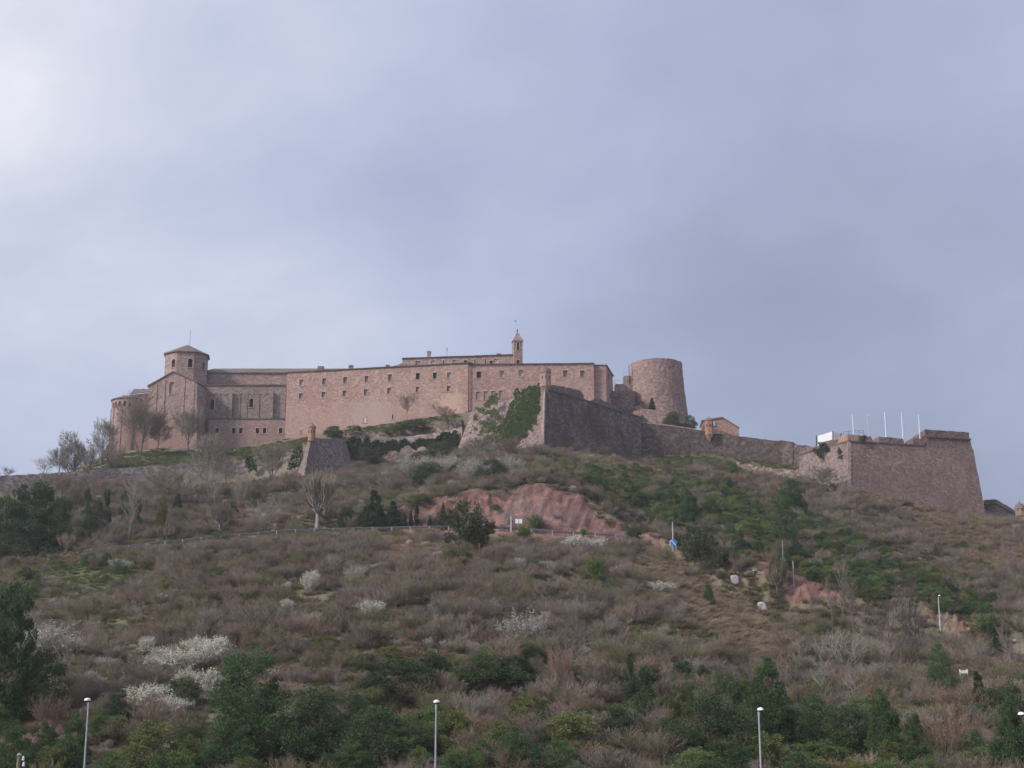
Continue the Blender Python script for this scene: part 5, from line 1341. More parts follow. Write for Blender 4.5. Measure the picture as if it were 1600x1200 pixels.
# ================================================================= ivy on walls
def plane_hit(px, py, a, b, c):
    n = (b - a).cross(c - a); u, v = uv(px, py); d = Vector((u, 1, v)); k = (a - CAM).dot(n) / d.dot(n); return CAM + d * k
def ivy(name, label, poly, pl, n, mat, size, seed, thick=0.35, thr=0.36, cat='ivy', holes=()):
    r = np.random.RandomState(seed)
    xs = [p[0] for p in poly]; ys = [p[1] for p in poly]
    q = np.stack([r.uniform(min(xs), max(xs), n * 3), r.uniform(min(ys), max(ys), n * 3)], 1)
    wx = q[:, 0] + (fbm(q[:, 0] / 7, q[:, 1] / 7, 3) - .5) * 16; wy = q[:, 1] + (fbm(q[:, 0] / 7 + 50, q[:, 1] / 7, 3) - .5) * 16
    ok = inpoly(wx, wy, poly) & (fbm(q[:, 0] / 5 + seed, q[:, 1] / 5, 3) > thr)
    for hpoly in holes: ok &= ~inpoly(wx, wy, hpoly)
    q = q[ok][:n]
    a, b, c = pl; nn = np.array((b - a).cross(c - a).normalized())
    if nn[1] > 0: nn = -nn
    p = np.array([tuple(plane_hit(x, y, a, b, c)) for x, y in q])
    bulge = fbm(q[:, 0] / 6 + 3 * seed, q[:, 1] / 6, 3)
    p = p + nn * (0.10 + thick * (r.rand(len(p)) * 0.5 + bulge) ** 2)[:, None] + r.normal(size=p.shape) * 0.05
    o = link(name, tri_mesh(name, [leaves(p, size, size * 0.42, r, 0.0, np.tile(nn, (len(p), 1)) + np.array([0, 0, -.4]))], mat))
    tag(o, label, cat); return o
ivy('ivy', 'broad sheet of bright green ivy below the pinkish sentry box', [(800, 630), (808, 614), (843, 597), (845, 632), (837, 661), (808, 695), (783, 695), (780, 668), (792, 648)], (bL, bA, tA), 9000, PM('IVY_GREEN'), 0.30, 3, 0.14, 0.24)
ivy('ivy', 'loose dull green creeper on the sunny flank of the middle bastion', [(746, 636), (762, 625), (780, 615), (777, 636), (782, 660), (778, 696), (735, 696), (739, 664)], (bL, bA, tA), 4200, PM('GREEN_BELT'), 0.28, 4, 0.2, 0.47)
ivy('ivy', 'dark ivy mantle hanging over the retaining wall beside the small bastion', [(533, 694), (560, 686), (585, 694), (640, 692), (680, 684), (717, 676), (712, 704), (690, 706), (640, 700), (600, 712), (560, 726), (545, 712)], (P(560, 720, 283.5), P(722, 700, 285.5), P(640, 681, 287.5)), 20000, PM('LEAF_DARK'), 0.38, 5, 0.6, 0.12)
ivy('ivy', 'ivy on the far end of the long outer wall', [(384, 718), (396, 716), (402, 728), (398, 742), (388, 740)], (P(384, 740, 279), P(402, 740, 279), P(390, 717, 280.5)), 700, PM('LEAF_DARK'), 0.36, 6, 1.0, 0.2)
ivy('ivy', 'dark ivy clinging to the thin edge of the small bastion', [(462, 703), (474, 700), (476, 712), (462, 738), (452, 738), (455, 718)], (bL3, tL3, bL3 + Vector((-1, 0.3, 0))), 900, PM('LEAF_DARK'), 0.36, 7, 1.0, 0.2)
ivy('ivy', 'dense tuft of ivy growing out of the flagpole bastion wall', [(1283, 700), (1294, 690), (1300, 700), (1292, 714), (1288, 720)], (bL2, bA2, tA2), 700, PM('LEAF_DARK'), 0.30, 8, 1.3, 0.1)
ivy('ivy', 'thin strand of creeper beside the pale corner of the flagpole bastion', [(1313, 702), (1318, 700), (1318, 716), (1312, 722)], (bL2, bA2, tA2), 260, PM('LEAF_OLIVE'), 0.26, 9, 0.4, 0.3)
ivy('ivy', 'small green clump on the parapet under the first flagpole', [(1339, 681), (1349, 680), (1350, 688), (1341, 689)], (tA2, tR2l, tA2 + Vector((0, 0, 1))), 300, PM('LEAF_DARK'), 0.26, 10, 0.8, 0.1)

# ================================================================= plants one by one
T, S_, BB_, PN = 'tree', 'shrub', 'blossom bush', 'pine'
G1 = 'bare trees below the church'
put('bare_grey', 66, 748, 46, 36, 'faint grey round-topped bare tree on the skyline, far from the church', T, loc=P(66, 748, 264))
put('bare_grey', 8, 752, 40, 22, 'low grey bare crown just above the outer wall at the photo edge', T, loc=P(8, 752, 262))
put('bud_tree', 118, 752, 62, 78, 'rounded budding tree on the skyline left of the apse', T, loc=P(118, 752, 268))
put('bud_tree', 161, 738, 52, 84, 'tall loose tree touching the rounded apse, first buds showing', T, loc=P(161, 738, 274))
put('bare_big', 219, 706, 88, 92, 'large bare tree with forked pale trunk in front of the apse', T, loc=P(219, 706, 290))
put('bud_tree', 294, 708, 56, 74, 'greenish budding tree in front of the transept gable', T, loc=P(294, 708, 290))
put('bare', 177, 742, 34, 50, 'small brown bare tree at the foot of the apse', T, loc=P(177, 742, 272))
put('bare', 95, 776, 80, 34, 'wide brown bare tree against the outer wall below the skyline trees', T)
put('bud_tree', 120, 794, 70, 50, 'olive-tinged bare tree half covering the outer wall', T)
put('bare', 165, 800, 76, 56, 'spreading bare tree in front of the outer wall below the apse', T)
put('bare_grey', 215, 792, 70, 48, 'greyish bare tree in front of the outer wall below the transept', T)
put('bare', 262, 792, 76, 60, 'wide bare tree reaching up towards the outer wall', T)
put('bud_tree', 318, 785, 74, 108, 'tallest yellow-green budding tree before the end of the outer wall', T)
put('bare_grey', 296, 800, 40, 70, 'slender pale-stemmed tree below the tall budding tree', T)
put('bare', 352, 772, 52, 62, 'dense brown bare tree before the base of the church', T)
put('thicket_brown', 376, 800, 46, 62, 'clump of tall straw-coloured stems beside the ivy at the wall end', 'shrub')
put('bud_tree', 425, 765, 66, 76, 'bushy olive tree left of the small steep bastion', T)
put('bare', 448, 775, 46, 44, 'low brown tree at the foot of the small bastion', T)
put('thicket_brown', 505, 772, 80, 36, 'brown scrub tree below the small bastion corner', 'shrub')
put('bud_tree', 70, 800, 70, 62, 'hazy budding tree above the largest dark pine', T)
put('bare', 140, 776, 62, 34, 'low hazy brown bare tree just under the skyline trees', T)
put('bare', 190, 776, 60, 32, 'low spreading bare tree touching the outer wall below the apse', T)
put('bud_tree', 240, 786, 64, 46, 'olive-grey bare tree halfway along the outer wall', T)
put('bare_grey', 338, 800, 52, 66, 'greyish bare tree left of the straw-coloured stems', T)
put('bare', 285, 772, 60, 32, 'low brown bare tree at the middle of the outer wall', T)
put('thicket_olive', 395, 790, 60, 40, 'olive-brown bare shrub below the wall end', 'shrub')
put('belt_bush', 880, 762, 16, 12, 'low green bush on the right rim of the red rock', 'bush')
put('thicket', 905, 774, 26, 14, 'bare shrub overhanging the right rim of the red rock', 'shrub')
put('thicket_brown', 800, 764, 40, 16, 'bare shrub along the top edge of the red rock, below the blossom', 'shrub')
put('thicket', 755, 768, 46, 18, 'bare shrub on the top edge of the red rock, left half', 'shrub')
put('thicket_olive', 705, 776, 40, 22, 'olive shrub growing down over the left part of the red rock', 'shrub')
put('belt_olive', 660, 790, 26, 16, 'green shrub on the broken left end of the red rock', 'bush')
put('thicket_brown', 955, 806, 30, 16, 'bare shrub on the falling rim of the red rock', 'shrub')
put('belt_bush', 773, 800, 14, 10, 'small green tuft rooted in the middle of the red rock', 'bush')
put('thicket_brown', 868, 812, 16, 10, 'small dry tuft rooted low in the red rock', 'shrub')
put('thicket_olive', 108, 742, 46, 34, 'olive bare thicket at the foot of the rounded skyline tree', 'shrub', loc=P(108, 744, 268))
put('thicket_olive', 140, 738, 44, 46, 'olive bare thicket between the two skyline trees', 'shrub', loc=P(140, 740, 272))
put('thicket', 172, 732, 40, 40, 'bare thicket under the tree that touches the apse', 'shrub', loc=P(172, 734, 277))
put('bud_tree', 92, 748, 40, 52, 'slim budding tree left of the rounded skyline tree', T, loc=P(92, 750, 265))
put('bare', 246, 700, 50, 46, 'small bare tree left of the greenish budding tree, before the gable', T, loc=P(246, 706, 291))
# conifers and dark trees left
put('pine_broad', 47, 868, 92, 110, 'largest dark pine at the bend of the road, left of the guardrail', PN)
put('pine_broad', 92, 862, 48, 80, 'dark pine leaning against the largest roadside pine', PN)
put('pine_broad', 6, 872, 70, 92, 'dark pine cut by the photo edge above the road', PN)
put('ivy_tree', 135, 818, 24, 54, 'slim ivy-clad tree left of the dark double tree', T)
put('bush_dark', 148, 838, 38, 54, 'dark green bush at the foot of the ivy-clad trees', 'bush')
put('ivy_tree', 165, 826, 20, 62, 'ivy-clad tree with a bent bare tip', T)
put('ivy_tree', 214, 834, 22, 56, 'dark evergreen behind the white birch', T)
put('ivy_tree', 192, 812, 22, 48, 'dark ivy tree between the birch and the bent tree', T)
put('yellow_cypress', 252, 830, 24, 50, 'yellow-green cone-shaped cypress by the road', 'cypress')
put('fir', 277, 802, 20, 32, 'little dark fir uphill from the yellow-green cypress', 'conifer')
put('fir', 298, 788, 13, 28, 'smallest dark fir, near the outer wall', 'conifer')
put('bush_dark', 362, 815, 24, 28, 'round dark bush right of the straw-coloured stems', 'bush')
put('birch', 199, 852, 50, 112, 'tall white-stemmed bare tree rising behind the guardrail', T)
G2 = 'pollarded plane trees along the road'
for px, py, w, h, lb in ((28, 876, 26, 34, 'small pollarded plane under the largest dark pine'), (102, 868, 36, 34, 'pollarded plane with wide antler arms beside the dark pines'), (182, 856, 24, 34, 'small pollarded plane left of the white birch'),
                         (260, 848, 34, 38, 'pollarded plane below the yellow-green cypress'), (342, 838, 44, 52, 'pollarded plane with upright arms beside the tan bank')):
    put('plane', px, py, w, h, lb, T, 'plane_tree', G2)
put('plane', 496, 829, 84, 98, 'biggest pollarded plane, thick pale trunk and brush of thin shoots', T, 'plane_tree', G2)
put('thicket_grey', 412, 838, 66, 66, 'pale feathery bare shrub left of the biggest pollarded plane', 'shrub')
put('plane_bud', 1214, 932, 42, 64, 'pollarded plane with white trunk next to the red earth bank', T, 'plane_tree', G2)
# conifers by the road in the middle
for kind, px, py, w, h, lb, c in (('bush_dark', 541, 826, 32, 32, 'round dark evergreen first in the row behind the guardrail', 'bush'), ('fir', 585, 826, 42, 62, 'tallest dark cone-shaped conifer behind the guardrail', 'conifer'), ('fir', 571, 826, 24, 36, 'conifer filling the near side of the tallest cone', 'conifer'),
    ('fir', 614, 826, 34, 42, 'broad conifer next to the tallest cone', 'conifer'), ('cypress', 632, 825, 9, 22, 'short slim cypress after the broad conifers', 'cypress'), ('cypress', 642, 825, 7, 26, 'narrow cypress left of the tallest slim one', 'cypress'), ('cypress', 651, 825, 9, 37, 'tallest slim cypress in front of the red rock', 'cypress'),
    ('cypress', 671, 825, 8, 19, 'small cypress alone on the red rock', 'cypress'), ('bush_dark', 679, 825, 11, 12, 'tiny round shrub between two cypresses', 'bush'), ('cypress', 692, 824, 12, 35, 'pointed cypress beside the olive willow', 'cypress'), ('fir', 704, 822, 14, 22, 'small fir half behind the olive willow', 'conifer')):
    put(kind, px, py, w, h, lb, c)
put('willow', 727, 868, 92, 82, 'big olive willow overlapping the guardrail', T, 'willow_tree')
put('bright_bush', 748, 866, 34, 30, 'bright green shrub at the foot of the big willow', 'bush')
put('bush_olive', 716, 890, 60, 40, 'dull olive bush below the big willow', 'bush')
put('bright_bush', 836, 834, 32, 28, 'bright yellow-green shrub beside the road sign', 'bush')
put('bright_bush', 819, 848, 30, 26, 'light green shrub just under the road sign', 'bush')
put('bright_bush', 932, 912, 36, 42, 'vivid green bush under the white blossom patch', 'bush')
put('bright_bush', 912, 840, 12, 14, 'tiny green shrub at the road edge under the red rock', 'bush')
put('willow', 993, 850, 32, 32, 'tan-green shrub at the low end of the red rock', 'bush')
put('bush_light', 950, 930, 24, 22, 'pale grey-green bush below the vivid green one', 'bush')
# above the red rock
put('bush_dark', 690, 722, 64, 30, 'rounded green bush at the foot of the ivy wall', 'bush')
put('bush_olive', 655, 730, 40, 24, 'low olive bush next to the broken wall stub', 'bush')
put('willow', 575, 735, 46, 36, 'pale olive shrub below the dark ivy', 'shrub')
put('blossom_grey', 648, 745, 66, 34, 'greyish blossoming shrub below the rounded green bush', BB_)
put('bush_dark', 668, 757, 62, 34, 'dark shrub in the middle of the greyish blossom', 'bush')
put('blossom_grey', 700, 742, 56, 32, 'greyish blossom between the two dark shrubs', BB_)
put('blossom_grey', 745, 756, 70, 40, 'wide greyish blossom thicket under the creeper flank', BB_)
put('bush_dark', 768, 756, 56, 36, 'dark shrub under the middle bastion, speckled with blossom around it', 'bush')
put('blossom_grey', 795, 750, 50, 40, 'greyish blossoming shrub closest to the bastion corner', BB_)
put('thicket', 745, 712, 60, 30, 'purplish bare shrub against the creeper-covered flank', 'shrub')
put('thicket_brown', 795, 715, 70, 34, 'brown bare shrub under the bright ivy sheet', 'shrub')
put('thicket', 838, 720, 56, 26, 'purplish bare shrub below the pale bastion corner', 'shrub')
put('bare', 636, 655, 34, 40, 'slim bare tree on the grass in front of the long wing', T, loc=P(636, 655, 296))
put('bare', 701, 676, 56, 44, 'spreading bare tree on the bank before the downpipe', T, loc=P(701, 676, 290.5))
put('bush_dark', 521, 681, 32, 15, 'dark low bush on the grass edge near the orange sentry box', 'bush', loc=P(521, 681, 291))
put('belt_bush', 553, 674, 24, 9, 'small dark shrub in the middle of the grass bank', 'bush', loc=P(553, 674, 292.4))
put('belt_bush', 615, 677, 40, 13, 'dark bush hanging over the reddish rubble wall', 'bush', loc=P(615, 677, 292))
put('bush_dark', 648, 670, 44, 15, 'dark bush on the grass bank, nearest the bare tree', 'bush', loc=P(648, 670, 292))
put('bush_dark', 772, 636, 24, 18, 'dark bush topping the creeper flank of the bastion', 'bush', loc=P(772, 636, 283))
put('bush_dark', 808, 618, 11, 12, 'little round bush on the edge of the ivy sheet', 'bush', loc=P(808, 618, 275))
put('fir', 1019, 640, 14, 20, 'little fir on the casemate in front of the round tower', 'conifer', loc=P(1019, 640, 297))
put('bush_dark', 1051, 667, 30, 23, 'dark green bush at the foot of the round tower', 'bush', loc=P(1051, 667, 292))
put('bush_dark', 1078, 671, 25, 21, 'dark green bush between round tower and ochre sentry box', 'bush', loc=P(1078, 671, 292))
# right slope
put('pine_broad_mid', 1236, 804, 46, 56, 'upper of the two tall pines on the right slope', PN)
put('pine_broad_mid', 1226, 856, 46, 80, 'lower of the two tall pines on the right slope', PN)
put('pine_dark', 1250, 806, 34, 30, 'dark bushy pine tucked under the upper tall pine', PN)
put('pine', 1076, 812, 40, 50, 'bluish pine above the blue road sign', PN)
put('pine', 1050, 792, 36, 30, 'low round pine uphill of the blue road sign', PN)
put('pine', 1112, 812, 40, 34, 'broad young pine in the middle of the green slope', PN)
put('pine', 1160, 870, 44, 30, 'dark spreading pine above the pale boulders', PN)
put('pine', 1140, 845, 34, 28, 'young pine over the budding willow by the boulders', PN)
put('pine', 1245, 880, 40, 34, 'young pine on the edge of the red earth bank', PN)
put('pine', 1292, 872, 26, 26, 'blue-green young pine right of the tall pines', PN)
put('pine', 1360, 915, 26, 24, 'blue-green young pine near the ochre grass patch', PN)
put('pine', 935, 770, 30, 28, 'young pine on the rim of the red rock', PN)
put('pine', 1000, 795, 34, 30, 'young pine right of the red rock face', PN)
put('bush_dark', 968, 808, 14, 14, 'small dark shrub clinging to the rim of the red rock', 'bush')
put('bush_olive', 862, 752, 12, 20, 'upright shrub on the crest of the red rock', 'bush')
put('willow', 1090, 892, 62, 74, 'large olive willow right of the blue road sign', T, 'willow_tree')
put('willow', 1130, 895, 42, 38, 'smaller olive willow next to the large one', T, 'willow_tree')
put('bud_tree', 1162, 896, 30, 26, 'small budding tree above the pale boulders', T)
put('pine', 1107, 948, 22, 38, 'lone small pine on the bare brown spur', PN)
put('bud_tree', 1290, 770, 66, 40, 'grey-green bare tree below the flagpole bastion corner', T)
put('thicket', 1320, 790, 60, 34, 'dark bare thicket below the flagpole bastion', 'shrub')
put('bush_olive', 1412, 792, 30, 10, 'low green shrub at the bastion foot', 'bush')
put('thicket', 1556, 856, 26, 28, 'round purplish shrub alone on the ochre ridge', 'shrub')
put('thicket', 1592, 852, 22, 34, 'purplish shrub at the photo edge below the red-domed box', 'shrub')
put('sapling', 1588, 930, 40, 100, 'tall purplish bare tree at the edge of the right slope', T)
sap = [(1302, 988, 36, 92), (1318, 985, 34, 112), (1335, 1000, 34, 96), (1352, 1015, 36, 70), (1392, 1035, 44, 100), (1408, 1050, 46, 130), (1422, 1052, 44, 148), (1436, 1050, 44, 118), (1378, 1030, 34, 84)]
lbs = ['bare sapling nearest the red earth bank', 'tallest pale sapling at the edge of the red bank', 'purplish sapling right of the tallest pale one', 'short sapling in the gap of the bare grove', 'purplish sapling on the near side of the dark grove', 'dense bare tree in the dark grove', 'tallest bare tree of the dark grove', 'bare tree on the lamp side of the dark grove', 'thin sapling opening the dark grove']
for (px, py, w, h), lb in zip(sap, lbs): put('birch' if px == 1318 else ('sapling_dark' if px > 1376 else 'sapling'), px, py, w, h, lb, 'sapling', group='bare saplings beside the lower road')
put('birch', 1333, 1120, 60, 110, 'white-barked bare tree with forked top, middle of the lower right slope', T)
put('birch', 1285, 1110, 44, 110, 'leaning pale bare tree left of the forked white-barked one', T)
put('birch', 1246, 1060, 40, 60, 'small pale leaning tree on the brown slope', T)
put('thicket_grey', 1320, 1045, 90, 60, 'pale grey leafless shrub above the forked white-barked tree', 'shrub')
put('ivy_tree', 1556, 1035, 32, 66, 'ivy-covered tree near the lower road at right', T)
put('bright_bush', 1546, 1000, 50, 36, 'light green bush above the ivy-covered tree', 'bush')
put('sapling', 1585, 1060, 46, 90, 'greyish bare tree right of the ivy-covered one', T)
put('sapling', 1535, 1070, 40, 70, 'grey bare tree above the white panel', T)
put('pine_light', 1473, 1098, 56, 90, 'light green pine left of the white panel', PN)
put('fir', 1531, 1112, 30, 62, 'narrow dark fir below the white panel', 'conifer')
put('bush_dark', 1552, 1128, 64, 46, 'dark bush at the foot of the narrow fir', 'bush')
put('thicket_rust', 1505, 1130, 90, 56, 'rust-coloured bare shrub below the white panel', 'shrub')
put('thicket_rust', 1480, 1200, 100, 84, 'wide rust-brown bare tree at the lower right', 'shrub')
put('pine', 1204, 1190, 92, 150, 'tall pine behind the near lamp post at right', PN)
put('bush_dark', 1245, 1195, 66, 74, 'dark bush beside the tall pine at right', 'bush')
put('bush_dark', 1316, 1195, 96, 84, 'dark evergreen bush between two pines, lower right', 'bush')
put('pine', 1386, 1208, 66, 124, 'dark green pine of middle height, lower right', PN)
put('pine_light', 1432, 1212, 52, 92, 'pale bluish pine beside the middle-height pine', PN)
put('pine_light', 1595, 1230, 90, 150, 'light green pine cut by the right photo edge', PN)
put('bush_light', 1286, 1218, 74, 54, 'feathery light green bush along the bottom edge', 'bush')
put('pine_light', 1376, 1222, 24, 34, 'small pale conifer at the bottom edge', PN)
put('pine_light', 1396, 1224, 26, 34, 'second small pale conifer at the bottom edge', PN)
put('bush_light', 1480, 1222, 56, 30, 'whitish green bush along the bottom edge', 'bush')
# bottom and left foreground
put('pine_broad', 4, 1130, 100, 205, 'tall dark pine on the left photo edge', PN)
put('bush_dark', 66, 1120, 82, 92, 'dark olive bush right of the tall edge pine', 'bush')
put('pine', 16, 1225, 84, 90, 'mid green pine in the bottom left corner', PN)
put('pine', 112, 1222, 62, 96, 'pine just left of the first near lamp post', PN)
put('thicket_rust', 78, 1150, 80, 60, 'rusty orange bare shrub behind the first near lamp post', 'shrub')
put('pine_broad_mid', 384, 1205, 132, 172, 'largest mid green pine in the foreground', PN)
put('pine_round', 352, 1225, 90, 90, 'spreading pine at the foot of the largest foreground pine', PN)
put('bush_dark', 478, 1205, 120, 112, 'very dark tall bush right of the largest foreground pine', 'bush')
put('bush_dark', 590, 1205, 116, 92, 'dark bush below the blossom in the foreground', 'bush')
put('belt_olive', 236, 1205, 110, 70, 'olive bush between lamp post and largest pine', 'bush')
put('bush_dark', 292, 1180, 56, 40, 'dark shrub near the red soil, left of the largest pine', 'bush')
put('bush_dark', 180, 1130, 46, 40, 'dark shrub under the white blossom near the first lamp', 'bush')
put('bush_olive', 250, 1222, 46, 34, 'light olive bush on the bottom edge', 'bush')
put('bush_dark', 625, 1088, 130, 52, 'dark evergreen clump in the middle of the slope', 'bush')
put('bush_dark', 672, 1060, 60, 38, 'upper hump of the evergreen clump on mid slope', 'bush')
put('bush_dark', 765, 1075, 110, 48, 'dark evergreen clump right of the dead tree', 'bush')
put('bush_dark', 805, 1062, 60, 34, 'far end of the evergreen clump on mid slope', 'bush')
put('dead', 686, 1052, 42, 82, 'dark leafless dead tree on mid slope', T)
put('dead', 664, 1042, 26, 60, 'small dead tree beside the taller dead one', T)
put('dead', 1011, 998, 18, 52, 'thin dark dead stem on the brown slope', T)
put('birch', 523, 1110, 34, 74, 'thin pale bare tree on the brown slope above the dark bushes', T)
put('belt_olive', 708, 1180, 66, 66, 'yellowish olive bush right of the middle lamp post', 'bush')
put('bright_pine', 728, 1226, 66, 58, 'bright green round pine at the bottom edge', PN)
put('belt_olive', 770, 1200, 80, 64, 'olive bush behind the bright round pine', 'bush')
put('thicket_grey', 732, 1145, 72, 66, 'grey-brown leafless shrub above the yellowish bush', 'shrub')
put('pine_round', 872, 1228, 76, 64, 'round green pine on the bottom edge, middle', PN)
put('pine_round', 958, 1228, 56, 52, 'smaller round pine right of the middle one', PN)
put('pine_round', 1066, 1230, 60, 44, 'low round pine on the bottom edge near the right lamp', PN)
put('belt_olive', 892, 1190, 110, 70, 'spreading yellow-olive bush behind the round pines', 'bush')
put('ivy_tree', 986, 1098, 20, 76, 'slender ivy column on a dead trunk', T)
put('ivy_tree', 1010, 1110, 44, 64, 'broad ivy-smothered tree beside the slender ivy column', T)
put('ivy_tree', 1070, 1085, 54, 48, 'ivy-smothered arching tree right of the ivy column', T)
put('ivy_tree', 1098, 1090, 24, 46, 'thin ivy tree leaning right', T)
put('bush_dark', 1134, 1110, 46, 56, 'dark ivy bush left of the tall right pine', 'bush')
put('bush_olive', 1064, 1140, 46, 70, 'olive evergreen in front of the ivy trees', 'bush')
put('bush_dark', 1120, 1190, 110, 90, 'dark bush left of the right lamp post', 'bush')
put('thicket_grey', 1010, 1165, 80, 66, 'tangle of grey dead branches under the ivy trees', 'shrub')
put('thicket', 930, 1165, 70, 50, 'dark bare tangle beside the yellow-olive bush', 'shrub')
put('yellow_bush', 940, 1042, 40, 50, 'yellow-flowering thin shrub left of its larger twin', 'bush')
put('yellow_bush', 1010, 1040, 60, 56, 'larger yellow-tinged thin shrub on mid slope', 'bush')
put('thicket_rust', 876, 1080, 56, 70, 'reddish bare shrub left of the ivy column', 'shrub')
put('yellow_bush', 1238, 998, 36, 34, 'yellow-green thin shrub below the pale boulders', 'bush')
# white blossom
for kind, px, py, w, h, lb in (
    ('blossom', 485, 929, 36, 34, 'brightest rounded white blossoming bush below the road'),
    ('blossom_grey', 75, 1032, 100, 56, 'wide greyish-white blossom near the tall edge pine'), ('blossom', 112, 1028, 36, 28, 'white blossom tip next to the wide greyish one'),
    ('blossom', 285, 1060, 76, 44, 'broad creamy blossom bush, upper patch left of the largest pine'), ('blossom', 338, 1048, 50, 50, 'tall creamy blossom at the uphill end of the upper patch'), ('blossom', 228, 1028, 34, 30, 'small separate blossom left of the upper patch'),
    ('blossom', 240, 1062, 44, 34, 'creamy blossom at the low end of the upper patch'), ('blossom', 196, 1090, 26, 32, 'thin upright blossom above the lower patch'), ('blossom', 230, 1116, 84, 40, 'creamy blossom bush, lower patch near the first lamp'), ('blossom', 290, 1084, 48, 34, 'blossom between the upper and lower patch'),
    ('blossom', 332, 1100, 50, 50, 'blossom bush touching the largest foreground pine'), ('blossom', 294, 1118, 26, 20, 'little blossom under the dark shrub gap'), ('bush_dark', 285, 1108, 60, 44, 'dark bush enclosed by white blossom'),
    ('blossom', 248, 950, 26, 22, 'small white blossom alone high on the left slope'), ('blossom', 449, 958, 26, 20, 'greyish blossom downhill of the brightest bush'), ('blossom_grey', 491, 990, 34, 32, 'greyish blossom below the brightest bush'), ('blossom', 580, 972, 58, 30, 'spreading white blossom in the middle of the slope'),
    ('blossom', 640, 925, 26, 16, 'small blossom uphill of the spreading one'), ('blossom_grey', 555, 912, 34, 26, 'grey blossom right of the brightest bush'), ('blossom_grey', 818, 1022, 78, 62, 'large grey-white blossom bush right of mid slope'), ('bush_dark', 826, 1046, 54, 36, 'dark shrub under the large grey-white blossom', ),
    ('blossom', 900, 872, 44, 34, 'white blossom patch under the road, near half'), ('blossom', 932, 872, 44, 28, 'white blossom patch under the road, far half'), ('blossom', 815, 886, 20, 14, 'tiny white blossom left of the road-side patch'), ('blossom', 968, 900, 34, 14, 'low blossom below the road-side patch'),
    ('blossom', 1033, 930, 50, 20, 'low spreading blossom on the brown spur'), ('blossom', 942, 960, 16, 18, 'small blossom on the slope below the vivid green bush'), ('blossom_grey', 732, 952, 30, 18, 'faint blossom right of the spreading white one'), ('blossom_grey', 772, 965, 30, 22, 'faint blossom left of the large grey-white bush'),
    ('blossom', 466, 1094, 36, 18, 'low blossom at the top of the very dark bush'), ('blossom_grey', 560, 1108, 60, 20, 'thin blossom above the dark foreground bush'), ('blossom', 608, 1126, 18, 14, 'small blossom right of the thin one'), ('blossom_grey', 165, 1048, 40, 20, 'faint blossom between the two left patches'), ('blossom_grey', 186, 892, 40, 18, 'pale greenish blossom below the guardrail'), ('blossom_grey', 922, 985, 28, 18, 'faint blossom above the yellow shrubs')):
    s_ = 1.0 if kind.startswith('bush') else 1.04
    put(kind, px, py, w * s_, h * s_, lb, 'bush' if kind.startswith('bush') else BB_)

put('bush_dark', 1170, 1205, 80, 84, 'dark bush crowding the left side of the tall right pine', 'bush')
put('bush_dark', 1275, 1150, 60, 60, 'dark bush above the feathery light bush', 'bush')
put('ivy_tree', 1150, 1140, 40, 70, 'dark ivy-grown tree between the lamp post and the ivy trees', T)
put('bush_dark', 1060, 1195, 70, 56, 'dark bush behind the low round pine', 'bush')
put('bush_dark', 545, 1150, 80, 60, 'dark bush under the thin blossom, middle foreground', 'bush')
put('bush_olive', 640, 1190, 70, 64, 'olive bush just left of the middle lamp post', 'bush')
put('pine_round', 812, 1215, 80, 70, 'dense green bush right of the olive one, bottom edge', PN)
put('bush_dark', 60, 1205, 60, 70, 'dark bush between the corner pine and the first lamp', 'bush')
put('blossom', 308, 1038, 60, 40, 'creamy blossom crowning the upper patch', BB_)
put('blossom_grey', 258, 1044, 60, 36, 'greyish blossom inside the upper patch', BB_)
put('blossom', 268, 1124, 60, 34, 'creamy blossom at the downhill rim of the lower patch', BB_)
put('blossom_grey', 50, 1012, 60, 34, 'greyish blossom uphill of the wide one near the edge pine', BB_)
# ================================================================= road furniture
M_PALE = simple('pale_grey_paint', (0.42, 0.42, 0.43), 0.6)
def lamp(px, py_top, Y, hgt, label, group=None, arm=0.06, side=1, thick=0.047):
    t = P(px, py_top, Y); zb = float(tz(t.x, Y))
    o = empty('street_lamp', (t.x, Y, zb)); tag(o, label, 'street lamp', group)
    m = MB(); m.lathe((t.x, Y, 0), [(thick * 1.9, zb - .3), (thick * 1.9, zb + .9), (thick * 1.25, zb + 1.0), (thick * 0.75, t.z - 0.2), (thick * .6, t.z - 0.1)], 10); m.build('pole', M_LAMP, o)
    m = MB(); h = Vector((t.x, Y, t.z))
    m.tube([h - Vector((0, 0, .25)), h - Vector((0, 0, .05)), h + Vector((side * arm * .3, -.1, .05)), h + Vector((side * arm * .6, -.2, .07))], [.05, .05, .045, .04], 6); m.build('arm', M_LAMP, o)
    c = h + Vector((side * arm * .55, -.3, 0.06)); m = MB()
    m.lathe((0, 0, 0), [(0.05, -.03), (.105, -.03), (.11, .0), (.095, .06), (.05, .09), (.02, .10)], 14); m.v = [(c.x + x * 1.35, c.y + y * 1.7, c.z + z_) for x, y, z_ in m.v]; ho = m.build('lamp_head', M_LENS, o)
    m = MB(); m.lathe((0, 0, 0), [(.03, -.09), (.08, -.08), (.11, -.032)], 12); m.v = [(c.x + x * 1.3, c.y + y * 1.6, c.z + z_) for x, y, z_ in m.v]; m.build('bowl', M_DARKMETAL, ho)
    return o
lamp(138.5, 1096, 67, 8, 'near street lamp in front of the rusty shrub, first from the left', 'street lamps at the foot of the slope')
lamp(681.5, 1099, 66, 8, 'near street lamp before the yellowish olive bush, middle of the photo', 'street lamps at the foot of the slope')
lamp(1185.5, 1111, 65, 8, 'near street lamp standing in front of the tall right pine', 'street lamps at the foot of the slope')
lamp(1602, 1118, 64, 8, 'street lamp at the photo edge with only its head showing', 'street lamps at the foot of the slope', arm=0.5, side=-1)
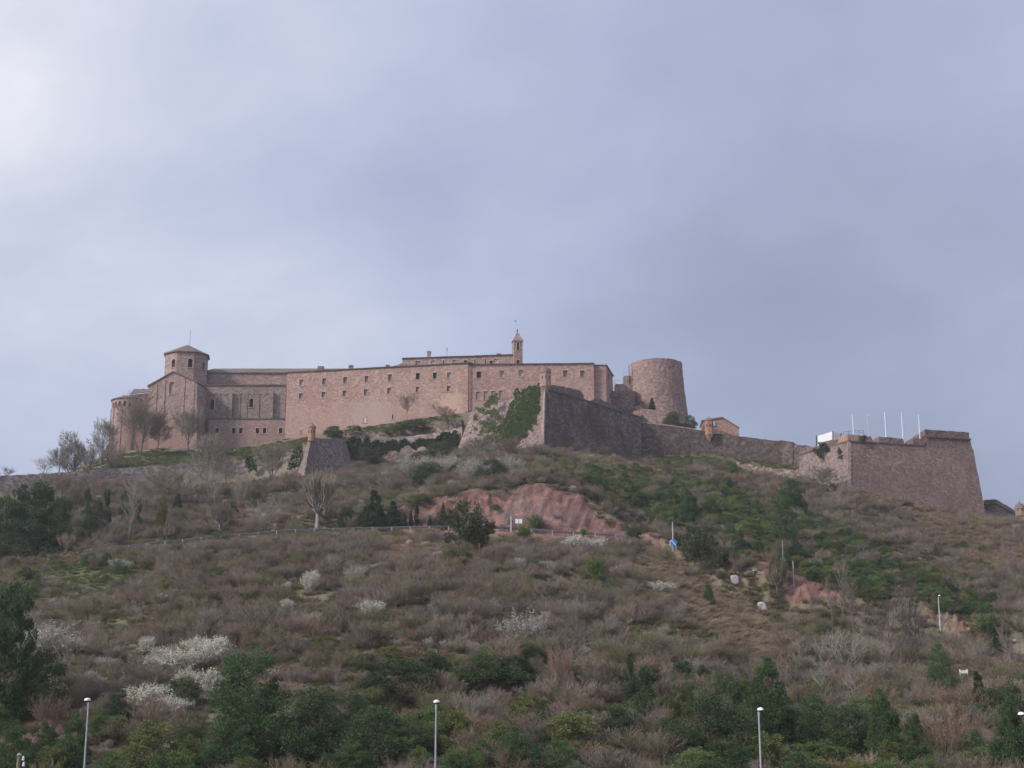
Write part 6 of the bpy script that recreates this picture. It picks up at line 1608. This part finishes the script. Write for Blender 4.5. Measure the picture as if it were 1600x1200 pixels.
lamp(1466, 932, ground(1466, 984).y, 6, 'street lamp higher up beside the lower road, right slope', thick=0.075, arm=.08)
def bare_pole(px, pt, Y, label, mat, r0=0.09, foot=None):
    if foot: Y = ground(px, foot).y
    t = P(px, pt, Y); zb = float(tz(t.x, Y)); o = empty('pole', (t.x, Y, zb)); tag(o, label, 'pole')
    m = MB(); m.lathe((t.x, Y, 0), [(r0 * 1.2, zb - .3), (r0 * .9, t.z)], 8); m.build('shaft', mat, o)
    m = MB(); m.lathe((t.x, Y, 0), [(r0, t.z - .02), (r0 * 1.2, t.z + .05), (.02, t.z + .15)], 8); m.build('cap', M_STEEL, o)
bare_pole(1239, 878, 175, 'bare grey pole standing on the red earth bank', M_PALE, .06, foot=922)
bare_pole(1050.8, 817, 183.5, 'tall bare pole behind the blue road sign', M_PALE, .085)
bare_pole(1222.4, 846, 182, 'thin dark-grey pole among pines above the plane tree', M_STEEL, .05, foot=884)
bare_pole(799, 807, 191.2, 'grey pole left of the double white sign', M_PALE, .08)
bare_pole(30, 1181, 74, 'weathered wooden pole top in the bottom left corner', M_WOOD, .11)
for px, py, hh, lb in ((612, 874, 8, 'short white marker post on the scrub slope below the guardrail'), (1177.5, 902, 10, 'short white marker post right of the upper pale boulder')):
    p = ground(px, py); k = p.y / FPX; o = empty('marker_post', p); tag(o, lb, 'marker post')
    m = MB(); m.extrude([p + Vector((-.09, 0, -.3)), p + Vector((.09, 0, -.3)), p + Vector((.09, 0, hh * k - .1)), p + Vector((0, 0, hh * k)), p + Vector((-.09, 0, hh * k - .1))], (0, .1, 0)); m.build('post', M_WHITE, o)
    m = MB(); m.box(p + Vector((-.095, -.01, hh * k * .62)), (.19, 0, 0), (0, .12, 0), (0, 0, .12)); m.build('band', M_DARKMETAL, o)
# double white direction sign
p = P(809.5, 836, 191.0); p.z = float(tz(p.x, p.y)); o = empty('road_sign', p); tag(o, 'road sign with two small white panels in front of the red rock', 'sign')
zs0, zs1 = P(1, 818, 191).z, P(1, 811, 191).z
m = MB(); m.tube([p - Vector((0, 0, .3)), flat(p, zs1)], 0.05, 6); m.build('post', M_STEEL, o)
for a, b in ((805.2, 809.9), (810.9, 815.6)):
    x0, x1 = P(a, 815, 191).x, P(b, 815, 191).x; m = MB(); m.box((x0, 190.9, zs0), (x1 - x0, 0, 0), (0, .05, 0), (0, 0, zs1 - zs0)); m.build('panel', M_WHITE, o)
m = MB(); m.box((P(804.6, 815, 191).x, 190.96, zs0 - .06), (P(816.4, 815, 191).x - P(804.6, 815, 191).x, 0, 0), (0, .04, 0), (0, 0, .05)); m.build('bracket', M_DARKMETAL, o)
# dark sign seen edge-on left of it
p = P(797.3, 836, 191.4); p.z = float(tz(p.x, p.y)); o = empty('road_sign', p); tag(o, 'dark back of a small sign beside the grey roadside pole', 'sign')
m = MB(); m.tube([p - Vector((0, 0, .3)), flat(p, P(1, 808, 191.4).z)], 0.05, 6); m.build('post', M_STEEL, o)
m = MB(); m.box((P(796.2, 1, 191.4).x - .1, 191.42, P(1, 819, 191.4).z), (.55, .1, 0), (0, .05, 0), (0, 0, .6)); m.build('panel', M_DARKMETAL, o)
# blue round sign
p = P(1053.5, 866, 182.6); p.z = float(tz(p.x, p.y)); o = empty('road_sign', p); tag(o, 'round blue road sign on two posts at the crest of the brown spur', 'sign')
c = P(1052.3, 848.5, 182.5)
def disc(c, r, y, th, mat, name):
    m = MB(); m.extrude([Vector((c.x + r * math.cos(a), y, c.z + r * math.sin(a))) for a in [2 * math.pi * i / 20 for i in range(20)]], (0, th, 0)); return m.build(name, mat, o)
disc(c, .44, 182.40, .05, M_BLUE, 'disc')
m = MB(); m.box((c.x - .42, 182.36, c.z - .05), (.84, 0, 0), (0, .02, 0), (0, 0, .1)); m.v = [(c.x + (x - c.x) * .72 + (z_ - c.z) * .1, y, c.z + (z_ - c.z) + (x - c.x) * -.9) for x, y, z_ in m.v]; m.build('arrow', M_WHITE, o)
for dx, top in ((-.14, .2), (.32, -.2)):
    m = MB(); m.tube([Vector((c.x + dx, 182.52, p.z - .4)), Vector((c.x + dx, 182.52, c.z + top))], .05, 6); m.build('post', M_PALE, o)
m = MB(); m.extrude([Vector((c.x - .48, 182.46, c.z - .3)), Vector((c.x - .30, 182.46, c.z - .3)), Vector((c.x - .3, 182.46, c.z + .4)), Vector((c.x - .48, 182.46, c.z + .3))], (0, .04, 0)); m.build('side_panel', M_WHITE, o)
# guardrail: one long thing along the outer edge of the road
uu = np.linspace(uv(130, 860)[0], uv(1003, 847)[0], 130)
gy, gz_ = k5(uu); gy = gy + 0.75; gx = uu * gy; gzz = tz(gx, gy)
o = empty('guardrail', (float(gx[60]), float(gy[60]), float(gzz[60]))); tag(o, 'grey steel guardrail along the outer edge of the hillside road', 'guardrail')
prof = [(0, .42), (-.05, .47), (-.05, .52), (.0, .57), (-.05, .62), (-.05, .67), (0, .74)]
m = MB(); vs, fs = [], []
n_ = len(prof)
for i in range(len(uu)):
    for a, b in prof: vs.append((gx[i], gy[i] + a - .08, gzz[i] + b + .02))
    for a, b in reversed(prof): vs.append((gx[i], gy[i] + a - .05, gzz[i] + b + .02))
k_ = 2 * n_
for i in range(len(uu) - 1):
    for j in range(k_): fs.append((i * k_ + j, i * k_ + (j + 1) % k_, (i + 1) * k_ + (j + 1) % k_, (i + 1) * k_ + j))
m.add(vs, fs); m.build('rail', M_RAIL, o)
for px in [144, 173, 202, 230, 259, 286, 315, 345, 374, 403, 432, 462, 491, 521, 552, 582, 612, 641, 671, 701, 731, 760, 830, 863, 896, 930, 962, 992]:
    u = uv(px, 835)[0]; x = float(np.interp(u, uu, gx)); y = float(np.interp(u, uu, gy)); z_ = float(np.interp(u, uu, gzz))
    m = MB(); m.box((x - .07, y - .14, z_ - .3), (.14, 0, 0), (0, .05, 0), (0, 0, 1.02)); m.box((x - .05, y - .085, z_ - .3), (.1, 0, 0), (0, .14, 0), (0, 0, 1.0)); m.build('post', M_STEEL, o)
# pale boulders
def boulder(px, py, w, h, seed, label, lean):
    p = ground(px, py); k = p.y / FPX; bm = bmesh.new(); bmesh.ops.create_icosphere(bm, subdivisions=4, radius=1.0)
    r = random.Random(seed)
    for v in bm.verts:
        c = v.co; e_ = 0.68
        q = Vector([math.copysign(abs(t) ** e_, t) for t in c])
        q += Vector([(float(fbm(c.x * 2 + seed, c.y * 2 + c.z * 1.7)) - .5) * .35] * 3)
        q.x += lean * q.z * 0.28
        v.co = Vector((q.x * w * k * .5, q.y * .45, q.z * h * k * .5 + h * k * .42))
    me = bpy.data.meshes.new('boulder'); bm.to_mesh(me); bm.free()
    for f in me.polygons: f.use_smooth = True
    me.materials.append(M_BOULDER); b = bpy.data.objects.new('boulder', me); b.location = p; C.objects.link(b); tag(b, label, 'boulder')
boulder(1149, 914, 13, 16, 3, 'upper pale boulder with a dark notch on the spur', -1)
boulder(1191, 955, 13.5, 15, 8, 'lower pale boulder, downhill of the notched one', -.8)
# white panel on two legs
p = ground(1506.5, 1058); k = p.y / FPX; o = empty('roadside_board', p); tag(o, 'small white panel on two short legs above the narrow dark fir', 'board')
m = MB(); m.box(p + Vector((-6.5 * k, 0, 5 * k)), (13 * k, 0, 0), (0, .08, 0), (0, 0, 4.6 * k)); m.build('board', M_WHITE, o)
for s in (-6.2, 5.0):
    m = MB(); m.box(p + Vector((s * k, .02, -.2)), (1.2 * k, 0, 0), (0, .1, 0), (0, 0, 11.3 * k + .2)); m.build('leg', M_WHITE, o)
m = MB(); m.box(p + Vector((-5.4 * k, .3, .5 * k)), (10.6 * k, 0, 0), (0, .25, 0), (0, 0, 3.6 * k)); m.build('base_box', M_STEEL, o)
# small white sign on the far right
p = ground(1586, 1008); k = p.y / FPX; o = empty('small_white_sign', p); tag(o, 'tiny white sign among bare trees by the right photo edge', 'sign')
m = MB(); m.box(p + Vector((-2.4 * k, 0, 3.4 * k)), (4.8 * k, 0, -.5 * k), (0, .05, 0), (0, 0, 2.4 * k)); m.build('panel', M_WHITE, o)
m = MB(); m.tube([p - Vector((0, -.08, .2)), p + Vector((0, .08, 5.5 * k))], .04, 6); m.build('post', M_STEEL, o)
# insulators beside the wooden pole: bracket with two white caps
b0 = P(34, 1196, 74.0); o = empty('insulator_bracket', b0); tag(o, 'two white porcelain insulators on a dark bracket beside the wooden pole', 'insulator')
pz = P(30, 1196, 74)
m = MB(); m.tube([pz, b0, P(36.5, 1189, 74)], .035, 6); m.tube([b0, P(37, 1199, 74)], .03, 6); m.build('bracket', M_DARKMETAL, o)
for px, py in ((36.4, 1185), (37, 1194)):
    c = P(px, py, 74); m = MB(); m.lathe((c.x, c.y, 0), [(.05, c.z - .11), (.075, c.z - .08), (.05, c.z - .02), (.065, c.z + .02), (.045, c.z + .09), (.01, c.z + .12)], 10); m.build('insulator', M_WHITE, o)
# a bird high above the belfry
c = P(805.2, 502, 300); bm = MB(); L = .22
body = [(0, .0, 0, .0), (.1, 0, .01, .05), (.25, 0, .0, .07), (.4, 0, 0, .04), (.55, 0, 0.01, .01)]
bm.tube([c + Vector((a - .25, b, z_)) for a, b, z_, r_ in body], [max(r_, .008) for *_, r_ in body], 7)
for s in (-1, 1):
    bm.extrude([c + Vector((.05, s * .04, .02)), c + Vector((-.12, s * .04, .02)), c + Vector((-.10, s * .32, .14)), c + Vector((.02, s * .55, .06)), c + Vector((.06, s * .3, .13))], (0, 0, .012))
bo = bm.build('bird', M_DARKMETAL); tag(bo, 'tiny dark bird flying above the pointed belfry', 'bird')

# ================================================================= uncountable scrub, grass and small evergreens
def scatter(name, protos, pts, scl, seed, label):
    """one object: its points carry instances of the source meshes"""
    src = bpy.data.collections.new(name + '_sources')
    for k, me_parts in enumerate(protos):
        # one joined mesh per source plant
        vs, fs, sh, mi, mats = [], [], [], [], []; b = 0
        for _, me in me_parts:
            n = len(me.vertices); v = np.empty(n * 3, np.float32); me.vertices.foreach_get('co', v)
            f = np.empty(len(me.loops), np.int32); me.loops.foreach_get('vertex_index', f)
            s = np.empty(n, np.float32); me.attributes['shade'].data.foreach_get('value', s)
            vs.append(v.reshape(-1, 3)); fs.append(f.reshape(-1, 3) + b); sh.append(s); b += n
            mi += [len(mats)] * (len(f) // 3); mats.append(me.materials[0])
        me = tri_mesh('source_plant', [(np.concatenate(vs), np.concatenate(fs), np.concatenate(sh))], mats[0])
        for q in mats[1:]: me.materials.append(q)
        me.polygons.foreach_set('material_index', np.array(mi, np.int32))
        so = bpy.data.objects.new('source_plant', me); src.objects.link(so)
    r = np.random.RandomState(seed); n = len(pts)
    me = bpy.data.meshes.new(name); me.vertices.add(n); me.vertices.foreach_set('co', np.asarray(pts, np.float32).ravel())
    a = me.attributes.new('psize', 'FLOAT_VECTOR', 'POINT'); a.data.foreach_set('vector', np.asarray(scl, np.float32).ravel())
    a = me.attributes.new('prot', 'FLOAT_VECTOR', 'POINT'); q = np.stack([r.normal(size=n) * .10, r.normal(size=n) * .10, r.rand(n) * 6.283], 1); a.data.foreach_set('vector', q.astype(np.float32).ravel())
    a = me.attributes.new('pidx', 'INT', 'POINT'); a.data.foreach_set('value', r.randint(0, len(protos), n).astype(np.int32))
    o = bpy.data.objects.new(name, me); C.objects.link(o); tag(o, label, kind='stuff', cat=name.replace('_', ' '))
    ng = bpy.data.node_groups.new(name, 'GeometryNodeTree')
    ng.interface.new_socket('Geometry', in_out='INPUT', socket_type='NodeSocketGeometry'); ng.interface.new_socket('Geometry', in_out='OUTPUT', socket_type='NodeSocketGeometry')
    N = ng.nodes.new; gi, go = N('NodeGroupInput'), N('NodeGroupOutput'); ip = N('GeometryNodeInstanceOnPoints'); ci = N('GeometryNodeCollectionInfo')
    ci.inputs['Collection'].default_value = src; ci.inputs['Separate Children'].default_value = True; ci.inputs['Reset Children'].default_value = True
    def attr(nm, ty):
        x = N('GeometryNodeInputNamedAttribute'); x.data_type = ty; x.inputs['Name'].default_value = nm; return x.outputs['Attribute']
    mp = N('GeometryNodeMeshToPoints')
    ng.links.new(gi.outputs[0], mp.inputs['Mesh']); ng.links.new(mp.outputs[0], ip.inputs['Points']); ng.links.new(ci.outputs[0], ip.inputs['Instance'])
    ip.inputs['Pick Instance'].default_value = True
    ng.links.new(attr('pidx', 'INT'), ip.inputs['Instance Index']); ng.links.new(attr('psize', 'FLOAT_VECTOR'), ip.inputs['Scale'])
    er = N('FunctionNodeEulerToRotation'); ng.links.new(attr('prot', 'FLOAT_VECTOR'), er.inputs[0]); ng.links.new(er.outputs[0], ip.inputs['Rotation'])
    ng.links.new(ip.outputs[0], go.inputs[0])
    md = o.modifiers.new('scatter', 'NODES'); md.node_group = ng
    return o

def near_idx(x, y):
    u = x / y; return np.clip(np.searchsorted(UG, u), 0, len(UG) - 1), np.clip(np.searchsorted(YG, y), 0, len(YG) - 1)
CLEAR = [(ground(px, py), w) for px, py, w in ((1506.5, 1058, 2.2), (1586, 1008, 1.6), (612, 874, 1.2), (1177, 902, 1.2), (1149, 914, 2.0), (1191, 955, 2.0), (1214, 932, 2.2), (485, 929, 2.4), (1052, 866, 2.0), (1239, 922, 1.2), (1466, 984, 1.2), (496, 829, 3.0), (342, 838, 2.0), (260, 848, 1.8), (102, 868, 1.8), (1107, 948, 1.6), (748, 866, 1.5), (932, 912, 1.8))]
def sample(n, seed, y0=60, y1=300, um=0.66, clear=True):
    n = int(n * 1.28); r = np.random.RandomState(seed)
    Y = np.sqrt(r.uniform(y0 ** 2, y1 ** 2, n)); u = r.uniform(-um, um, n); x = u * Y
    z = tz(x, Y); px, py = proj(u, (z - CAM.z) / Y)
    i, j = near_idx(x, Y)
    Y6_ = k6(u)[0]; YB_ = kB(u)[0]
    ok = (Y < YB_ - 1.2) & ~((Y > Y6_ - .9) & (Y < Y6_ + 7.0))
    for c, w in (CLEAR if clear else []): ok &= ~((np.abs(x - c.x * Y / c.y) < w) & (Y < c.y + .8) & (Y > c.y - 11))
    return r, x, Y, z, px, py, MR[i, j], MG[i, j], MT[i, j], ok, YB_, Y6_
def keep(prob, r, ok): return ok & (r.rand(len(prob)) < prob)
EVER = [(850, 722), (930, 735), (1010, 738), (1140, 762), (1240, 800), (1330, 838), (1400, 885), (1500, 915), (1570, 945), (1540, 972), (1430, 950), (1300, 925), (1200, 890), (1120, 866), (1050, 835), (965, 798), (900, 760)]
EVER2 = [[(30, 905), (130, 872), (225, 880), (225, 905), (140, 925), (30, 940)], [(560, 1040), (700, 1020), (830, 1040), (820, 1085), (640, 1090), (560, 1075)], [(950, 1080), (1160, 1060), (1170, 1150), (980, 1160)]]
def zones(px, py):
    e = inpoly(px, py, EVER).astype(float)
    for q in EVER2: e = np.maximum(e, 0.35 * inpoly(px, py, q))
    low = np.clip((py - 1095 + 25 * (fbm(px / 60, py / 60, 2) - .5) * 2) / 60, 0, 1)
    return e, low

# leafless scrub
r, x, Y, z, px, py, mr, mg, mt, ok, YB_, Y6_ = sample(64000, 11)
e, low = zones(px, py)
cl = fbm(x / 9 + 70, Y / 9, 3); verge = (Y > Y6_ - 8) & (Y < Y6_)
prob = np.clip((cl - 0.30) * 2.6, 0.30, 1) * (1 - 0.92 * mr) * (1 - 0.9 * mg) * (1 - 0.86 * mt) * (1 - 0.80 * e) * (1 - 0.35 * low) * 0.78
prob *= np.where(Y > YB_ - 9, 0.30, 1) * np.where((Y > Y6_ - 5.5) & (Y < Y6_), 0.05, 1)
k = keep(prob, r, ok); h = (0.5 + 1.5 * r.rand(len(x)) ** 1.9) * (0.75 + 0.7 * cl); h = np.where((Y < Y6_) & (px < 1020), np.minimum(h, .22 + .105 * (Y6_ - Y)), h); h = np.where((px < 400) & (Y > YB_ - 16), np.minimum(h, .8), h); w = h * (1.15 + .9 * r.rand(len(x)))
pr = [p.parts for q in ('thicket', 'thicket_brown', 'thicket_olive', 'thicket', 'thicket_brown', 'thicket_grey', 'thicket_rust', 'thicket_olive', 'thicket_brown', 'thicket') for p in PR[q][:2]]
scatter('bare_scrub', pr, np.stack([x, Y, z - .05], 1)[k], np.stack([w, w, h], 1)[k], 1, 'brown and purplish leafless scrub covering the whole hillside')

# evergreen scrub
r, x, Y, z, px, py, mr, mg, mt, ok, YB_, Y6_ = sample(44000, 12)
e, low = zones(px, py); cl = fbm(x / 6 + 20, Y / 6 + 9, 3)
prob = np.clip(0.95 * e * np.clip((cl - .30) * 5, 0.12, 1) + (0.16 + .16 * (px > 1030)) * low * (py < 1320) + 0.02, 0, 1) * (1 - 0.95 * mr) * (1 - 0.7 * mg) * (1 - .8 * mt * (1 - e)) * np.where(Y > YB_ - 8, 0.3, 1) * np.where((Y > Y6_ - 8) & (Y < Y6_), .25, 1)
k = keep(prob, r, ok); h = (0.6 + 1.3 * r.rand(len(x)) ** 1.6) * (1 + .4 * low); w = h * (0.95 + .6 * r.rand(len(x)))
pr = [p.parts for q in ('belt_bush', 'belt_olive', 'belt_olive', 'belt_bush', 'bush_light', 'bush_dark', 'pine_round') for p in PR[q][:2]]
scatter('evergreen_scrub', pr, np.stack([x, Y, z - .05], 1)[k], np.stack([w, w, h], 1)[k], 2, 'low evergreen bushes and seedlings growing thickly on the slope')

# scattered blossom sprays
r, x, Y, z, px, py, mr, mg, mt, ok, YB_, Y6_ = sample(9000, 13)
cl = fbm(x / 8 + 5, Y / 8 + 31, 3)
zone = np.maximum(np.clip((px - 100) / 250, 0.2, 1), 1.0 * ((py > 985) & (py < 1110) & (px < 420))) * np.clip((1050 - px) / 150, 0.08, 1)
prob = np.clip((cl - .56) * 5, 0, 1) * zone * (py > 700) * (1 - mr) * np.where(py > 1110, .3, 1) + 0.5 * inpoly(px, py, [(560, 735), (640, 735), (820, 740), (815, 765), (640, 760), (560, 770), (500, 775), (500, 755)])
k = keep(np.clip(prob * .7, 0, .5), r, ok & ~((Y > Y6_ - 8) & (Y < Y6_))); h = .4 + .65 * r.rand(len(x)); w = h * (1.1 + .7 * r.rand(len(x)))
scatter('blossom_sprays', [p.parts for q in ('blossom', 'blossom_grey', 'blossom_grey') for p in PR[q]], np.stack([x, Y, z], 1)[k], np.stack([w, w, h], 1)[k], 3, 'thin sprays of white blossom scattered through the scrub')

# grass tufts
for i in range(4):
    rr_ = np.random.RandomState(700 + i); n = 110; a = rr_.rand(n) * 6.283; q = np.sqrt(rr_.rand(n)) * .4
    p0 = np.stack([q * np.cos(a), q * np.sin(a), np.zeros(n) - .03], 1); d = unit(np.stack([np.cos(a) * .35, np.sin(a) * .35, np.ones(n)], 1) + rr_.normal(size=(n, 3)) * .25)
    l = (.5 + .5 * rr_.rand(n, 1)); m_ = p0 + d * l * .6; t_ = m_ + unit(d + np.stack([np.cos(a), np.sin(a), a * 0 - .2], 1) * .8) * l * .45
    w_ = unit(np.cross(d, rr_.normal(size=(n, 3)))) * .022
    v = np.stack([p0 - w_, p0 + w_, m_ + w_ * .8, m_ - w_ * .8, t_], 1).reshape(-1, 3); ii = np.arange(n)[:, None] * 5
    f = np.concatenate([ii + np.array([tr]) for tr in ((0, 1, 2), (0, 2, 3), (3, 2, 4))], 0); s = np.repeat(rr_.rand(n), 5)
    for key, mat in (('tuft_straw', 'GRASS_STRAW'), ('tuft_dry', 'GRASS_DRY' if i % 2 else 'GRASS_OLIVE'), ('tuft_green', 'GRASS_GREEN')):
        PR.setdefault(key, []).append(Proto([('blades', tri_mesh('blades', [(v, f, s)], PM(mat, trans=0.45)))]))
r, x, Y, z, px, py, mr, mg, mt, ok, YB_, Y6_ = sample(120000, 14, clear=False)
cl = fbm(x / 7 + 3, Y / 7 + 77, 3)
prob = np.clip(.55 + .8 * mt + (cl - .5) * 2, 0.35, 1) * (1 - mr) * (1 - mg); straw = mt > .35
ks = keep(prob, r, ok & straw); k = keep(prob, r, ok & ~straw); h = .25 + .55 * r.rand(len(x)) ** 1.3; w = h * (1.5 + 1.0 * r.rand(len(x)))
scatter('dry_grass', [p.parts for p in PR['tuft_dry']], np.stack([x, Y, z], 1)[k], np.stack([w, w, h], 1)[k], 4, 'straw-coloured dry grass tufts between the shrubs')
scatter('straw_grass', [p.parts for p in PR['tuft_straw']], np.stack([x, Y, z], 1)[ks], np.stack([w, w, h], 1)[ks], 6, 'pale straw grass on the dry open ridges of the slope')
r, x, Y, z, px, py, mr, mg, mt, ok, YB_, Y6_ = sample(130000, 15, 60, 312, clear=False)
cl = fbm(x / 10 + 13, Y / 10 + 7, 3); ok = ((Y < YB_ - .3) | (mg > .3)) & ~((Y > Y6_ - .9) & (Y < Y6_ + 7.0))
prob = np.clip(.95 * mg + np.clip((cl - .54) * 3, 0, .5) * (1 - mt), 0, 1) * (1 - mr)
k = keep(prob, r, ok); h = .15 + .3 * r.rand(len(x)); w = h * (1.4 + .8 * r.rand(len(x)))
scatter('green_grass', [p.parts for p in PR['tuft_green']], np.stack([x, Y, z], 1)[k], np.stack([w, w, h], 1)[k], 5, 'short green grass on the banks under the fortress walls')


# ================================================================= the damp air between the viewer and the fortress
HAZE = 0.00024
if HAZE:
    zt_ = 88.0; m = MB(); m.box((-6200, -12, -22.5), (12400, 0, 0), (0, 4600, 0), (0, 0, zt_ + 22.5))
    hm = bpy.data.materials.new('damp_air'); hm.use_nodes = True; nt = hm.node_tree; nt.nodes.clear()
    pv = nt.nodes.new('ShaderNodeVolumePrincipled'); pv.inputs['Color'].default_value = (0.88, 0.90, 0.97, 1); pv.inputs['Density'].default_value = HAZE; pv.inputs['Anisotropy'].default_value = 0.2
    mo = nt.nodes.new('ShaderNodeOutputMaterial'); nt.links.new(pv.outputs[0], mo.inputs['Volume'])
    tag(m.build('haze', hm), kind='stuff')
